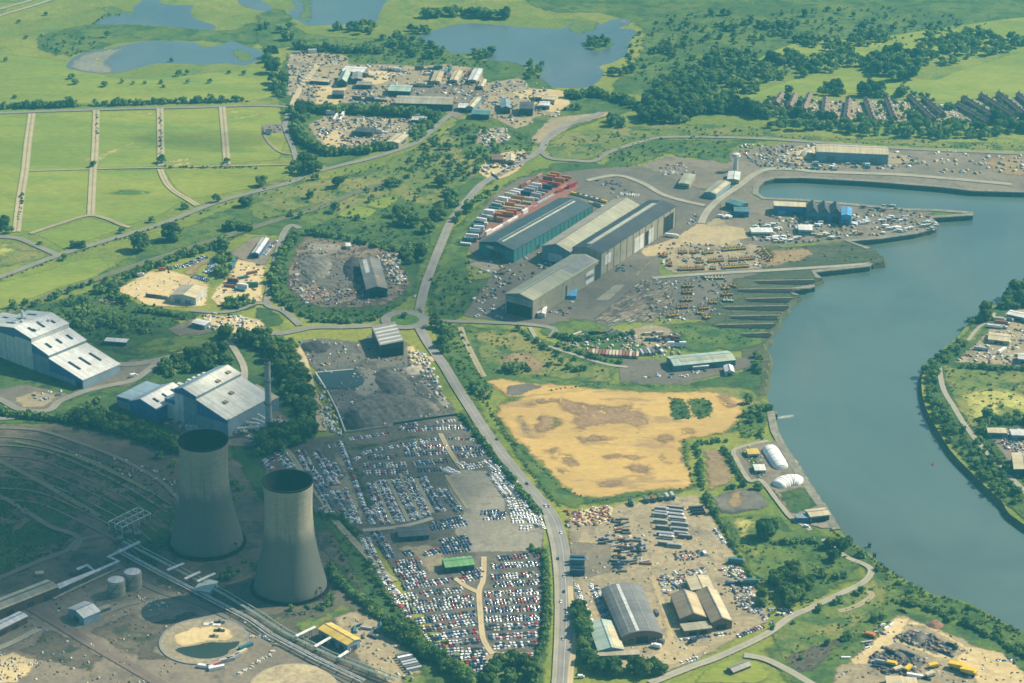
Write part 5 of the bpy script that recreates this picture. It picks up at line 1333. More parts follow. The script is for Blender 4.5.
# ------------------------------------------------------------------ trees and scrub
LF = [leafmat('leaf_green',(0.062,0.130,0.036),(0.145,0.225,0.052)),leafmat('leaf_olive',(0.090,0.150,0.036),(0.180,0.235,0.055)),leafmat('leaf_dark',(0.040,0.095,0.033),(0.088,0.158,0.044))]
M_bark = plain('bark',(0.075,0.058,0.042),0.3,1.0,0.95,0.05)
def leaf_cloud(r_,nblob,nq,size,flat=0.85,base=0.55):
    """leaf-sized faces spread over uneven clumps inside a crown of unit radius; returns (V, F)"""
    V = []
    for b in range(nblob):
        a = r_.uniform(0,2 * math.pi); rad = math.sqrt(r_.uniform(0,1)) * 0.68
        z = base + r_.uniform(0.0,1.15) * (1 - 0.45 * rad)
        c = np.array((rad * math.cos(a),rad * math.sin(a),z))
        br = r_.uniform(0.26,0.46)
        n_ = r_.normal(size=(nq,3)); n_ /= np.linalg.norm(n_,axis=1)[:,None]
        n_[:,2] = np.where(n_[:,2] < -0.3,-n_[:,2],n_[:,2])
        p = c + n_ * br * r_.uniform(0.72,1.12,size=(nq,1)) * np.array((1,1,flat))
        t1 = np.cross(n_ + r_.normal(scale=0.45,size=(nq,3)),r_.normal(size=(nq,3)))
        t1 /= np.linalg.norm(t1,axis=1)[:,None] + 1e-9
        t2 = np.cross(n_,t1); t2 /= np.linalg.norm(t2,axis=1)[:,None] + 1e-9
        s1 = size * r_.uniform(0.6,1.3,size=(nq,1)); s2 = size * r_.uniform(0.6,1.3,size=(nq,1))
        V.append(np.stack([p - t1 * s1 - t2 * s2,p + t1 * s1 - t2 * s2 * 0.7,p + t1 * s1 * 0.8 + t2 * s2,p - t1 * s1 + t2 * s2 * 0.8],1))
    V = np.concatenate(V).reshape(-1,3)
    return V,np.arange(len(V)).reshape(-1,4)
tr_ = np.random.default_rng(11)
TREE = []
for k in range(6):
    V,F = leaf_cloud(tr_,15 + k % 3 * 4,50,0.125,0.9,0.42)
    crown = np_mesh('crown',V,F,LF[(0,2,0,1,2,0)[k]])
    mb = MB(); mb.tube([(0,0,-0.05),(0.02,0,0.35),(0.0,0.03,0.8),(0.03,0,1.2)],0.07,7)
    mb.v = [(x * (1.25 - 0.6 * z),y * (1.25 - 0.6 * z),z) for x,y,z in mb.v]
    for a in range(4):
        an = a * 1.7 + k
        mb.tube([(0,0,0.45 + 0.1 * a),(0.3 * math.cos(an),0.3 * math.sin(an),0.75 + 0.1 * a),(0.55 * math.cos(an),0.55 * math.sin(an),1.0 + 0.08 * a)],0.03,5)
    TREE.append((crown,mb.mesh('trunk',M_bark)))
LOW = [leaf_cloud(tr_,9 + k % 3,17,0.2,0.9,0.36) for k in range(10)]
BUSH = [leaf_cloud(tr_,3,8,0.30,0.8,0.05) for k in range(8)]
TL = []      # (px, py, crown radius in picture px, zone)
BL = []      # bushes
ZONES = {}
def zone(key,label,group): ZONES[key] = (label,group); return key
def one(z,*pts):
    for p in pts: TL.append((*p,z))
def in_px(poly,x,y):
    c = False
    for i in range(len(poly)):
        a,b = poly[i],poly[i - 1]
        if (a[1] > y) != (b[1] > y) and x < (b[0] - a[0]) * (y - a[1]) / (b[1] - a[1]) + a[0]: c = not c
    return c
def row(z,pts,r,sp,jit=0.5,both=1,lst=None):
    lst = TL if lst is None else lst
    for (x0,y0),(x1,y1) in zip(pts[:-1],pts[1:]):
        L = math.hypot(x1 - x0,(y1 - y0) * 2)
        n = max(1,int(L / sp))
        for i in range(n):
            for b in range(both):
                t_ = (i + random.random()) / n
                lst.append((x0 + (x1 - x0) * t_ + random.uniform(-jit,jit) * r,y0 + (y1 - y0) * t_ + random.uniform(-jit,jit) * r * 0.5,r * random.uniform(0.7,1.3),z))
def blob(z,poly,n,r,lst=None,spread=(0.65,1.35)):
    lst = TL if lst is None else lst
    xs = [p[0] for p in poly]; ys = [p[1] for p in poly]
    k = 0; tries = 0; mine = []
    while k < n and tries < n * 40:
        tries += 1
        x,y = random.uniform(min(xs),max(xs)),random.uniform(min(ys),max(ys))
        rr = r * random.uniform(*spread)
        if not in_px(poly,x,y): continue
        if any(abs(x - a) < (rr + c) * 0.5 and abs(y - b) < (rr + c) * 0.26 for a,b,c in mine): continue
        lst.append((x,y,rr,z)); mine.append((x,y,rr)); k += 1
z_ = zone('hedge_top','small round tree in the hedge along the top of the bright fields','hedge trees above the fields')
row(z_,T(0,0,(45,432),(300,425)),3.4,3,0.5,2); row(z_,T(0,0,(385,421),(980,403)),3,3.5,0.5,1); row(z_,T(0,0,(0,436),(25,434)),3,3)
z_ = zone('estate_n','tree in the belt along the top of the far scrapyards','trees above the far scrapyards')
row(z_,T(1,0,(160,192),(250,205),(510,212)),3.8,3.4,0.5,2)
z_ = zone('estate_w','large tree in the clump on the left side of the far scrapyards','trees left of the far scrapyards')
blob(z_,T(1,0,(40,240),(75,220),(110,300),(110,390),(80,400),(60,320)),16,5)
z_ = zone('estate_mid','tree in the belt between the two far scrapyards','trees between the far scrapyards')
row(z_,T(1,0,(215,448),(440,452),(700,470)),4.4,3.6,0.5,2); blob(z_,T(1,0,(130,450),(215,440),(215,490),(150,490)),8,5); blob(z_,T(1,0,(610,535),(690,490),(730,470),(730,500),(640,570)),10,4.6)
z_ = zone('estate_s','tree in the hedge under the lower far scrapyard','hedge trees under the lower far scrapyard')
row(z_,T(1,0,(155,500),(180,570),(290,622),(420,612),(545,592)),4,3.4,0.5,2)
z_ = zone('estate_corner','big tree at the corner of the diagonal road and the far estate road','trees at the road corner below the far estate')
one(z_,(295,167,5.5),(303,163,6),(311,166,6.5),(316,171,6),(300,173,5),(291,172,4),(308,174,6))
z_ = zone('pond_trees','small tree standing among the far ponds','trees among the far ponds')
one(z_,*[(*T(1,0,(x,y))[0],r) for x,y,r in ((20,118,4),(40,112,4),(92,130,4.5),(136,115,4),(120,160,4.5),(140,158,4),(318,120,5),(330,118,4),(508,158,4.5),(565,142,4.5),(560,150,3.5))])
blob(z_,T(1,0,(368,118),(420,98),(472,108),(470,138),(380,138)),10,4.5)
row(z_,T(1,0,(680,66),(760,62),(850,66),(1005,74)),4.6,4,0.6,2)
blob(z_,T(1,0,(860,215),(940,205),(955,240),(880,245)),9,4.2)
blob(z_,T(1,0,(520,170),(660,160),(760,205),(760,240),(600,235),(520,215)),34,3.4)
blob(z_,T(1,0,(600,118),(700,120),(690,138),(620,138)),9,3)
z_ = zone('island','tree on the small island in the large pond','trees on the pond island')
blob(z_,T(2,0,(288,182),(330,160),(390,165),(396,185),(340,198)),12,3.6)
z_ = zone('pond_s','tree on the near shore of the large pond','trees on the near shore of the large pond')
blob(z_,T(2,0,(70,250),(120,250),(125,290),(90,330),(60,320)),10,3.4); blob(z_,T(2,0,(370,290),(480,275),(495,300),(400,305)),10,3.8); row(z_,T(2,0,(225,395),(320,380),(420,400),(500,430)),4,4,0.8,3); blob(z_,T(2,0,(375,500),(400,480),(455,490),(440,510)),6,4.4); one(z_,*[(*T(2,0,(x,y))[0],3.2) for x,y in ((215,440),(240,435),(262,438))])
z_ = zone('big_wood','large rounded tree in the dense wood right of the large pond','trees of the dense wood by the large pond')
blob(z_,T(2,0,(520,485),(525,440),(570,400),(640,350),(700,315),(790,335),(800,400),(770,450),(700,490),(600,492)),60,6.2)
blob(z_,T(2,0,(530,380),(600,350),(640,380),(560,410)),8,4.5)
z_ = zone('far_wood','tree in the long belt of woodland across the far meadows','trees of the far woodland belt')
blob(z_,T(2,0,(715,300),(740,250),(810,205),(900,215),(960,225),(1023,250),(1100,232),(1270,230),(1350,245),(1390,250),(1300,290),(1140,310),(1024,330),(960,380),(880,385),(800,370),(800,330)),112,4.6)
blob(z_,T(3,0,(370,265),(430,225),(480,200),(560,200),(620,235),(610,290),(560,320),(500,325),(430,300)),40,5)
blob(z_,T(3,0,(570,200),(640,170),(700,170),(900,150),(1040,160),(1040,205),(920,215),(830,230),(740,265),(640,270),(600,240)),60,4.2)
blob(z_,T(3,0,(570,195),(650,150),(760,140),(880,125),(900,150),(760,165),(640,185)),20,4)
blob(z_,T(3,0,(-10,110),(60,105),(150,150),(210,150),(330,200),(370,250),(290,230),(190,195),(60,150)),40,3.8)
blob(z_,T(3,0,(300,120),(400,110),(490,130),(480,170),(390,190),(320,170)),16,4.2)
one(z_,*[(*T(2,0,(x,y))[0],r) for x,y,r in ((605,322,5),(570,212,4),(590,210,4.4),(615,212,4.4),(640,214,4),(720,240,4.5),(740,115,3.5),(760,125,3.5),(795,58,4),(845,60,4),(865,58,3.6),(890,120,4.5),(870,122,4),(925,100,4.5),(950,95,4),(995,110,4),(1015,115,4),(685,180,3.5),(830,155,3.5),(885,165,3.5))])
z_ = zone('house_back','tree behind the far terraced houses','trees behind the terraced houses')
blob(z_,T(3,0,(205,380),(225,345),(300,350),(315,385),(260,392)),12,5); blob(z_,T(3,0,(365,385),(380,355),(440,360),(470,392),(400,395)),11,5); one(z_,*[(*T(3,0,(x,y))[0],r) for x,y,r in ((85,370,5),(530,385,6),(540,375,5.5),(580,388,3.5),(610,388,3.5),(635,392,3.5),(470,388,4),(545,332,3))])
z_ = zone('house_front','tree in the belt between the terraced houses and the dock','trees between the houses and the dock')
blob(z_,T(3,0,(-20,450),(60,440),(200,480),(330,500),(330,535),(180,525),(-20,512)),36,4.8); blob(z_,T(3,0,(330,500),(480,495),(560,520),(560,550),(330,540)),24,4.6); blob(z_,T(3,0,(560,520),(700,505),(860,515),(920,530),(920,560),(700,558),(560,552)),30,4.6); blob(z_,T(3,0,(900,490),(1040,480),(1040,530),(920,540)),18,5); one(z_,*[(*T(3,0,(x,y))[0],r) for x,y,r in ((580,490,6),(600,495,5),(720,435,4.5),(735,440,4),(130,420,4),(80,410,4),(370,480,4.5),(700,470,4))])
row(z_,T(2,0,(800,450),(870,440),(950,450),(1020,470)),5.4,3,0.7,3); blob(z_,T(2,0,(800,400),(860,380),(870,410)),3,4)
# the left fields: single trees
for lab,x,y,r in (('dark round tree at the left edge beside the farm lane',3,229,7),('dark tree at the left edge just below the farm lane',10,233,5.5),('tree at the foot of the second farm lane',94,167,4.5),('small tree at the foot of the third farm lane',161,163,4),('small tree at the foot of the fourth farm lane',227,163,3.4),
                     ('large solitary tree left of the pair above the sandy plot',140,250,9),('largest tree of the pair above the sandy plot',170,240,9),('paler tree of the pair above the sandy plot',177,240,7.5),('tree on the upper side of the diagonal road where the curved lane meets it',185,209,5),('smaller tree beside the diagonal road further right',216,202,4.5),
                     ('dark tree just below the diagonal road',246,206,6),('tree above the diagonal road between two fields',152,222,4.4),('small tree by the end of the farm path',122,233,4.2),('left tree of the clump in the triangular field',73,248,5),('right tree of the clump in the triangular field',81,248,4.4),('small tree by the side road bend',40,245,3),('small tree at the junction of the side road',65,260,3.2),
                     ('dark tree above the railway below the diagonal road',235,228,5),('dark tree beside the diagonal road where it nears the far estate',262,186,6),('dark tree between the diagonal road and the old railway',315,180,5.4),('round dark tree on the scrubland left of two others',338,187,6),('left tree of a close pair on the scrubland',391,186,5),('right tree of a close pair on the scrubland',398,186,5.4),('small tree at the top of the scrubland',408,178,4),('dark cone shaped tree on the open scrubland near the main road',442,186,6),
                     ('bushy tree at the edge of the scrubland by the railway',310,198,4),('tree on the railway bank below the scrubland',336,212,5),('small tree inside the roundabout',405,319,4),('dark tree right of the roundabout',436,327,6.5),('tree at the right edge of the roundabout verge',443,330,5.5)):
    zk = 'single%d' % len(ZONES); zone(zk,lab,None); one(zk,(x,y,r))
z_ = zone('hollow','dark tree in the thicket left of the main road above the roundabout','trees in the thicket left of the main road')
one(z_,*[(*T(1,1,(x,y))[0],r) for x,y,r in ((775,125,7),(760,100,5),(790,140,5.5),(735,190,8),(715,200,6),(740,160,6),(570,178,6.5),(600,215,8),(625,220,6.5),(580,205,5.5),(690,242,6.5),(700,225,5),(675,250,4.5))])
z_ = zone('road_east','round tree in the row along the right side of the main road','trees along the right side of the main road')
one(z_,*[(*T(1,1,(x,y))[0],r) for x,y,r in ((845,165,5.5),(812,192,5.5),(870,135,4.4),(890,118,4),(922,103,4),(960,75,3.4),(800,205,4))])
z_ = zone('scrap_hedge','tree in the hedge around the round scrapyard','hedge trees around the round scrapyard')
row(z_,T(1,1,(200,250),(320,270),(420,290),(570,322)),3.2,4,0.5,1); row(z_,T(1,1,(70,500),(85,400),(120,320),(165,255)),4,4,0.7,2); row(z_,T(1,1,(80,510),(150,560),(240,600),(380,608),(490,590)),3,4.4,0.6,1); blob(z_,T(1,1,(580,330),(600,305),(680,300),(660,370),(600,370)),14,5)
z_ = zone('rail_scrub','bushy tree along the old railway left of the sandy plots','trees along the old railway')
row(z_,T(0,1,(40,560),(200,520),(340,460),(420,450),(560,395),(740,330),(900,285)),3,6,0.8,1); row(z_,Z(100,220,5.12,(145,300),(230,260),(400,200),(560,150),(640,120)),3.4,4,0.6,2); blob(z_,Z(100,220,5.12,(600,130),(650,130),(670,220),(640,300),(600,290)),16,4); row(z_,T(0,1,(900,230),(1010,235)),4,4,0.7,2)
z_ = zone('left_scrub','dark tree in the rough thicket above the stepped works','trees in the thicket above the stepped works')
blob(z_,T(0,1,(370,490),(400,465),(460,480),(530,525),(500,545),(430,510)),12,4.4); blob(z_,T(0,1,(255,535),(300,505),(365,530),(350,548)),10,4); blob(z_,T(0,1,(215,585),(300,560),(500,570),(590,610),(600,660),(450,640),(330,640)),34,4); row(z_,T(0,1,(540,560),(640,572),(740,590)),3,4,0.6,2); blob(z_,T(0,1,(880,545),(930,520),(1020,520),(1010,540),(940,550)),10,4)
one(z_,*[(*T(0,1,(x,y))[0],r) for x,y,r in ((900,668,7),(915,655,5),(970,680,7.5),(985,672,5),(50,548,4),(100,535,3.5))])
z_ = zone('works_wood','dark tree in the clump behind the chimney works','trees behind the chimney works')
blob(z_,T(0,2,(645,120),(650,80),(760,55),(900,40),(930,110),(860,110),(760,120),(690,140)),24,5.6)
z_ = zone('chimney_wood','dark tree in the wood right of the tall chimney','trees right of the tall chimney')
blob(z_,Z(260,330,5.12,(0,50),(150,70),(215,220),(285,420),(300,520),(190,590),(60,640),(-20,660),(-50,610),(60,545),(190,495),(190,420),(130,350),(90,190),(-60,60)),75,6)
z_ = zone('siding_hedge','dark tree in the belt between the works and the old sidings','trees between the works and the old sidings')
row(z_,T(0,2,(0,292),(140,305),(300,320)),3.6,3.4,0.6,2); row(z_,T(0,2,(300,305),(400,335),(560,380),(720,435)),5.6,3.6,1.0,3); blob(z_,T(0,2,(300,290),(400,240),(440,290),(330,310)),10,4.5)
one(z_,*[(*T(0,2,(x,y))[0],r) for x,y,r in ((635,465,5),(700,490,4),(690,500,3.5),(940,570,4),(960,590,4),(930,640,5))])
z_ = zone('tower_belt','bushy tree in the green strip between the cooling towers and the car park','trees between the towers and the car park')
row(z_,T(1,3,(240,5),(340,30),(410,90)),3.2,4,0.7,1); row(z_,T(1,3,(290,230),(360,310),(430,370),(520,440)),4,3.6,0.6,2); row(z_,T(1,3,(440,190),(510,330),(580,420),(640,470)),3,5,0.8,1); row(z_,T(1,3,(540,470),(640,540),(760,620),(850,680)),5.6,3.6,0.9,3); blob(z_,T(1,3,(100,395),(200,380),(280,350),(310,320),(320,370),(250,400)),12,3)
blob(z_,T(0,3,(880,260),(1000,190),(1040,150),(1040,230),(900,280)),9,3.6)
z_ = zone('lot_south','large tree at the lower corner of the crowded car park','trees at the lower corner of the car park')
blob(z_,T(1,3,(900,690),(900,650),(980,620),(1060,600),(1120,610),(1130,690)),14,7)
z_ = zone('road_hedge','tree in the hedge between the car park and the main road','hedge trees between the car park and the road')
row(z_,T(2,3,(70,150),(130,175),(142,330),(140,480),(105,580)),3.0,3.0,0.6,2); row(z_,Z(400,410,6.206,(370,30),(450,120),(540,250),(640,370),(760,530),(860,640)),2.8,3.8,0.6,2)
z_ = zone('lorry_hedge','tree in the hedge between the main road and the lorry yard','hedge trees left of the lorry yard')
row(z_,T(2,3,(262,385),(285,460),(290,540),(300,610)),5.4,4,0.6,2)
for i,(x,y,r) in enumerate(((325,632,8),(350,640,7),(400,640,9),(420,652,7),(490,642,9.5),(530,655,8.5),(565,640,8),(592,645,6.5))):
    zk = zone('yard_row%d' % i,'%s tree from the left in the row below the lorry yard buildings' % ('first','second','third','fourth','fifth','sixth','seventh','last')[i],'trees below the lorry yard'); one(zk,(*T(2,3,(x,y))[0],r))
z_ = zone('yard_east','tree in the hedge along the right side of the lorry yard','hedge trees right of the lorry yard')
row(z_,T(2,3,(812,10),(870,120),(950,260),(1000,330)),2.2,3.0,0.4,1); one(z_,*[(*T(2,3,(x,y))[0],r) for x,y,r in ((1000,350,6),(995,380,6),(1005,365,5))])
for lab,x,y,r in (('very large dark tree on the grass right of the lorry yard',764,538,10),('dark tree close behind the very large one right of the lorry yard',772,531,7),('first tree of the group at the river bend',830,548,7),('second tree of the group at the river bend',840,551,7),('lower tree of the group at the river bend',834,561,6),('small tree at the water edge by the river bend',849,544,4),('tree beside the top of the riverside track',861,557,5.4),('tree right of the riverside track bend',879,571,5),
                     ('small tree beside the river above the plant yard',936,595,4.4),('dark tree in the hedge right of the rubble heap',948,622,5),('small tree on the river shore right of the plant yard',968,610,4.4)):
    zk = 'single%d' % len(ZONES); zone(zk,lab,None); one(zk,(x,y,r))
z_ = zone('bend_wood','large dark tree in the clump inside the riverside track bend','trees inside the riverside track bend')
one(z_,*[(*T(3,3,(x,y))[0],r) for x,y,r in ((30,290,8),(60,270,7),(85,245,7),(115,255,7),(110,300,9),(150,315,8),(130,340,7),(100,355,9),(65,330,8),(90,375,7),(170,300,5),(205,258,5),(230,265,4),(270,270,4),(305,262,4.4))])
z_ = zone('track_trees','bushy tree along the riverside track','trees along the riverside track')
one(z_,*[(*T(3,3,(x,y))[0],r) for x,y,r in ((205,400,4.6),(270,370,4.4),(285,365,4),(350,330,4),(375,320,4),(360,335,3.4),(240,535,5),(320,508,5),(300,515,4),(420,440,4),(450,430,4.4),(130,590,4),(520,292,3.6),(100,450,3),(20,470,4))])
row(z_,T(3,3,(20,130),(120,125),(200,128)),3,6,0.7,2)
z_ = zone('plant_hedge','tree in the hedge between the plant yard and the river','hedge trees between the plant yard and the river')
row(z_,T(3,3,(515,362),(620,385),(700,420),(850,480),(1040,590)),3.4,4,0.6,1); blob(z_,T(3,3,(640,370),(760,400),(900,470),(1040,540),(1040,570),(850,470),(700,420)),14,2.6)
z_ = zone('plot_hedge','tree in the hedge around the small brown plot','hedge trees around the small brown plot')
row(z_,T(2,2,(735,408),(750,480),(762,590)),2.6,3,0.5,1); row(z_,T(2,2,(740,412),(800,402),(870,400)),2.6,3,0.5,1); row(z_,T(2,2,(845,430),(880,490),(915,560)),2.4,3,0.5,1); row(z_,T(2,2,(850,588),(935,575)),3.6,4,0.5,1); row(z_,T(2,2,(770,600),(800,670),(815,700)),3.2,4,0.5,1); one(z_,*[(*T(2,2,(x,y))[0],r) for x,y,r in ((980,590,4.6),(965,300,5),(940,245,5),(985,280,4.6),(955,320,4),(1000,320,4),(930,300,3.6),(990,370,4))])
z_ = zone('shore','small tree near the river shore right of the boat shed','trees right of the boat shed')
one(z_,*[(*Z(640,320,6.206,(x,y))[0],r) for x,y,r in ((725,230,4),(735,260,3.6),(720,310,5),(735,330,4),(725,290,4),(800,560,5),(820,540,4.6),(770,560,4),(700,580,5),(690,600,4.4),(730,600,4.4))])
z_ = zone('mid_scrub','dark bushy tree on the rough ground above the dry field','trees on the rough ground above the dry field')
one(z_,*[(*Z(440,320,5.12,(x,y))[0],r) for x,y,r in ((345,262,5),(370,255,5.5),(400,258,5.5),(430,252,5),(385,275,4.4),(450,265,4),(170,340,5.5),(195,355,5.5),(185,375,5),(215,385,5),(250,400,4),(235,370,4),(560,240,4),(620,228,3.6),(660,250,4),(690,265,4.6),(715,262,4.4),(740,258,4),(600,185,3),(690,208,3.4),(20,60,5.5),(30,110,6),(15,140,5.5),(45,160,5.5),(10,170,5),(55,90,4.4))])
row(z_,Z(440,320,5.12,(380,50),(460,90),(530,145),(620,175)),2.6,5,0.7,1)
row(z_,Z(440,320,5.12,(590,130),(680,165),(780,195),(920,222)),2.6,4,0.6,1); row(z_,Z(440,320,5.12,(580,85),(700,108),(830,100),(1000,75)),2.8,4,0.6,2)
z_ = zone('far_bank','tree in the belt along the far river bank','trees along the far river bank')
blob(z_,T(3,2,(622,130),(640,95),(695,40),(760,0),(790,15),(745,75),(690,95),(665,150),(680,210),(720,280),(760,340),(830,400),(900,490),(1000,590),(1030,640),(1000,655),(950,635),(860,555),(770,455),(700,370),(645,260)),120,3.7)
blob(z_,T(3,1,(805,615),(840,560),(880,570),(880,600)),8,5.4); blob(z_,T(3,1,(925,560),(960,500),(1040,470),(1060,530),(990,560)),16,6.5)
blob(z_,T(3,2,(835,340),(850,310),(1040,305),(1040,340)),16,4.6); row(z_,T(3,2,(770,105),(900,112),(1040,115)),3,4,0.6,1); blob(z_,T(3,2,(850,360),(900,340),(880,400)),4,4); row(z_,T(3,2,(870,420),(960,530),(1040,560)),3,5,0.6,1)
# open scrub with loose small trees
z_ = zone('loose','small loose tree on the scrubland between the diagonal road and the main road','small trees on the scrubland')
blob(z_,T(1,1,(20,200),(100,180),(330,120),(560,30),(640,-60),(840,-60),(880,10),(760,90),(640,200),(480,200),(300,200)),40,2.6); blob(z_,T(1,0,(640,700),(600,640),(720,540),(870,500),(960,560),(1020,600),(930,640),(860,720),(700,740)),60,2.8)
z_ = zone('north_loose','small loose tree on the far meadow','small trees on the far meadow')
blob(z_,T(2,0,(480,160),(600,60),(760,60),(1023,100),(1100,120),(1020,200),(800,200),(700,280),(540,300),(430,290)),60,2.6); blob(z_,T(3,0,(0,60),(300,40),(620,90),(900,110),(700,150),(480,130),(200,130)),40,2.6)
one(z_,*[(*T(0,0,(x,y))[0],r) for x,y,r in ((285,315,4),(302,335,4),(415,346,3),(430,148,3),(103,154,2.6),(182,62,2.4),(490,331,2.4),(533,336,2.2),(580,334,2.6),(643,334,2.6),(655,349,2.2),(713,304,3),(722,290,2.4),(747,298,2.6),(752,332,2.8),(838,331,2.6),(915,293,3),(975,300,2.6),(685,246,3),(60,392,2.4),(25,245,2.2),(75,92,2.2),(380,405,2.4))])

z_ = zone('gardens','small tree in the gardens between the terraced houses','garden trees among the terraced houses')
blob(z_,T(3,0,(-10,395),(200,400),(400,402),(560,400),(640,405),(740,420),(860,400),(1040,385),(1040,490),(900,500),(700,500),(400,490),(100,470),(-10,440)),190,2.2)

# bushes over rough ground
for poly,n,r in ((T(0,2,(150,430),(300,460),(500,540),(720,660),(640,690),(450,590),(280,510),(150,455)),170,1.4),(T(0,2,(140,500),(260,540),(420,600),(560,690),(300,690),(240,620)),110,1.4),(T(0,3,(-10,-10),(60,10),(200,70),(290,120),(270,150),(120,200),(-10,260)),260,1.4),(T(0,2,(-10,490),(60,520),(200,600),(320,690),(-10,690)),200,1.4),
                   (T(0,2,(300,440),(560,500),(720,520),(720,640),(560,560),(400,490)),50,1.3),(T(0,3,(400,20),(700,-20),(690,150),(560,150),(440,90)),90,1.5),(T(1,3,(240,0),(420,110),(560,350),(700,500),(820,620),(700,600),(500,420),(330,240)),200,1.6),(T(1,3,(60,410),(300,390),(320,300),(230,420)),40,1.3),
                   (Z(440,320,5.12,(0,10),(110,40),(200,260),(290,390),(200,420),(100,290),(0,150)),120,1.6),(Z(440,320,5.12,(130,60),(400,60),(560,160),(860,240),(880,300),(600,300),(300,280),(200,220)),150,1.2),(T(2,2,(900,240),(1000,240),(1010,390),(880,380)),60,1.5),
                   (T(2,2,(625,225),(800,230),(800,305),(640,318)),150,1.2),(T(3,3,(0,120),(240,100),(380,220),(330,300),(150,400),(0,420)),170,1.5),(T(2,3,(830,20),(1020,20),(1020,330),(960,250)),60,1.4),(T(3,3,(60,560),(400,300),(520,300),(700,390),(560,380),(440,460),(250,600),(100,640)),200,1.5),(T(3,3,(420,200),(700,330),(1000,470),(1040,580),(850,470),(520,350)),260,1.6),
                   (T(3,2,(690,100),(900,120),(1040,130),(1040,320),(800,340),(720,220)),150,1.4),(T(3,2,(800,330),(870,340),(1000,560),(900,460)),60,1.4),(T(1,1,(700,380),(880,420),(820,590),(700,590)),100,1.5),(T(1,1,(230,210),(380,205),(690,250),(660,340),(400,280)),90,1.5),(T(1,1,(60,500),(160,250),(130,320),(120,480),(240,560),(540,545),(480,600),(240,608)),120,1.5),(T(1,1,(0,60),(620,-60),(880,-60),(700,150),(500,180),(330,180),(0,210)),220,1.2),
                   (T(0,1,(0,600),(400,470),(900,260),(1010,240),(740,340),(540,430),(460,480),(680,560),(820,575),(620,650),(300,690),(0,640)),420,1.4),(T(1,0,(540,700),(700,530),(880,490),(1023,600),(880,690)),180,1.4),(T(1,0,(120,190),(520,160),(760,210),(1010,280),(900,275),(380,250),(160,205)),200,1.3),(T(1,0,(1023,640),(1023,530),(1130,540),(1100,620)),30,1.4),(T(2,0,(100,580),(420,520),(1023,500),(1023,545),(560,560),(380,640)),150,1.2),(T(2,0,(320,640),(560,570),(860,560),(860,640),(560,620),(480,680)),90,1.3),
                   (T(2,0,(430,300),(480,140),(700,50),(1023,60),(1023,200),(760,300),(540,340)),260,1.2),(T(3,0,(0,40),(500,20),(900,100),(560,190),(300,200),(0,100)),200,1.2),(T(3,0,(0,540),(1023,575),(1023,605),(640,590),(0,550)),100,1.0),(T(0,0,(150,140),(330,130),(420,190),(280,230),(160,215)),60,1.2),(T(2,1,(650,620),(1020,610),(960,690),(700,700)),90,1.0),(T(3,1,(-20,300),(400,300),(450,360),(-20,390)),80,0.9)):
    blob('bush',poly,n,r,BL,(0.6,1.6))
for pts,sp in ((T(0,0,(372,96),(420,60),(480,60)),3),(T(3,3,(250,75),(440,205),(600,300),(870,410),(1000,490)),2.4),(T(2,2,(-60,300),(0,400),(60,450),(200,590),(330,640),(600,602),(740,578)),4),(T(2,2,(690,390),(690,470),(730,580)),3),(T(2,2,(130,200),(350,170),(700,185)),4),(Z(440,320,5.12,(50,190),(195,360),(350,620),(475,800),(610,960)),3),
                (T(0,0,(0,436),(1000,405)),2),(T(0,1,(0,440),(230,352),(640,222),(1023,92)),7),(T(1,1,(330,185),(400,192),(470,195)),2.5),(T(0,0,(645,668),(1023,672)),3),(T(0,0,(388,460),(385,560)),3),(T(0,0,(640,450),(644,640)),3),(T(0,1,(90,90),(75,200)),2)):
    row('bush',pts,1.5,sp,0.8,1,BL)

# build: the trees that show largest are things, all others one wood
def place(t):
    x,y,r,z = t
    q = P(x,y)
    return q,r * mpp(x,y),r,z
TT = [place(t) for t in TL]
TT = [t for t in TT if not inside(rpts,t[0].x,t[0].y)]
TT.sort(key=lambda t: -t[2])
NTREE = 285
near,rest = TT[:NTREE],TT[NTREE:]
first = True
for i,(q,r,rp,z) in enumerate(near):
    lab,grp = ZONES[z]
    o = empty('tree',q,random.uniform(0,6.28),lab,'tree',grp)
    s = r * 1.2
    o.scale = (s,s,s * random.uniform(0.82,1.08))
    cm,tm = TREE[random.randrange(6)]
    for nm,me in (('crown',cm),('trunk',tm)):
        c = bpy.data.objects.new(nm,me); col.objects.link(c); c.parent = o
def mass(name,items,variants,mats,label,cat):
    Vs,Fs,Ms = [],[],[]; off = 0
    for q,r,rp,z in items:
        V,F = variants[random.randrange(len(variants))]
        a = random.uniform(0,6.28); ca,sa = math.cos(a),math.sin(a)
        s = r * random.uniform(0.85,1.35)
        X = (V[:,0] * ca - V[:,1] * sa) * s + q.x; Y = (V[:,0] * sa + V[:,1] * ca) * s + q.y; Zc = V[:,2] * s * random.uniform(0.8,1.1)
        Vs.append(np.stack([X,Y,Zc],-1)); Fs.append(F + off); off += len(V)
        Ms.append(np.full(len(F),random.choice((0,0,1,2)) if len(mats) > 2 else 0))
    me = np_mesh(name,np.concatenate(Vs),np.concatenate(Fs),mats,np.concatenate(Ms))
    o = link(name,me)
    return tag(o,label,cat,None,'stuff')
LFAR = [leafmat('far_leaf_green',(0.090,0.165,0.055),(0.180,0.270,0.075)),leafmat('far_leaf_olive',(0.115,0.185,0.058),(0.215,0.285,0.080)),leafmat('far_leaf_dark',(0.060,0.125,0.048),(0.125,0.205,0.062))]
mass('woodland',rest,LOW,LFAR,'distant woods and hedges of small dark green trees','woodland')
BB = [place(t) for t in BL]
BB = [t for t in BB if not inside(rpts,t[0].x,t[0].y)]
mass('undergrowth',BB,BUSH,[LF[0],LF[1],LF[2]],'low green bushes scattered over rough ground','undergrowth')
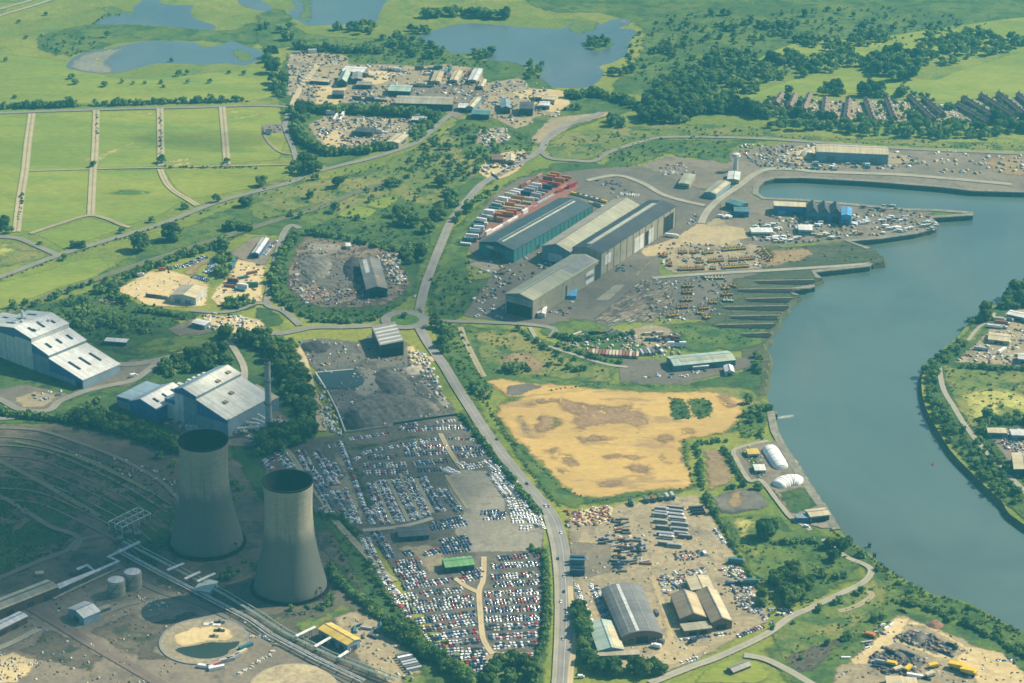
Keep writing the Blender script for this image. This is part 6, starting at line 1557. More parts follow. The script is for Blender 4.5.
print('TREES',len(TL),'BUSHES',len(BL),'smallest thing tree',near[-1][2])
# ------------------------------------------------------------------ far estate, houses
sF = lambda *p: Z(270,40,6.827,*p)
sG = lambda *p: Z(400,50,6.024,*p)
EST = [
    ('long dark fronted warehouse with beige roof, largest of the far estate','warehouse',T(1,0,(558,412),(785,418),(792,388)),9,2,'x','tealdark','beige',[('f',0.2,6,5,'black'),('f',0.5,6,5,'black'),('f',0.8,6,5,'black')]),
    ('pale roofed warehouse with teal front left of the longest warehouse','warehouse',T(1,0,(528,362),(615,366),(618,342)),8,1.6,'x','tealdark','paleteal',[('f',0.5,8,5,'black')]),
    ('long white roofed low shed at the top of the far estate','shed',T(1,0,(345,284),(428,290),(440,270)),6,1.4,'x','midgrey','white',[('f',0.4,7,4,'black')]),
    ('teal hipped shed below the long white roofed shed','shed',sF((462,280),(520,285),(548,222)),8,4,'y','tealdark','paleteal',[('f',0.5,5,5,'black')]),
    ('grey shed beside the teal shed on the far estate','shed',sF((560,270),(625,268),(630,222)),7,1.5,'y','slate','grey',[('f',0.5,5,5,'black')]),
    ('low beige roofed shed beside the sandy estate road','shed',sF((275,278),(400,286),(405,266)),5,1,'x','tealdark','cream',[('f',0.5,5,3.5,'black')]),
    ('small dark shed in the middle of the sandy estate ground','shed',sF((425,370),(500,372),(505,345)),6,1.4,'x','black','slate',[('f',0.5,5,4,'black')]),
    ('dark sided long shed under the grey shed','shed',sF((590,305),(690,308),(695,285)),6,1,'x','slate','asbestos',[('f',0.5,5,4,'black')]),
    ('cream roofed block with dark windows beside the diagonal road','building',T(1,0,(530,560),(570,572),(610,540)),8,1.0,'y','beige','cream',[('f',0.5,5,3,'glass',2),('r',0.5,14,2.4,'glass',3)]),
    ('cream roofed office next to the longest warehouse','office',sG((410,330),(440,345),(488,290)),8,1.6,'y','bluegrey','cream',[('f',0.5,5,4,'black')]),
    ('dark fronted low workshop in front of the cream roofed office','workshop',sG((430,385),(535,390),(540,365)),7,1.0,'x','tealdark','teal',[('f',0.5,9,5,'black')]),
    ('left small dark workshop by the estate gate','workshop',sG((350,345),(425,350),(432,325)),6,1.0,'x','slate','white',[('f',0.5,5,4,'black')]),
    ('grey pitched shed on the right half of the far estate','shed',sG((610,345),(665,350),(660,300)),8,2.4,'y','slate','bluegrey',[('f',0.5,6,5,'black')]),
    ('dark tall shed near the right end of the far estate','shed',sG((720,350),(800,355),(805,315)),10,1.4,'x','dark','slate',[('f',0.5,7,6,'black')]),
    ('cream roofed shed near the top right corner of the far estate','shed',sG((860,295),(930,300),(940,275)),6,1.4,'x','beige','cream',[('f',0.5,6,4,'black')]),
    ('small cream roofed store at the right end of the far estate','store',sG((810,280),(850,285),(858,262)),6,1.4,'x','beige','cream',[('f',0.5,5,4,'black')]),
    ('white roofed store below the cream roofed estate sheds','store',sG((840,330),(900,335),(905,312)),6,1.2,'x','bluegrey','white',[('f',0.5,5,4,'black')]),
    ('pinkish roofed pair of stores at the top right of the left estate','store',sG((185,185),(240,190),(265,130)),6,1.2,'y','beige','tan',[('f',0.5,5,4,'black')]),
    ('tan roofed store beside the pinkish roofed store','store',sG((300,180),(345,184),(375,125)),6,1.2,'y','beige','cream',[('f',0.5,5,4,'black')]),
    ('white roofed store right of the tan roofed store','store',sG((410,180),(462,184),(498,115)),6,1.2,'y','beige','pale',[('f',0.5,5,4,'black')]),
    ('cream roofed hut near the shore of the large pond','hut',sG((470,215),(500,220),(522,180)),5,1.2,'y','beige','cream',[('f',0.5,4,3,'black')]),
    ('pale roofed shed by the lower trees of the estate gate','shed',sG((70,420),(155,424),(158,405)),5,1.0,'x','slate','pale',[('f',0.5,5,3,'black')]),
    ('dark barn shed inside the lower far scrapyard','shed',sF((580,622),(700,630),(715,600)),7,1.6,'x','slate','slate',[('f',0.5,8,5,'black')]),
    ('red roofed shed beside the main road above the container yard','shed',sG((555,655),(620,660),(615,630)),6,1.4,'x','brick','tile',[('f',0.5,5,4,'black')]),
    ('cream roofed shed beside the red roofed roadside shed','shed',sG((640,660),(690,668),(690,630)),6,1.4,'y','beige','cream',[('f',0.5,5,4,'black')]),
    ('small white cottage at the start of the estate road','cottage',T(1,0,(40,525),(62,527),(62,516)),4,1.6,'x','white','slate',[('f',0.5,2,2.2,'black')]),
    ('white roofed block on the far bank yard beside the river','building',T(3,2,(880,362),(955,364),(952,345)),6,0.8,'x','bluegrey','cream',[('f',0.5,9,2,'glass',2)]),
    ('second white roofed block at the right edge of the far bank','building',T(3,2,(975,372),(1060,374),(1058,352)),6,0.8,'x','bluegrey','pale',[('f',0.5,9,2,'glass',2)]),
    ('cream roofed dark walled shed at the right edge of the far bank','shed',T(3,2,(985,518),(1070,515),(1060,450)),8,1.0,'y','tealdark','cream',[('f',0.5,9,5,'black')]),
    ('long white shed at the top of the far bank yard','shed',T(3,1,(955,572),(1040,590),(1046,572)),6,1.0,'x','bluegrey','white',[('f',0.5,9,4,'dark')]),
    ('cream roofed store in the far bank yard','store',T(3,1,(880,672),(965,682),(975,655)),5,1.0,'x','beige','cream',[('f',0.5,9,4,'dark')]),
    ('dark red roofed shed at the lower left of the far bank yard','shed',T(3,2,(1000,70),(1050,72),(1050,50)),6,1.0,'x','bluegrey','pale',[('f',0.5,7,4,'dark')]),
    ('cream flat roofed building at the bottom edge of the plant yard','building',sE((262,530),(430,540),(430,490)),5,0.6,'x','beige','cream',[('f',0.5,7,3,'dark')]),
]
for lab,cat,(A,B,C),h,rise,rd,wk,rk,dr in EST:
    shed(cat.replace(' ','_'),lab,cat,A,B,C,h,rise,rd,wall=wk,roof=rk,doors=dr)
# terraced houses
def terrace(label,a,b,wpx):
    pa,pb = P(*a),P(*b)
    d = pb - pa; L = d.length; rz = math.atan2(d.y,d.x); Wd = 8.0; ctr = (pa + pb) / 2
    nn = max(4,int(L / 7.5))
    root = shed('terraced_houses',label,'terrace',None,None,None,5.0,2.6,'x',pre=(ctr,rz,L,Wd),wall='brick',roof='tile',group='terraced houses by the dock',
                doors=[('f',(k + 0.5) / nn,2.6,4.6,'pale',0.6,'bay_window') for k in range(nn)])
    for k in range(0,nn + 1,2):
        mb = MB(); x = -L / 2 + L * k / nn; mb.box(x - 0.7 if k else x,x + 0.7 if k < nn else x,-0.6,0.6,7,10); mb.build('chimney',S('brick',0),root)
hl = [((30,425),(55,388)),((85,440),(105,392)),((140,450),(165,390)),((222,478),(230,405)),((312,485),(322,410)),((420,490),(392,410)),((505,485),(475,405)),((660,488),(565,395)),((700,470),(622,402)),((880,500),(755,430)),((910,480),(780,402)),((985,475),(850,392)),((1040,480),(920,385)),((1090,470),(1000,388))]
nth = ['leftmost','second','third','fourth','fifth','sixth','seventh','eighth','ninth','tenth','eleventh','twelfth','thirteenth','fourteenth','fifteenth','sixteenth','seventeenth','eighteenth','nineteenth','twentieth','rightmost']
on = ['%s terrace of brown roofed houses, %s' % (n_,'short and half behind trees' if i_ < 2 else 'standing nearly upright in the view' if i_ < 5 else 'leaning left between gardens' if i_ < 7 else 'long and slanting' if i_ < 9 else 'in the long slanting group at the right') for i_,n_ in enumerate(nth)]
for (a,b),lab in zip(hl,on):
    a2,b2 = T(3,0,a,b)
    terrace(lab,a2,b2,4)

# ------------------------------------------------------------------ vehicles
PAINT = dict(white=(0.82,0.82,0.80),silver=(0.42,0.43,0.44),grey=(0.13,0.135,0.14),black=(0.02,0.02,0.022),blue=(0.03,0.10,0.30),red=(0.42,0.03,0.025),green=(0.03,0.15,0.07),cream=(0.58,0.50,0.34),yellow=(0.72,0.48,0.03),orange=(0.55,0.19,0.03),amber=(0.46,0.29,0.03),ochre=(0.40,0.19,0.04),navy=(0.02,0.05,0.12),teal=(0.05,0.17,0.20),rust=(0.25,0.09,0.04),pink=(0.5,0.22,0.2))
_pm = {}
def paint(c):
    if c not in _pm:
        m,t = newmat('%s_paint' % c)
        n_ = noise(t,pos(t,(1,1,1),0,'Object'),1.2,3,0.6)
        k = mixc(t,ramp(t,n_,0.3,0.7),tuple(x * 0.82 for x in PAINT[c]),tuple(min(1,x * 1.1) for x in PAINT[c]))
        finish(t,k,0.3,0.5)
        _pm[c] = m
    return _pm[c]
M_glass = plain('vehicle_glass',(0.02,0.028,0.035),0.2,1,0.08,0.6)
M_tyre = plain('tyre_rubber',(0.02,0.02,0.02),0.2,1,0.9,0.1)
M_trackm = plain('steel_track',(0.035,0.033,0.03),0.3,1,0.8,0.2)
def frustum(mb,x0,x1,y,z0,X0,X1,Y,z1,mi_side,mi_top):
    v = [(x0,-y,z0),(x1,-y,z0),(x1,y,z0),(x0,y,z0),(X0,-Y,z1),(X1,-Y,z1),(X1,Y,z1),(X0,Y,z1)]
    mb.add(v,[(0,1,5,4),(1,2,6,5),(2,3,7,6),(3,0,4,7)],mi_side); mb.add(v,[(4,5,6,7)],mi_top)
def wheels(mb,xs,y,r,mi=2,w=0.22):
    for x in xs:
        for s in (-1,1):
            n = 8
            v = [(x + r * math.cos(2 * math.pi * k / n),s * y + dy,r + r * math.sin(2 * math.pi * k / n)) for dy in (-w / 2,w / 2) for k in range(n)]
            mb.add(v,[tuple(range(n - 1,-1,-1)),tuple(range(n,2 * n))] + [(k,(k + 1) % n,n + (k + 1) % n,n + k) for k in range(n)],mi)
def g_car():
    mb = MB()
    mb.prism([(-2.15,0.3),(2.15,0.3),(2.2,0.62),(1.1,0.92),(-2.0,0.98),(-2.2,0.7)],-0.87,0.87,0)
    frustum(mb,-1.75,0.95,0.8,0.95,-1.3,0.2,0.66,1.45,1,0)
    wheels(mb,(-1.35,1.35),0.8,0.32)
    return mb
def g_van():
    mb = MB()
    mb.prism([(-2.6,0.35),(2.6,0.35),(2.6,1.0),(1.75,1.25),(1.2,2.2),(-2.6,2.25)],-0.95,0.95,0)
    mb.add([(1.79,-0.8,1.27),(1.79,0.8,1.27),(1.27,0.75,2.12),(1.27,-0.75,2.12)],[(0,1,2,3)],1)
    for s in (-1,1): mb.add([(0.4,s * 0.96,1.3),(1.5,s * 0.96,1.3),(1.2,s * 0.96,1.95),(0.4,s * 0.96,1.95)],[(0,1,2,3)],1)
    wheels(mb,(-1.6,1.6),0.88,0.36)
    return mb
def g_container():
    mb = MB(); mb.box(-6,6,-1.2,1.2,0.12,2.5,0)
    for x in (-5.95,5.95):
        for y in (-1.18,1.18): mb.box(x - 0.12,x + 0.12,y - 0.12,y + 0.12,0,2.62,1)
    for y in (-1.2,1.2): mb.box(-5.8,5.8,y - 0.07,y + 0.07,2.46,2.58,1)
    for k in range(10):
        for y in (-1.22,1.22): mb.box(-5.4 + k * 1.2 - 0.15,-5.4 + k * 1.2 + 0.15,y - 0.04,y + 0.04,0.2,2.4,1)
    for y in (-0.6,0.6): mb.box(6.0,6.08,y - 0.06,y + 0.06,0.2,2.4,1)
    return mb
def g_caravan():
    mb = MB(); mb.prism([(-2.7,0.5),(2.6,0.5),(2.9,1.2),(2.5,2.4),(-2.5,2.45),(-2.9,1.3)],-1.1,1.1,0)
    for s in (-1,1): mb.add([(-1.8,s * 1.11,1.3),(1.8,s * 1.11,1.3),(1.8,s * 1.11,2.0),(-1.8,s * 1.11,2.0)],[(0,1,2,3)],1)
    mb.box(2.8,4.0,-0.08,0.08,0.5,0.6,2); wheels(mb,(-0.1,),1.0,0.32)
    return mb
def g_beam():
    mb = MB()
    mb.box(-6,6,-0.6,0.6,0.0,0.12); mb.box(-6,6,-0.1,0.1,0.12,1.0); mb.box(-6,6,-0.6,0.6,1.0,1.14)
    return mb
_vm = {}
def vmesh(kind,c):
    if (kind,c) not in _vm:
        g_ = {'car': g_car,'van': g_van,'container': g_container,'caravan': g_caravan,'beam': g_beam}[kind]()
        mats = [S(c)] if kind == 'beam' else [paint(c),paint(c) if kind == 'container' else M_glass,M_tyre]
        _vm[(kind,c)] = g_.mesh({'car': 'parked_car','van': 'parked_van','container': 'shipping_container','caravan': 'caravan','beam': 'steel_section'}[kind],mats)
    return _vm[(kind,c)]
def put(kind,name,c,q,rz,label,cat,group=None,sc=1.0):
    o = bpy.data.objects.new(name,vmesh(kind,c)); col.objects.link(o)
    o.location = q; o.rotation_euler = (0,0,rz); o.scale = (sc,sc,sc)
    return tag(o,label,cat,group)
# things with parts: lorries, coaches, diggers
def lorry(q,rz,cabc,boxc,label,L=9.0,group=None,name='lorry',flat=False):
    o = empty(name,q,rz,label,'lorry',group)
    mb = MB(); mb.prism([(L / 2 - 2.1,0.6),(L / 2,0.6),(L / 2 + 0.05,1.5),(L / 2 - 0.25,2.8),(L / 2 - 2.1,2.9)],-1.2,1.2,0)
    mb.add([(L / 2 + 0.06,-1.0,1.6),(L / 2 + 0.06,1.0,1.6),(L / 2 - 0.17,1.0,2.6),(L / 2 - 0.17,-1.0,2.6)],[(0,1,2,3)],1)
    mb.build('cab',[paint(cabc),M_glass],o)
    mb = MB()
    if flat: mb.box(-L / 2,L / 2 - 2.3,-1.22,1.22,1.0,1.35); mb.box(L / 2 - 2.45,L / 2 - 2.3,-1.2,1.2,1.35,2.4)
    else: mb.box(-L / 2,L / 2 - 2.4,-1.25,1.25,1.0,3.7); mb.box(-L / 2 - 0.05,-L / 2,-1.1,1.1,1.1,3.5)
    mb.build('box_body',paint(boxc),o)
    mb = MB(); mb.box(-L / 2,L / 2,-0.5,0.5,0.6,0.98); mb.build('chassis',M_trackm,o)
    for x in (-L / 2 + 1.2,-L / 2 + 2.4,L / 2 - 1.2):
        mb = MB(); wheels(mb,(x,),1.05,0.5,0,0.35); mb.build('wheel_pair',M_tyre,o)
    return o
def coach(q,rz,c,label,L=11.5,group=None):
    o = empty('coach',q,rz,label,'coach',group)
    mb = MB(); mb.prism([(-L / 2,0.4),(L / 2,0.4),(L / 2 + 0.1,1.2),(L / 2 - 0.25,3.2),(-L / 2 + 0.1,3.25),(-L / 2,1.0)],-1.25,1.25); mb.build('body',paint(c),o)
    for s in (-1,1):
        mb = MB(); mb.box(-L / 2 + 0.6,L / 2 - 0.7,s * 1.26 - 0.015,s * 1.26 + 0.015,1.6,2.7); mb.build('window_band',M_glass,o)
    mb = MB(); mb.box(-L / 2 + 1,L / 2 - 2,-0.7,0.7,3.25,3.5); mb.build('roof_pod',paint('silver'),o)
    for x in (-L / 2 + 2.6,L / 2 - 2.4):
        mb = MB(); wheels(mb,(x,),1.15,0.5,0,0.3); mb.build('wheel_pair',M_tyre,o)
    return o
_dig = []
def digger(q,rz,label,group,c='yellow',sc=1.0):
    if not _dig or True:
        o = empty('excavator',q,rz,label,'excavator',group)
    if not hasattr(digger,'parts'):
        digger.parts = {}
    if c not in digger.parts:
        a = MB()
        for s in (-1,1): a.prism([(-2.0,0.0),(2.0,0.0),(2.4,0.45),(2.0,0.95),(-2.0,0.95),(-2.4,0.45)],s * 1.2 - 0.35,s * 1.2 + 0.35)
        b = MB(); b.prism([(-2.5,1.0),(1.4,1.0),(1.5,1.7),(-0.6,2.1),(-2.5,2.1)],-1.45,1.45)
        k = MB(); k.prism([(0.0,1.9),(1.6,1.7),(1.5,3.0),(0.2,3.2)],-1.4,-0.3)
        m = MB(); m.prism([(1.3,1.5),(3.6,3.9),(5.6,3.3),(5.6,2.9),(3.6,3.3),(1.6,1.2)],0.0,0.5); m.prism([(5.3,3.4),(5.9,3.2),(5.4,0.8),(5.0,0.9)],0.02,0.48); m.prism([(4.6,0.9),(5.5,1.0),(5.6,0.2),(4.6,0.1)],-0.4,0.9)
        digger.parts[c] = [('track',a.mesh('track',M_trackm)),('body',b.mesh('body',paint(c))),('cab',k.mesh('cab',M_glass)),('boom',m.mesh('boom',paint(c)))]
    for nm,me in digger.parts[c]:
        p_ = bpy.data.objects.new(nm,me); col.objects.link(p_); p_.parent = o
    o.scale = (sc,sc,sc)
    return o
# ---- the car parks
CARS = []
MIX = ['white'] * 32 + ['silver'] * 17 + ['grey'] * 13 + ['black'] * 13 + ['navy'] * 8 + ['blue'] * 8 + ['red'] * 9 + ['cream'] * 2
DARKMIX = ['navy'] * 8 + ['black'] * 8 + ['grey'] * 7 + ['white'] * 4 + ['blue'] * 5 + ['silver'] * 4
WHITEMIX = ['white'] * 20 + ['silver'] * 4 + ['cream'] * 2 + ['grey'] * 2
def carrow(zone_,pts,dbl=True,mix=MIX,pitch=2.65,fill=0.93,off=2.3):
    w = W(pts)
    for a,b in zip(w[:-1],w[1:]):
        d = b - a; L = d.length
        if L < 2: continue
        d.normalize(); n = Vector((-d.y,d.x,0)); rz = math.atan2(n.y,n.x)
        for s in ((-1,1) if dbl else (0,)):
            x = pitch / 2
            while x < L:
                if random.random() < fill:
                    q = a + d * x + n * (s * off + random.uniform(-0.25,0.25))
                    CARS.append((q,rz + (math.pi if random.random() < 0.5 else 0) + random.uniform(-0.06,0.06),random.choice(mix),zone_))
                x += pitch * random.uniform(0.95,1.12)
zA = lambda *p: Z(380,500,3.733,*p)
zB = lambda *p: Z(250,410,5.69,*p)
zC = lambda *p: Z(400,410,6.206,*p)
zH = lambda *p: Z(560,490,5.12,*p)
rowsL = [((85,328),(275,300)),((78,365),(315,335)),((80,392),(350,365)),((88,418),(355,390)),((130,455),(360,425)),((160,485),(365,457)),((185,518),(370,492)),((205,545),(375,527)),((222,570),(400,563)),((270,592),(400,586)),((320,612),(400,608)),((345,634),(415,632))]
ordn = ['first','second','third','fourth','fifth','sixth','seventh','eighth','ninth','tenth','eleventh','last']
for i,p in enumerate(rowsL): carrow('in the %s row left of the sandy fork below the green shed' % ordn[i],zA(*p))
rowsR = [((440,222),(588,205)),((415,250),(592,240)),((415,291),(592,278)),((420,320),(590,308)),((388,355),(590,345)),((395,386),(590,375)),((390,415),(590,405)),((390,448),(590,440)),((395,480),(590,470)),((405,515),(590,505)),((420,548),(590,538)),((440,584),(572,586))]
for i,p in enumerate(rowsR): carrow('in the %s row right of the sandy fork below the green shed' % ordn[i],zA(*p))
mid = 'in the short rows beside the green roofed shed'
for p in (((60,240),(150,230)),((50,262),(152,254)),((66,284),(160,268)),((90,304),(170,288)),((300,302),(380,284)),((305,280),(382,264)),((90,206),(126,196)),((158,206),(222,190))): carrow(mid,zA(*p))
drk = 'in the dark crowded block behind the green roofed shed'
for p in (((225,160),(330,140)),((222,178),(336,162)),((232,196),(338,182)),((185,95),(310,70)),((190,110),(322,88)),((378,50),(466,46)),((384,70),(466,66))): carrow(drk,zA(*p),True,DARKMIX)
for p in (((505,70),(600,64)),((520,106),(562,108)),((588,84),(602,112)),((480,20),(560,10)),((490,45),(560,38))): carrow('in the corner of the car park by the main road',zA(*p),True,WHITEMIX)
for p in (((2,300),(30,335),(62,378)),((-20,280),(20,330)),((60,380),(130,470),(200,550),(260,600))): carrow('in the edge row beside the green strip',zA(*p),False)
for p in (((330,0),(400,50)),((430,100),(470,190),(520,290),(575,350)),): carrow('in the line of cars along the left car park edge',T(1,3,*p),True,MIX)
carrow('in the line of cars along the left car park edge',T(1,3,(475,80),(545,190)),True,DARKMIX); carrow('in the line of cars along the left car park edge',T(1,3,(440,-20),(500,30)),True)
cb = 'in the upright double rows of the upper car park'
for p in (((690,420),(735,560),(772,655)),((745,405),(800,530),(855,645)),((822,400),(885,520),(945,632)),((905,400),(955,500),(1005,605))): carrow(cb,zB(*p))
for p in (((40,420),(100,540),(170,660)),): carrow(cb,zC(*p))
for p in (((130,415),(190,530),(260,640)),((250,490),(310,570),(370,635)),((110,380),(260,370))): carrow('in the dark upright double rows by the open concrete',zC(*p),True,DARKMIX)
ch_ = 'in the level rows of the upper car park'
for p in (((672,275),(842,268)),((645,320),(892,314)),((640,365),(912,352))): carrow(ch_,zB(*p))
for p in (((20,250),(160,230),(290,234)),((30,282),(295,262)),((80,340),(300,318)),((320,245),(430,240),(545,245)),((360,290),(555,270))): carrow(ch_,zC(*p),True,MIX if p[0][0] != 320 else DARKMIX)
cv = 'in the curved rows under the grey spoil yard'
for p in (((590,290),(660,242),(800,215),(1020,180)),((560,170),(700,150),(790,135)),((850,120),(880,88),(960,78))): carrow(cv,zB(*p),False)
for p in (((20,102),(110,90)),((220,80),(345,68)),((40,130),(220,112),(390,110),(445,130)),((300,180),(380,185),(430,185),(510,198)),((0,213),(100,195),(240,185))): carrow(cv,zC(*p),p[0][0] == 40)
wv_ = 'in the bright block along the main road side of the car park'
for p in (((530,315),(640,410),(740,510),(800,610)),((560,395),(620,470),(680,550),(700,620)),((600,340),(700,450),(770,560)),((370,330),(405,362),(515,342)),((275,365),(350,400)),((680,660),(870,658)),((690,690),(880,690))): carrow(wv_,zC(*p),True,WHITEMIX)
carrow('in the dark short block on the open concrete',zC((500,640),(665,650)),True,DARKMIX)
lf = 'in the slanting rows between the tower and the hedge'
for p in (((70,315),(150,262),(205,238)),((95,332),(140,345)),((180,282),(245,335)),((285,232),(340,340),(420,442)),((370,232),(430,325),(485,432)),((452,292),(505,385)),((475,462),(540,560),(605,645)),((540,450),(585,560),(625,655)),((510,180),(560,310),(600,420),(650,560),(700,655)),((440,212),(490,205)),((400,560),(480,605))): carrow(lf,zB(*p),p[0][0] not in (510,540,440))
for p in (((380,425),(455,555)),((405,400),(430,450))): carrow(lf,zB(*p),True,DARKMIX)
for p in (((345,340),(440,230),(480,120)),): carrow('beside the yard track right of the wood',zB((440,60),(480,130)),False)
# lorry yard cars
for p in (((312,290),(345,370),(382,440)),((330,290),(365,370),(400,440))): carrow('beside the barrel roofed hall',T(2,3,*p),False,DARKMIX + WHITEMIX)
carrow('along the left edge of the lorry yard',T(2,3,(255,290),(270,340),(318,440)),False,WHITEMIX); carrow('under the low flat canopy',T(2,3,(400,590),(505,580)),False)
carrow('near the corner hedge below the lorry yard',T(2,3,(670,605),(760,580)),False,WHITEMIX); carrow('in front of the brown workshops',T(2,3,(670,515),(860,490)),False)
for p in (((805,70),(850,130)),((830,240),(870,220)),((860,290),(960,285)),((870,310),(960,330)),((890,340),(960,350)),((900,500),(1020,450))): carrow('along the right side of the lorry yard',T(2,3,*p),False)
# scattered cars in the other yards
def scatter(zone_,poly,n,mix=MIX,ang=None):
    xs = [p[0] for p in poly]; ys = [p[1] for p in poly]; k = 0; tr = 0
    while k < n and tr < n * 40:
        tr += 1
        x,y = random.uniform(min(xs),max(xs)),random.uniform(min(ys),max(ys))
        if in_px(poly,x,y):
            CARS.append((P(x,y),(random.choice(ang) if ang else random.uniform(0,3.14)) + random.uniform(-0.1,0.1),random.choice(mix),zone_)); k += 1
REDMIX = ['red'] * 8 + ['orange'] * 4 + ['white'] * 3 + ['rust'] * 4 + ['cream'] * 3 + ['pink'] * 2
scatter('in the red and orange heap at the top of the lorry yard',zH((20,110),(250,85),(270,160),(120,190),(40,190)),62,REDMIX)
scatter('in the dark block of the lorry yard',zH((200,220),(440,250),(440,340),(330,400),(260,430),(270,300)),60,DARKMIX)
scatter('behind the cream roofed store',zH((490,440),(640,410),(760,400),(640,500),(540,540)),50,REDMIX + MIX)
scatter('in the reddish group of the lorry yard',zH((580,320),(740,310),(740,350),(590,380)),34,REDMIX + DARKMIX)
scatter('along the right side of the lorry yard',zH((820,420),(900,370),(1010,500),(1020,640),(960,640),(880,520)),60,MIX)
scatter('in the far scrapyards',T(1,0,(130,218),(250,215),(370,235),(380,255),(260,270),(180,350),(130,400),(122,300)),110)
scatter('in the far scrapyards',T(1,0,(400,345),(520,340),(560,420),(380,415),(370,390)),80); scatter('in the far scrapyards',T(1,0,(450,260),(640,275),(760,265),(900,290),(780,370),(640,335),(520,330)),130); scatter('in the far scrapyards',T(1,0,(210,325),(240,340),(230,415),(165,410)),30)
scatter('in the far scrapyards',T(1,0,(215,505),(420,470),(690,475),(640,520),(560,550),(450,585),(360,590),(300,560)),170); scatter('in the far scrapyards',T(1,0,(800,380),(950,320),(1060,320),(1110,360),(1160,380),(1140,470),(1050,500),(900,460),(820,440)),130); scatter('in the far scrapyards',T(1,0,(880,530),(1000,515),(1010,560),(900,580)),40,WHITEMIX); scatter('in the far scrapyards',T(1,0,(900,660),(1060,610),(1060,670),(960,710)),26,REDMIX + WHITEMIX); scatter('beside the small white cottage',T(1,0,(25,500),(130,500),(130,528),(30,530)),16)
scatter('in the round scrapyard',T(1,1,(140,400),(230,460),(400,470),(440,500),(300,540),(190,530),(130,460)),60,REDMIX + WHITEMIX + DARKMIX); scatter('in the round scrapyard',T(1,1,(490,350),(570,340),(600,430),(560,460),(500,420)),26)
carrow('in the blue grey rows above the cream roofed shed',Z(100,220,5.12,(345,250),(440,235),(540,190)),True,['white','silver','blue','teal','navy']); carrow('in the blue grey rows above the cream roofed shed',Z(100,220,5.12,(590,190),(575,240),(540,275)),True,['white','silver','blue','teal']); carrow('in the blue grey rows above the cream roofed shed',Z(100,220,5.12,(475,290),(560,310)),True,['silver','blue','teal','navy'])
carrow('beside the narrow blue fronted depot',Z(100,220,5.12,(840,180),(905,105)),False); scatter('on the lower sandy plot',Z(100,220,5.12,(510,480),(690,480),(780,520),(700,560),(560,550)),22)
scatter('around the stepped works',T(0,2,(130,210),(240,190),(260,210),(150,250)),14,DARKMIX + WHITEMIX); scatter('beside the chimney works',T(0,2,(680,330),(800,330),(830,360),(740,350)),26,WHITEMIX); scatter('beside the chimney works',T(0,2,(940,350),(1100,320),(1130,350),(1000,400)),16,WHITEMIX)
scatter('on the shipyard ground',T(2,1,(330,40),(420,30),(520,90),(420,110)),18,DARKMIX); carrow('in the row of white cars above the tallest hall',T(2,1,(430,92),(505,100)),True,WHITEMIX)
scatter('around the dock offices',s5((0,110),(150,120),(180,170),(80,200),(0,190)),34,MIX); scatter('around the dock offices',s5((380,20),(640,30),(620,90),(480,130),(400,60)),26); scatter('beside the nearest hall',s4((400,540),(480,520),(470,590),(380,570)),9); scatter('in the dark corner left of the nearest hall',s4((60,540),(190,440),(200,590),(50,590)),26,WHITEMIX + DARKMIX); scatter('beside the tallest hall',s4((670,370),(740,360),(720,390),(660,390)),9,['green','teal','navy']); scatter('beside the tallest hall',s4((960,150),(1010,150),(1010,190),(960,190)),8)
scatter('before the boat shed',Z(640,320,6.206,(20,330),(240,330),(440,310),(440,335),(230,360),(20,360)),15); scatter('on the far bank yard',T(3,2,(880,370),(1040,380),(1040,450),(930,430)),36,MIX); scatter('on the far bank yard',T(3,2,(860,-30),(1040,-60),(1040,60),(880,60)),22,WHITEMIX)
scatter('among the terraced houses',T(3,0,(0,400),(200,400),(640,410),(1040,480),(1040,500),(700,490),(500,490),(200,470),(0,430)),150,WHITEMIX + MIX)
scatter('in the plant yard',Z(840,590,5.565,(100,290),(220,200),(300,170),(270,230),(160,330),(60,370)),14); scatter('in the plant yard',Z(840,590,5.565,(880,370),(1020,400),(1000,420),(880,400)),8,DARKMIX); scatter('along the right side of the lorry yard',T(3,3,(0,330),(60,370),(100,400),(20,450),(-30,420)),24,MIX)
CARS.sort(key=lambda c: (c[0] - CAMP).length)
NC = 290
for q,rz,c,zn in CARS[:NC]:
    put('car','parked_car',c,q,rz,'%s car %s' % ({'navy': 'dark blue'}.get(c,c),zn),'car','%s cars %s' % (c,zn),1.1)
def vmass(name,items,label,cat):
    g_ = g_car(); V = np.array(g_.v) * 1.1
    cols = list(PAINT)
    quads = [f for f in g_.f if len(f) == 4]
    # polygons of other sizes are split into triangles doubled to quads
    F4,M4 = [],[]
    for f,mi in zip(g_.f,g_.m):
        for k in range(1,len(f) - 1): F4.append((f[0],f[k],f[k + 1])); M4.append(mi)
    F4 = np.array(F4); M4 = np.array(M4)
    Vs,Fs,Ms = [],[],[]; off = 0
    for q,rz,c,zn in items:
        ca,sa = math.cos(rz),math.sin(rz)
        Vs.append(np.stack([V[:,0] * ca - V[:,1] * sa + q.x,V[:,0] * sa + V[:,1] * ca + q.y,V[:,2] + q.z + 0.02],-1)); Fs.append(F4 + off); off += len(V)
        Ms.append(np.where(M4 == 0,cols.index(c),len(cols) + M4 - 1))
    me = np_mesh(name,np.concatenate(Vs),np.concatenate(Fs),[paint(c) for c in cols] + [M_glass,M_tyre],np.concatenate(Ms))
    return tag(link(name,me),label,cat,None,'stuff')
vmass('car_crowd',CARS[NC:],'hundreds of small parked cars in the further yards and car parks','cars')
print('CARS',len(CARS))
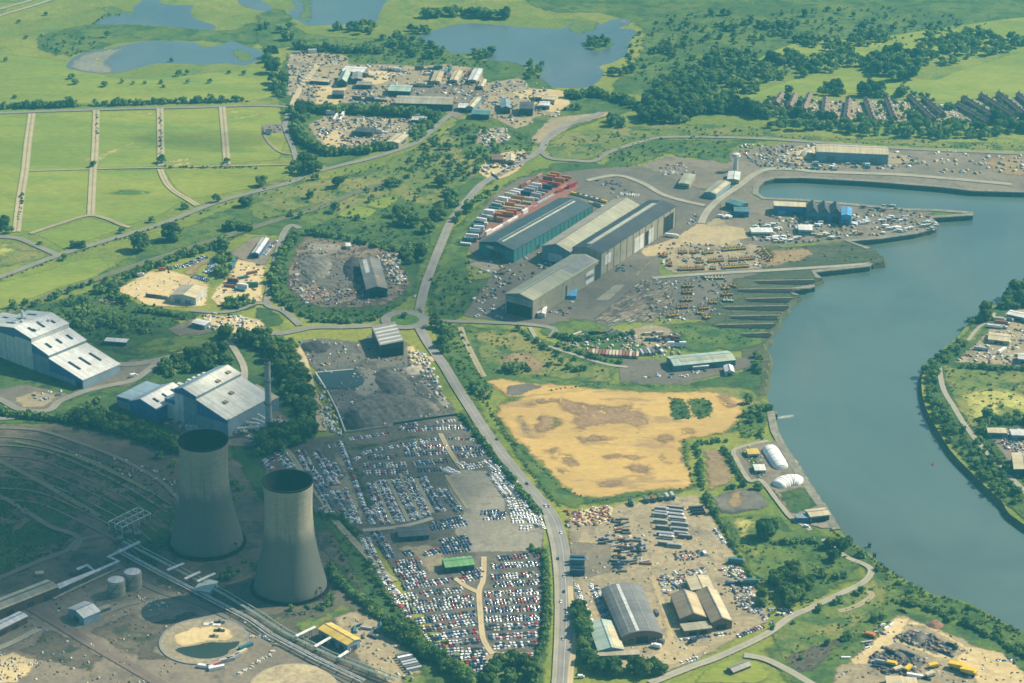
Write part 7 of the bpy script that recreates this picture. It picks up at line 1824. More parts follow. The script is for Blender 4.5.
# ------------------------------------------------------------------ traffic on the main road
def road_rz(a,b):
    d = P(*b) - P(*a); return math.atan2(d.y,d.x)
TRAF = [((497,440.5),(505,452),'navy','dark blue car on the main road, topmost below the roundabout'),((527,485),(534,494),'black','black car on the main road beside the dry field'),((545.5,507),(551,516),'white','white car leading a pair beside the lower corner of the dry field'),((549.5,507.5),(556,518),'silver','silver car beside a white one at the lower corner of the dry field'),
        ((561,534),(563,545),'white','white car on the main road where it straightens'),((558,560),(559,570),'navy','dark blue car on the main road beside two dark containers'),((564,577),(564,590),'silver','silver car on the main road level with the container pair'),((564,593),(564,603),'navy','dark car on the main road level with the green roofed shed'),
        ((561,603),(561,613),'white','white car on the main road level with the barrel roofed hall'),((567,615),(567,625),'white','white car on the main road beside the white parked row'),((563,640),(563,650),'silver','silver car lowest on the main road'),((415,297),(413,302),'white','white car approaching the roundabout from above'),((283,310),(290,316),'white','white car at the ring road bend'),((452,220),(449,227),'silver','silver car on the main road beside the thicket')]
for a,b,c,lab in TRAF:
    z_ = 0.75
    put('car','car',c,P(*a) + Vector((0,0,z_)),road_rz(a,b),lab,'car')
put('van','van','white',P(581,678) + Vector((0,0,0.6)),0.05,'white van at the bottom junction of the main road','van')
put('van','van','white',P(134,377) + Vector((0,0,0.6)),0.5,'white van on the road between the two stepped works','van',sc=1.4)
put('van','van','white',P(807,528) + Vector((0,0,0.6)),-0.6,'white van on the riverside track below the river store','van')
put('van','van','white',P(704,555) + Vector((0,0,0.6)),1.9,'white van alone in the middle of the lorry yard','van',sc=1.3)
# ------------------------------------------------------------------ shipping containers
NCONT = [0]
def contline(p0,p1,n,colours,lab,grp,along=True,stack=0.3,sc=1.0):
    a,b = P(*p0),P(*p1); d = b - a; rz = math.atan2(d.y,d.x) + (0 if along else math.pi / 2)
    for k in range(n):
        q = a.lerp(b,(k + 0.5) / n)
        c = random.choice(colours)
        for lv in range(2 if random.random() < stack else 1):
            put('container','shipping_container',c,q + Vector((0,0,0.7 + 2.62 * lv * sc)),rz,'%s shipping container %s' % ({'cream': 'cream','navy': 'dark blue'}.get(c,c),lab),'container','%s containers %s' % (c,grp),sc)
            NCONT[0] += 1
WG = ['white','silver','white','teal','grey']
cz = 'in the left edge row of the red container yard'
contline(*s4((20,285),(75,200)),7,WG,cz,cz,False); contline(*s4((75,200),(150,120)),7,WG,cz,cz,False); contline(*s4((150,115),(255,45)),8,['white','silver','cream'],cz,cz,False); contline(*s4((45,270),(100,185)),7,WG,cz,cz,False)
cz = 'in the strip beside the long dark teal shed'
contline(*s4((85,255),(180,200)),4,['silver','white','grey'],cz,cz); contline(*s4((180,200),(330,115)),7,['silver','white','pink'],cz,cz); contline(*s4((330,108),(400,70)),3,['silver','white'],cz,cz)
cz = 'in the orange block of the container yard'
for a,b in (((122,172),(178,180)),((150,150),(225,158)),((158,140),(240,148)),((185,122),(265,132)),((192,112),(275,122)),((215,92),(310,106)),((225,84),(318,97))): contline(*s4(a,b),2,['orange','yellow','cream','orange'],cz,cz,True,0.5)
cz = 'in the grey and white block of the container yard'
for a,b in (((248,72),(338,90)),((258,64),(348,80)),((276,50),(366,66)),((288,42),(378,55)),((305,30),(395,43))): contline(*s4(a,b),2,['white','silver','grey','navy'],cz,cz,True,0.5)
cz = 'in the red block of the container yard'
for a,b in (((325,18),(425,32)),((335,10),(435,24)),((350,0),(450,14)),((365,-8),(470,6)),((380,-18),(480,-4)),((400,60),(500,25)),((420,48),(505,12))): contline(*s4(a,b),2,['red','red','rust','orange'],cz,cz,True,0.5)
contline(*s4((255,40),(350,-20)),4,['red','rust','pink'],'at the top of the container yard road','at the top of the container yard road')
cz = 'behind the long dark teal shed'
contline(*s4((480,62),(620,98)),6,['cream','yellow','white'],cz,cz,True,0); contline(*s4((560,105),(610,120)),3,['white','cream'],cz,cz,True,0)
cz = 'by the road at the left of the lorry yard'
for y in (370,385,425,438): contline(*zH((60,y),(115,y + 2)),1,['navy','black','teal'],cz,cz,True,1)
cz = 'in the dark jumble of the lorry yard'
for k,(x,y) in enumerate(((270,163),(300,158),(330,156),(295,172),(335,174),(300,188),(340,192),(300,205),(338,210),(300,222),(340,228),(225,262),(245,270),(215,280),(270,262),(300,258),(325,268),(355,272),(385,270),(410,278),(370,290),(400,296),(290,292),(320,300),(350,310),(385,318),(415,322),(360,335),(400,340),(300,322),(330,325),(290,345),(315,355),(275,375),(330,372),(300,390),(370,370),(375,385),(435,372),(438,384),(310,410),(285,405),(320,425))):
    c = ('black','black','grey','navy','grey','black','silver','rust')[k % 8]
    q = P(*zH((x + random.uniform(-3,3),y + random.uniform(-3,3)))[0]) + Vector((0,0,0.7)); rz = random.choice((0.0,0.05,-0.08,1.5,0.4))
    put('container','skip_container',c,q,rz,'%s skip container %s' % ({'navy': 'dark blue','rust': 'rust red'}.get(c,c),cz),'skip','%s skips %s' % (c,cz),random.uniform(0.45,0.75))
cz = 'along the right hedge of the lorry yard'
contline(*zH((870,380),(925,385)),1,['silver','teal'],cz,cz,True,1); contline(*zH((860,490),(1000,490)),3,['teal','navy'],cz,cz,True,0.3); contline(*zH((690,95),(712,135)),3,['black','grey'],cz,cz,False,0)
cz = 'in the row beside the yellow roofed shed'
contline(*T(1,3,(585,575),(635,640)),7,['silver','white','grey'],cz,cz,False,0)
cz = 'in the rusty row above the boat shed yard'
contline(*Z(440,320,5.12,(760,172),(1020,188)),15,['rust','cream','pink','white','rust'],cz,cz,False,0)
cz = 'in the yard left of the boat shed'
contline(*Z(440,320,5.12,(690,75),(740,95)),2,['cream'],cz,cz,False,0); contline(*Z(440,320,5.12,(740,80),(830,72)),3,['rust','grey','navy'],cz,cz,True,0); contline(*Z(440,320,5.12,(850,60),(900,75)),2,['white','grey'],cz,cz,False,0)
contline(*Z(640,320,6.206,(40,95),(130,90)),2,['cream'],cz,cz,True,0); contline(*Z(640,320,6.206,(140,115),(230,118)),2,['cream','rust'],cz,cz,True,0); contline(*Z(640,320,6.206,(40,130),(250,140)),4,['grey','silver','navy'],cz,cz,True,0); contline(*Z(640,320,6.206,(185,168),(270,168)),2,['white'],cz,cz,True,0.9); contline(*Z(640,320,6.206,(108,175),(135,205)),2,['white'],cz,cz,True,0); contline(*Z(640,320,6.206,(0,210),(90,205)),4,['grey','navy','silver'],cz,cz,False,0)
cz = 'in the plot beside the blue fronted depot'
contline(*Z(100,220,5.12,(672,255),(700,205)),3,['navy','teal'],cz,cz,True,0.8); contline(*Z(100,220,5.12,(660,350),(685,320)),3,['rust','navy'],cz,cz,False,0.3); contline(*Z(100,220,5.12,(710,370),(750,335)),3,['white','teal'],cz,cz,False,0.3); contline(*Z(100,220,5.12,(715,305),(745,300)),1,['teal'],cz,cz,True,0.3); contline(*Z(100,220,5.12,(765,280),(790,275)),1,['rust'],cz,cz,True,0.3); contline(*Z(100,220,5.12,(760,345),(800,345)),1,['green'],cz,cz,True,0.3); contline(*Z(100,220,5.12,(250,395),(330,405)),3,['black','grey'],cz,cz,True,0)
cz = 'on the power station yard by the round basin'
for p0,p1,c in (((290,600),(330,605),['white']),((330,600),(375,585),['pink']),((345,615),(395,605),['pink','white']),((405,570),(450,560),['silver','teal']),((452,555),(475,545),['silver']),((520,495),(545,485),['teal']),((490,535),(520,520),['cream'])): contline(*sD(p0,p1),1,c,cz,cz,True,0)
for k,(x,y) in enumerate(((395,475),(405,462),(440,470),(460,490),(500,455),(480,480),(520,470),(430,500),(510,490),(470,505),(495,470))):
    c = ('teal','navy','silver','grey')[k % 4]; cz = 'in the cluster behind the yellow roofed shed'
    put('container','skip_container',c,P(*T(1,3,(x,y))[0]) + Vector((0,0,0.7)),random.uniform(0,3),'%s skip container %s' % ({'navy': 'dark blue'}.get(c,c),cz),'skip','%s skips %s' % (c,cz),random.uniform(0.55,0.8))
# far scrapyards
cz = 'among the far scrapyards'
for p0,p1,n in (((150,215),(240,212),3),((400,300),(470,310),3),((500,280),(600,290),4),((640,280),(740,278),4),((680,300),(760,300),3),((740,320),(780,280),3),((820,330),(860,290),3),((390,400),(520,408),5),((620,345),(700,350),3)): contline(*T(1,0,p0,p1),n,['white','silver','teal','rust','grey','cream'],cz,cz,True,0.3)
for p0,p1,n in (((310,485),(325,460),2),((335,485),(350,462),2),((285,458),(310,458),1),((620,470),(680,474),2),((450,530),(520,535),3)): contline(*T(1,0,p0,p1),n,['white'],'bright white on the lower far scrapyard','bright white on the lower far scrapyard',True,0.5)
print('CONTAINERS',NCONT[0])
# ------------------------------------------------------------------ coaches, lorries
k = 0
for (x,y) in ((520,108),(590,103),(512,140),(590,138),(514,172),(612,186),(525,204),(538,238),(545,252),(612,212),(618,234),(545,288),(585,296),(600,158),(520,128),(585,120),(640,250)):
    nm_ = ('silver','grey','silver','white','silver')[k % 5]
    q = P(*zH((x,y))[0]) + Vector((0,0,0.6))
    coach(q,P(*zH((x + 50,y + 4))[0]).__sub__(P(*zH((x,y))[0])).to_2d().angle_signed(Vector((1,0))) if False else road_rz(*zH((x,y),(x + 50,y + 5))),nm_,'%s coach parked in the double column of coaches in the lorry yard' % nm_,15 if k % 2 else 12.5,'%s coaches in the lorry yard' % nm_); k += 1
for (x,y,c) in ((440,62,'grey'),(475,58,'rust'),(510,52,'grey'),(548,48,'silver'),(362,78,'navy'),(575,42,'silver')):
    lorry(P(*zH((x,y))[0]) + Vector((0,0,0.6)),road_rz(*zH((x,y),(x + 14,y + 22))),'navy',c,'%s bodied lorry in the row along the top of the lorry yard' % ({'navy': 'dark blue','rust': 'rust red'}.get(c,c)),10,'%s lorries along the top of the lorry yard' % c)
for i,(x,y,cabc,bc,lab) in enumerate(((545,520,'blue','white','white lorry at the front right corner of the barrel roofed hall'),(590,525,'white','grey','grey lorry second in front of the barrel roofed hall'),(575,545,'white','white','white lorry lowest in front of the barrel roofed hall'),(720,525,'black','navy','dark lorry in front of the brown workshops'),(575,412,'navy','grey','dark lorry alone right of the barrel roofed hall'))):
    lorry(P(*T(2,3,(x,y))[0]) + Vector((0,0,0.6)),random.uniform(0,6.2),cabc,bc,lab,8)
lorry(P(*s4((905,245))[0]) + Vector((0,0,0.7)),-0.25,'white','white','long white lorry beside the right wall of the tallest hall',16)
lorry(P(*T(3,2,(935,42))[0]) + Vector((0,0,0.7)),0.9,'white','white','long white lorry standing in the far bank yard',16)
lorry(P(*T(3,2,(850,35))[0]) + Vector((0,0,0.7)),-0.3,'grey','silver','grey lorry at the lower left of the far bank yard',14)
for i,(x,y,c) in enumerate(((920,600,'cream'),(935,615,'rust'),(925,630,'silver'),(905,630,'white'),(950,600,'grey'))):
    lorry(P(*T(3,1,(x,y))[0]) + Vector((0,0,0.7)),-0.25,'white',c,'%s long trailer in the rows of the far bank yard' % c.replace('rust','rust red'),16,'%s trailers in the far bank yard' % c)
lorry(P(*Z(100,220,5.12,(318,262))[0]) + Vector((0,0,0.7)),0.3,'red','red','red lorry at the top edge of the sandy plot',8); lorry(P(*Z(100,220,5.12,(210,290))[0]) + Vector((0,0,0.7)),0.5,'white','silver','silver lorry at the top left edge of the sandy plot',8); lorry(P(*Z(100,220,5.12,(95,340))[0]) + Vector((0,0,0.7)),0.3,'navy','black','dark lorry at the left corner of the sandy plot',10)
# ------------------------------------------------------------------ plant and diggers
dl = 'in the rows of yellow machines above the slipways'
def digrow(p0,p1,n,lab,c='yellow',jit=0.25,sc=0.95):
    a,b = P(*p0),P(*p1); rz = math.atan2((b - a).y,(b - a).x) + math.pi / 2
    for k in range(n):
        digger(a.lerp(b,(k + 0.5) / n) + Vector((0,0,0.75)),rz + random.uniform(-jit,jit),'%s excavator %s' % ({'amber': 'dull yellow','ochre': 'brownish orange'}.get(c,c),lab),'%s excavators %s' % (c,lab),c,sc)
for p0,p1,n in (((95,583),(140,580),3),((155,582),(200,580),3),((218,585),(272,580),4),((318,570),(440,560),8),((188,632),(222,630),3),((248,628),(328,622),6),((355,622),(395,620),3),((408,618),(484,612),6),((95,670),(228,664),9),((258,664),(285,662),2),((318,660),(455,652),10),((490,570),(560,628),6),((535,565),(575,608),5)):
    digrow(*s5(p0,p1),n,dl,'amber' if n % 3 else 'ochre')
for p0,p1,n,c in (((680,466),(725,464),3,'yellow'),((680,492),(725,490),3,'orange'),((675,522),(720,520),3,'yellow'),((655,552),(705,548),3,'orange'),((620,585),(665,580),3,'yellow'),((768,432),(850,432),6,'cream'),((870,460),(900,468),2,'orange'),((835,475),(870,472),2,'yellow'),((838,500),(880,498),3,'orange'),((842,522),(885,524),3,'cream'),((785,532),(820,530),2,'yellow'),((745,556),(785,552),3,'orange'),((735,572),(770,575),2,'yellow'),((765,592),(790,590),2,'yellow'),((590,340),(625,345),2,'orange'),((618,378),(640,382),2,'orange')):
    digrow(*T(2,1,p0,p1),n,'spread over the yard beside the slipways',{'yellow': 'amber','orange': 'ochre'}.get(c,c),0.4,1.05)
for i,(x,y,c,lab) in enumerate(((650,445,'yellow','left of the bright yellow pair in the plant yard'),(715,475,'yellow','right of the bright yellow pair in the plant yard'),(290,425,'yellow','beside the grey stores in the plant yard'),(325,455,'cream','below the one beside the grey stores in the plant yard'),(380,450,'yellow','small one in the middle of the plant yard'),(520,435,'yellow','on the grey ground right of the plant yard middle'),(500,485,'cream','lowest on the grey ground of the plant yard'),(170,265,'orange','at the upper left edge of the plant yard'))):
    big = i < 2
    o = empty('dump_truck',P(*sE((x,y))[0]) + Vector((0,0,0.7)),-0.45 if i < 3 else random.uniform(-1,1),'%s dump truck %s' % (c,lab),'dump truck')
    s_ = 1.35 if big else 0.9
    mb = MB(); mb.prism([(-4.5,2.0),(2.4,1.6),(2.6,3.6),(3.4,4.0),(3.4,4.3),(-4.8,3.7)],-2.0,2.0); mb.build('tipper_body',paint(c),o)
    mb = MB(); mb.box(2.7,4.4,-1.8,1.8,1.3,3.2); mb.build('cab',paint(c),o)
    mb = MB(); mb.box(4.42,4.48,-1.4,1.4,2.2,3.0); mb.build('windscreen',M_glass,o)
    mb = MB(); mb.box(-4.0,4.2,-1.0,1.0,0.9,1.5); mb.build('chassis',M_trackm,o)
    for xx in (-2.8,3.0):
        mb = MB(); wheels(mb,(xx,),1.6,0.95,0,0.7); mb.build('wheel_pair',M_tyre,o)
    o.scale = (s_,s_,s_)
cz = 'in the dark clutter of the plant yard'
for p0,p1,n,cc_ in (((180,405),(235,415),2,['silver','grey']),((185,430),(250,445),2,['grey','navy']),((270,355),(310,370),2,['navy','black']),((340,355),(400,375),3,['grey','navy']),((560,350),(620,375),3,['navy','grey']),((590,310),(640,330),3,['grey','navy']),((420,240),(480,255),2,['silver','navy']),((250,225),(295,195),2,['white','cream']),((200,225),(235,205),2,['silver','grey']),((140,255),(180,265),2,['orange','yellow']),((135,300),(165,295),2,['silver']),((20,385),(45,385),1,['white']),((450,495),(490,505),2,['black','navy']),((335,120),(360,130),2,['grey'])): contline(*sE(p0,p1),n,cc_,cz,cz,True,0.1,0.6)
contline(*sE((400,485),(430,490)),1,['white'],'beside the cream flat building in the plant yard','beside the cream flat roofed building in the plant yard',True,0)
# dockside caravans and cabins
for poly,n,c in ((T(3,1,(-60,225),(60,215),(60,245),(-60,250)),9,['white']),(T(3,1,(150,205),(240,205),(240,225),(150,228)),6,['white','silver']),(T(3,1,(180,255),(280,250),(280,275),(180,280)),10,['cream','cream','white']),(T(3,1,(310,250),(380,245),(380,265),(310,268)),6,['cream','orange']),(T(3,1,(330,205),(410,195),(410,220),(330,225)),8,['white']),(T(3,1,(440,180),(580,185),(580,205),(440,208)),11,['white','silver']),(T(3,1,(450,225),(580,225),(580,248),(460,255)),14,['white']),(T(3,1,(610,170),(670,205),(670,240),(620,240)),11,['white','silver','cream']),(T(3,1,(360,140),(500,140),(500,165),(360,170)),6,['silver','grey']),(s5((560,500),(700,490),(720,530),(560,530)),10,['cream','white']),(s5((290,395),(370,395),(370,415),(290,418)),7,['white']),(T(3,0,(150,655),(400,655),(400,682),(150,682)),16,['white','silver','teal']),(T(3,1,(0,265),(110,262),(110,285),(0,290)),9,['white'])):
    xs = [p[0] for p in poly]; ys = [p[1] for p in poly]; k = 0; g_ = 0
    while k < n and g_ < 600:
        g_ += 1
        x,y = random.uniform(min(xs),max(xs)),random.uniform(min(ys),max(ys))
        if in_px(poly,x,y):
            c_ = random.choice(c)
            put('caravan','caravan',c_,P(x,y) + Vector((0,0,0.65)),random.uniform(-0.5,0.5),'%s caravan or cabin on the dockside yards' % c_,'caravan','%s caravans on the dockside yards' % c_,random.uniform(0.8,1.3)); k += 1
# steel laid out on the shipyard floor
poly = T(2,1,(310,595),(390,540),(500,455),(630,445),(640,520),(560,600),(400,612)); k = 0
while k < 120:
    x,y = random.uniform(588,674),random.uniform(280,326)
    if in_px(poly,x,y):
        key = random.choice(['beige','grey','beige','midgrey','brownsheet','tan','pale'])
        a = P(x,y); b = P(x + 10,y - 5.2)
        o = put('beam','steel_section',key,a + Vector((0,0,0.75)),math.atan2((b - a).y,(b - a).x) + random.uniform(-0.03,0.03),'%s steel section laid out on the shipyard floor' % key,'steel section','%s steel sections on the shipyard floor' % key,random.uniform(0.3,0.8)); k += 1

# ------------------------------------------------------------------ power station pipe bridges
def piperack(label,pts,offs,h,r,key='paleteal',every=14.0,grp=None):
    w = W(pts); o = empty('pipe_bridge',w[0],0,label,'pipe bridge',grp)
    loc = [p - w[0] for p in w]
    nrm = []
    for i in range(len(loc)):
        t_ = (loc[min(i + 1,len(loc) - 1)] - loc[max(0,i - 1)]).normalized(); nrm.append(Vector((-t_.y,t_.x,0)))
    for of in offs:
        mb = MB(); mb.tube([p + n * of + Vector((0,0,h)) for p,n in zip(loc,nrm)],r,8); mb.build('pipe',S(key),o)
    wd = (max(offs) - min(offs)) / 2 + 0.8; md = (max(offs) + min(offs)) / 2
    for a,b,n in zip(loc[:-1],loc[1:],nrm):
        L = (b - a).length; m_ = max(1,int(L / every)); rz = math.atan2((b - a).y,(b - a).x)
        for k in range(m_):
            c = a.lerp(b,(k + 0.5) / m_) + Vector((-math.sin(rz),math.cos(rz),0)) * md
            mb = MB(); mb.box(-0.25,0.25,-wd,-wd + 0.4,0,h - r); mb.box(-0.25,0.25,wd - 0.4,wd,0,h - r); mb.box(-0.3,0.3,-wd,wd,h - r - 0.5,h - r)
            t1 = mb.build('trestle',S('midgrey'),o); t1.location = c; t1.rotation_euler.z = rz
    return o
piperack('long pale pipe bridge nearer the cooling towers, running down to the bottom of the picture',T(0,3,(500,135),(700,240),(900,345),(1023,420)) + T(1,3,(120,500),(300,590),(560,690)),[-2.6,-1.2,2.6],5,0.42)
piperack('second long pale pipe bridge parallel to the one nearer the towers',T(0,3,(470,165),(650,262),(830,355),(1000,445)) + T(1,3,(60,505),(240,600),(430,690)),[-2.4,0.4,2.0],3.4,0.4,'pale')
piperack('stepped white pipe bridge from the gallery to the tower pipes',T(0,3,(230,320),(380,262),(350,238),(310,255)),[-0.8,0.8],6,0.7,'white')
piperack('white pipe bridge climbing from the gallery past the storage tanks',T(0,3,(235,330),(400,255),(475,222),(435,205),(475,185),(560,145)),[-0.9,0.7],6,0.7,'white')
piperack('low pale pipe line along the lower side of the gallery road',T(0,3,(215,355),(330,300),(480,230)),[0,1.2],1.6,0.5,'beige')
for i,(a,b) in enumerate((((670,265),(735,238)),((740,300),(800,272)),((790,310),(860,278)))):
    piperack('%s short white cross bridge over the pipe lines beside the towers' % ('first','second','third')[i],T(0,3,a,b),[-0.7,0.7],7.5,0.6,'white',8,'cross bridges')
for i,(a,b) in enumerate((((160,530),(238,492)),((235,572),(298,535)),((330,615),(368,590)))):
    piperack('%s white cross bridge over the pipe lines before the yellow roofed shed' % ('first','second','third')[i],T(1,3,a,b),[-0.7,0.7],7.5,0.6,'white',8,'cross bridges')
# small pump house on the pipe line, substation frame
shed('pump_house','pale pump house straddling the pipe lines beside the cooling towers','pump house',*sD((245,165),(330,180),(375,120)),5,0.6,'y',wall='bluegrey',roof='paleteal',doors=[('f',0.5,4,3,'dark')])
qs = P(*T(0,3,(520,60))[0])
o = empty('substation_frame',qs,road_rz(*T(0,3,(465,75),(575,20))),'pale lattice substation frame left of the further cooling tower','substation')
for j in range(3):
    for k in range(6):
        mb = MB(); mb.tube([(-16 + 6.4 * k,-8 + 8 * j,0),(-16 + 6.4 * k,-8 + 8 * j,9)],0.28,5); mb.build('post',S('pale'),o)
    mb = MB(); mb.box(-17,17,-8.3 + 8 * j,-7.7 + 8 * j,8.6,9.3); mb.build('beam',S('pale'),o)
for k in range(6):
    mb = MB(); mb.box(-16.2 + 6.4 * k,-15.8 + 6.4 * k,-8,8,9.35,9.8); mb.build('crossbeam',S('pale'),o)
for i,(x,y) in enumerate(((515,95),(480,120),(550,100))):
    c_ = P(*T(0,3,(x,y))[0]); o = empty('transformer',c_,0.4,'%s grey transformer below the lattice substation frame' % ('largest','left','right')[i],'transformer')
    mb = MB(); mb.box(-3,3,-2,2,0,4); mb.build('tank',S('midgrey'),o)
    mb = MB(); [mb.box(-2.6 + 1.1 * k,-2.2 + 1.1 * k,-3,-2,0.5,3.6) for k in range(5)]; mb.build('radiator',S('grey'),o)
    for k in range(3):
        mb = MB(); mb.tube([(-1.8 + 1.8 * k,0.5,4),(-1.8 + 1.8 * k,0.5,6)],0.25,6); mb.build('bushing',S('pale'),o)
# round basins
def basin(label,cpx,rx,rim_h,key):
    c = P(*cpx); r = rx * mpp(*cpx)
    mb = MB(); mb.lathe([(r * 1.03,0),(r * 1.03,rim_h),(r * 0.985,rim_h),(r * 0.985,0.02)],72,cap=False)
    return tag_at(mb.build('round_basin',S(key)),c,label,'basin'),c,r
def tag_at(o,c,label,cat): o.location = c; return tag(o,label,cat)
_,c,r = basin('round concrete basin with sand and a dark pool, left of the parked containers',sD((300,455))[0],43.5,1.3,'grey')
def ell(c,r,a0=0,a1=2 * math.pi,n=32): return [(c.x + r * math.cos(a0 + (a1 - a0) * k / n),c.y + r * math.sin(a0 + (a1 - a0) * k / n)) for k in range(n + 1)]
disc('basin_floor',land('basin_floor',(0.30,0.255,0.165),(0.24,0.21,0.15),(0.17,0.155,0.12),s1=0.04,s2=0.1),c,r * 0.985,nz())
patch('basin_sand','sand',sD((120,440),(180,400),(260,378),(360,370),(440,390),(470,430),(440,455),(330,462),(250,480),(170,490)),True)
patch('basin_pool',MW['pool'],sD((140,505),(165,494),(250,482),(330,465),(420,466),(495,460),(480,490),(440,510),(430,530),(380,548),(300,556),(220,545),(160,522)),z=nz())
_,c,r = basin('round sandy basin cut by the bottom edge of the picture',(293,688),43,1.0,'beige')
disc('basin_floor',land('basin_floor_sandy',(0.42,0.35,0.21),(0.35,0.29,0.18),(0.28,0.24,0.16),s1=0.05,s2=0.12),c,r * 0.985,nz())
for i,(x,y,s_) in enumerate(((345,365,2.2),(385,355,1.4),(385,400,1.4),(355,432,1.2))):
    qq = P(*sD((x,y))[0]); mb = MB(); mb.box(-3 * s_,3 * s_,-2,2,0.4,1.6); mb.box(-1,1,-1,1,1.6,3.2)
    tag_at(mb.build('concrete_block',S(('white','dark','dark','midgrey')[i])),qq,('pale','dark','small dark','small grey')[i] + (' broken concrete block at the top of the round basin',' broken concrete block at the top rim of the round basin',' broken block in the middle of the basin sand',' broken block beside the basin pool')[i],'concrete block')
# rubble lumps round the parked ground beside the basin
kk = 0
for p0,p1,n in (((550,430),(640,430),8),((640,435),(705,490),8),((700,500),(660,545),5),((650,545),(570,580),9),((560,600),(490,640),9)):
    a,b = P(*sD(p0)[0]),P(*sD(p1)[0])
    for k in range(n):
        q = a.lerp(b,(k + random.random()) / n) + Vector((random.uniform(-1.5,1.5),random.uniform(-1.5,1.5),0.5))
        mb = MB(); s_ = random.uniform(0.8,1.6)
        mb.add([(random.uniform(.7,1.3) * s_ * x,random.uniform(.7,1.3) * s_ * y,random.uniform(.6,1.2) * s_ * z) for x,y,z in ((-1,-1,0),(1,-1,0),(1,1,0),(-1,1,0),(-.7,-.7,1),(.7,-.6,1),(.6,.7,1),(-.7,.6,1))],[(0,3,2,1),(4,5,6,7),(0,1,5,4),(1,2,6,5),(2,3,7,6),(3,0,4,7)])
        o = tag(mb.build('concrete_lump',S(random.choice(['white','pale','cream','beige']))),'pale concrete lump in the line around the parking ground beside the basin','concrete lump','concrete lumps beside the basin'); o.location = q
# outfall plume on the river, small boat
patch('outfall_foam',land('foam',(0.50,0.52,0.42),(0.38,0.43,0.36),(0.55,0.55,0.42),s1=0.05,s2=0.1,ragged=6,soft=6),T(3,2,(25,279),(70,274),(120,262),(132,268),(100,283),(60,288),(25,286)),True,z=WATER_Z + 0.08)
mb = MB(); mb.box(-5,5,-3,3,-5.5,0.6); tag_at(mb.build('outfall',S('midgrey')),P(*T(3,2,(16,285))[0]),'dark concrete outfall on the river bank with foaming water','outfall')
q = P(*T(3,2,(660,490))[0],WATER_Z)
o = empty('buoy',q,0,'tiny red buoy on the river off the far bank','buoy'); mb = MB(); mb.lathe([(1.2,-0.3),(1.3,0.6),(0.5,0.9),(0.15,2.6)],12); mb.build('float',paint('red'),o)
for i,(x,y,lab) in enumerate(((405,140,'dark wooden dolphin off the river bend'),(425,180,'smaller dark dolphin off the river bend'))):
    q = P(*T(3,3,(x,y))[0],WATER_Z); o = empty('mooring_dolphin',q,0,lab,'mooring')
    for k in range(6):
        a = k * 1.05; mb = MB(); mb.tube([(1.6 * math.cos(a),1.6 * math.sin(a),-2),(0.7 * math.cos(a),0.7 * math.sin(a),3.6)],0.3,6); mb.build('pile',S('black'),o)
    mb = MB(); mb.box(-1.4,1.4,-1.4,1.4,3.2,3.8); mb.build('deck',S('dark'),o)

# loose scrap, pallets and debris on the yards: too much to count
DC = ['white','pale','cream','beige','grey','midgrey','slate','dark','brownsheet','tan','bluegrey','brick','black','tile']
def clutter(polys):
    Vs,Fs,Ms = [],[],[]; off = 0
    cube = np.array([(-1,-1,0),(1,-1,0),(1,1,0),(-1,1,0),(-1,-1,1),(1,-1,1),(1,1,1),(-1,1,1)],float)
    cf = np.array([(4,5,6,7),(0,1,5,4),(1,2,6,5),(2,3,7,6),(3,0,4,7)])
    for poly,n,s0,cols in polys:
        xs = [p[0] for p in poly]; ys = [p[1] for p in poly]; k = 0; g_ = 0
        while k < n and g_ < n * 30:
            g_ += 1
            x,y = random.uniform(min(xs),max(xs)),random.uniform(min(ys),max(ys))
            if not in_px(poly,x,y): continue
            k += 1; q = P(x,y); a = random.choice((0.4,0.4,1.97,1.97,random.uniform(0,3)))
            sx_,sy_,sz_ = s0 * random.uniform(0.3,1.6),s0 * random.uniform(0.3,0.9),s0 * random.uniform(0.2,0.8)
            ca,sa = math.cos(a),math.sin(a)
            C = cube * (sx_,sy_,sz_ + 0.7) + rng.normal(scale=0.12 * s0,size=(8,3)) * (1,1,0.4)
            Vs.append(np.stack([C[:,0] * ca - C[:,1] * sa + q.x,C[:,0] * sa + C[:,1] * ca + q.y,C[:,2] + 0.1],-1)); Fs.append(cf + off); off += 8
            Ms.append(np.full(5,random.choice(cols)))
    me = np_mesh('yard_debris',np.concatenate(Vs),np.concatenate(Fs),[S(c) for c in DC],np.concatenate(Ms))
    tag(link('yard_debris',me),'loose scrap, pallets and debris strewn over the yards','debris',None,'stuff')
al = list(range(14)); pl = [0,1,2,3,4,9]; dk = [5,6,7,8,11,12]
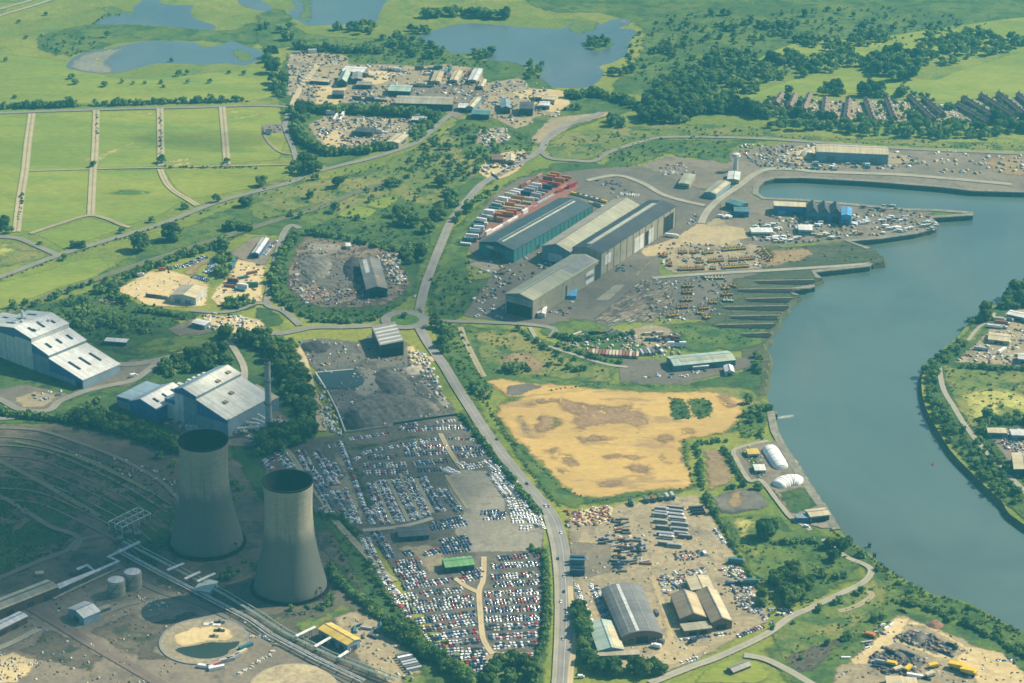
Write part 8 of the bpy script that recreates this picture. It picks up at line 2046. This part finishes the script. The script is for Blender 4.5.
clutter([(T(1,0,(125,215),(300,205),(380,258),(640,265),(905,275),(920,330),(1060,310),(1240,370),(1215,460),(1090,500),(940,470),(740,440),(440,410),(160,410),(120,380)),420,1.9,al),
    (T(1,0,(200,500),(290,455),(420,465),(690,470),(660,520),(590,585),(450,590),(340,620),(240,560)),170,1.9,al),(T(1,0,(880,520),(1010,515),(1020,560),(930,590)),40,2.2,pl),(T(1,0,(890,670),(960,620),(1060,600),(1090,630),(960,720)),70,2.4,al),
    (T(1,1,(190,270),(350,285),(480,300),(570,330),(600,400),(610,450),(590,495),(400,540),(190,520),(125,460),(130,400)),330,1.2,dk + dk + dk + al),(T(1,1,(480,345),(570,335),(590,440),(560,460)),80,2.0,pl),
    (s9((190,50),(500,60),(860,160),(940,330),(1000,420),(680,480),(440,520),(380,400),(230,160)),240,1.2,al),(s9((740,90),(860,130),(960,390),(860,300),(760,180)),90,1.8,pl),(s9((270,330),(340,320),(430,540),(330,520)),70,1.6,pl),
    (T(2,3,(215,20),(640,-50),(780,-20),(900,180),(1020,400),(1030,430),(780,575),(610,640),(300,640),(230,180)),260,1.0,al),(T(2,3,(250,0),(400,-20),(390,45),(260,70)),70,1.5,[2,8,9,13,13,13]),(T(2,3,(600,250),(790,230),(700,330),(620,300)),90,1.5,al),(T(2,3,(850,180),(960,300),(1000,400),(900,400)),110,1.5,al),
    (sE((310,130),(520,200),(860,370),(1040,470),(1040,520),(-60,560),(60,390),(200,260)),130,0.9,al),(sE((300,250),(520,250),(640,365),(330,295)),130,1.6,dk),(sE((150,400),(240,320),(480,400),(420,480),(260,480)),130,1.6,dk),
    (T(0,3,(-20,340),(220,300),(480,200),(760,330),(1000,440),(640,690),(-20,690)),230,0.8,dk + al),(T(0,3,(-20,560),(160,600),(60,690),(-20,690)),60,0.8,pl),(T(0,3,(550,340),(700,360),(650,400),(580,395)),40,0.8,pl),(T(1,3,(300,420),(500,430),(600,560),(640,690),(420,600)),70,1.0,al),
    (T(0,2,(140,410),(700,620),(700,520),(300,430)),60,1.0,al),(T(0,2,(660,330),(720,290),(820,330),(830,360),(740,350)),50,1.8,pl),(T(0,2,(930,350),(1120,300),(1160,360),(1000,400)),60,1.6,pl),
    (s5((360,20),(760,30),(800,130),(500,140),(400,60)),120,1.8,al),(T(3,0,(0,610),(180,580),(560,610),(640,660),(480,680),(20,680)),180,2.0,al),(T(3,0,(640,600),(1040,620),(1040,690),(700,700)),60,2.0,pl),(T(3,1,(-60,190),(30,180),(560,150),(680,200),(660,240),(100,290),(-60,285)),240,1.8,al),(T(2,1,(580,290),(1020,290),(1020,390),(600,400)),120,1.5,al),(T(2,1,(480,440),(860,420),(830,600),(560,610)),120,1.4,al),(s4((20,350),(340,290),(480,330),(190,480),(60,560)),90,1.8,al),
    (Z(100,220,5.12,(520,490),(700,490),(850,540),(780,570),(560,560)),60,1.5,pl),(Z(100,220,5.12,(600,340),(700,200),(850,240),(830,420),(600,440)),60,1.4,al),(Z(100,220,5.12,(80,360),(350,260),(540,340),(400,440),(180,400)),30,1.0,al),(Z(440,320,5.12,(600,120),(1000,80),(1000,170),(700,150)),90,1.5,al),(s6((-100,80),(260,90),(260,230),(-120,230)),90,1.5,al),(T(3,2,(745,80),(850,-10),(1040,-80),(1040,95)),120,1.6,al),(T(3,2,(880,350),(1040,350),(1040,470),(950,440)),70,1.6,al),(s7((100,140),(260,100),(330,300),(260,350)),40,1.0,al),(T(3,0,(0,400),(640,410),(1040,470),(1040,490),(500,490),(0,440)),260,1.7,pl)])
# ------------------------------------------------------------------ clouds high above, and the air between
def cloud(px,py,rx,ry,lab,keep=0.4,z=1500.0,seed=0):
    """a lumpy lens of cloud whose shade reaches the ground around the picture point"""
    r_ = np.random.default_rng(seed)
    c = P(px,py) + SDIR * (z / SDIR.z)
    q = P(px,py); a = rx * mpp(px,py); dep = (q - CAMP).normalized(); b = ry * mpp(px,py) / abs(dep.z)
    th = 130.0
    n,m_ = 64,14
    ph = r_.uniform(0,6.28,8)
    rings = []
    for i in range(m_ + 1):
        f = i / m_
        ring = []
        for k in range(n):
            t_ = 2 * math.pi * k / n
            w_ = 1 + 0.16 * math.sin(2 * t_ + ph[0]) + 0.12 * math.sin(3 * t_ + ph[1]) + 0.08 * math.sin(5 * t_ + ph[2]) + 0.05 * math.sin(9 * t_ + ph[3])
            hgt = 0.5 * th * (1 - f ** 2) * (1 + 0.25 * math.sin(4 * f * math.cos(t_) + ph[4]) * math.sin(4 * f * math.sin(t_) + ph[5]))
            ring.append((a * f * w_ * math.cos(t_),b * f * w_ * math.sin(t_),hgt))
        rings.append(ring)
    vs = []; fs = []
    for s in (1,-0.6):
        o0 = len(vs)
        for ring in rings: vs += [(x,y,s * h_) for x,y,h_ in ring]
        for i in range(m_):
            for k in range(n):
                f_ = (o0 + i * n + k,o0 + i * n + (k + 1) % n,o0 + (i + 1) * n + (k + 1) % n,o0 + (i + 1) * n + k)
                fs.append(f_ if s < 0 else f_[::-1])
    m,t = newmat('cloud_vapour')
    v = t.nodes.new('ShaderNodeVolumeScatter')
    v.inputs['Color'].default_value = (1,1,1,1)
    v.inputs['Density'].default_value = -math.log(keep) / (0.8 * th / SDIR.z)
    o = t.nodes.new('ShaderNodeOutputMaterial'); t.links.new(v.outputs[0],o.inputs['Volume'])
    mb = MB(); mb.add(vs,fs)
    ob = tag(mb.build('cloud',m),lab,'cloud',None,'stuff'); ob.location = c
cloud(140,520,310,120,'broad fair weather cloud over the power station',0.05,1500,3)
cloud(330,415,150,50,'small cloud over the spoil yard',0.2,1560,5)
cloud(215,140,70,12,'small cloud over the left fields',0.5,1500,8)
cloud(500,290,230,34,'cloud over the shipyard',0.5,1540,9)
cloud(90,345,150,30,'cloud over the stepped works',0.4,1540,12)
def build_haze():
    m,t = newmat('haze_air')
    pv = t.nodes.new('ShaderNodeVolumePrincipled')
    pv.inputs['Color'].default_value = (0.09,0.51,0.68,1)
    pv.inputs['Density'].default_value = 1.1e-4
    pv.inputs['Anisotropy'].default_value = 0.1
    o = t.nodes.new('ShaderNodeOutputMaterial')
    t.links.new(pv.outputs[0],o.inputs['Volume'])
    mb = MB(); mb.box(-GX - 500,GX + 500,GY0 - 500,GY1 + 500,-12,960)
    return tag(mb.build('haze',m),kind='stuff')
build_haze()
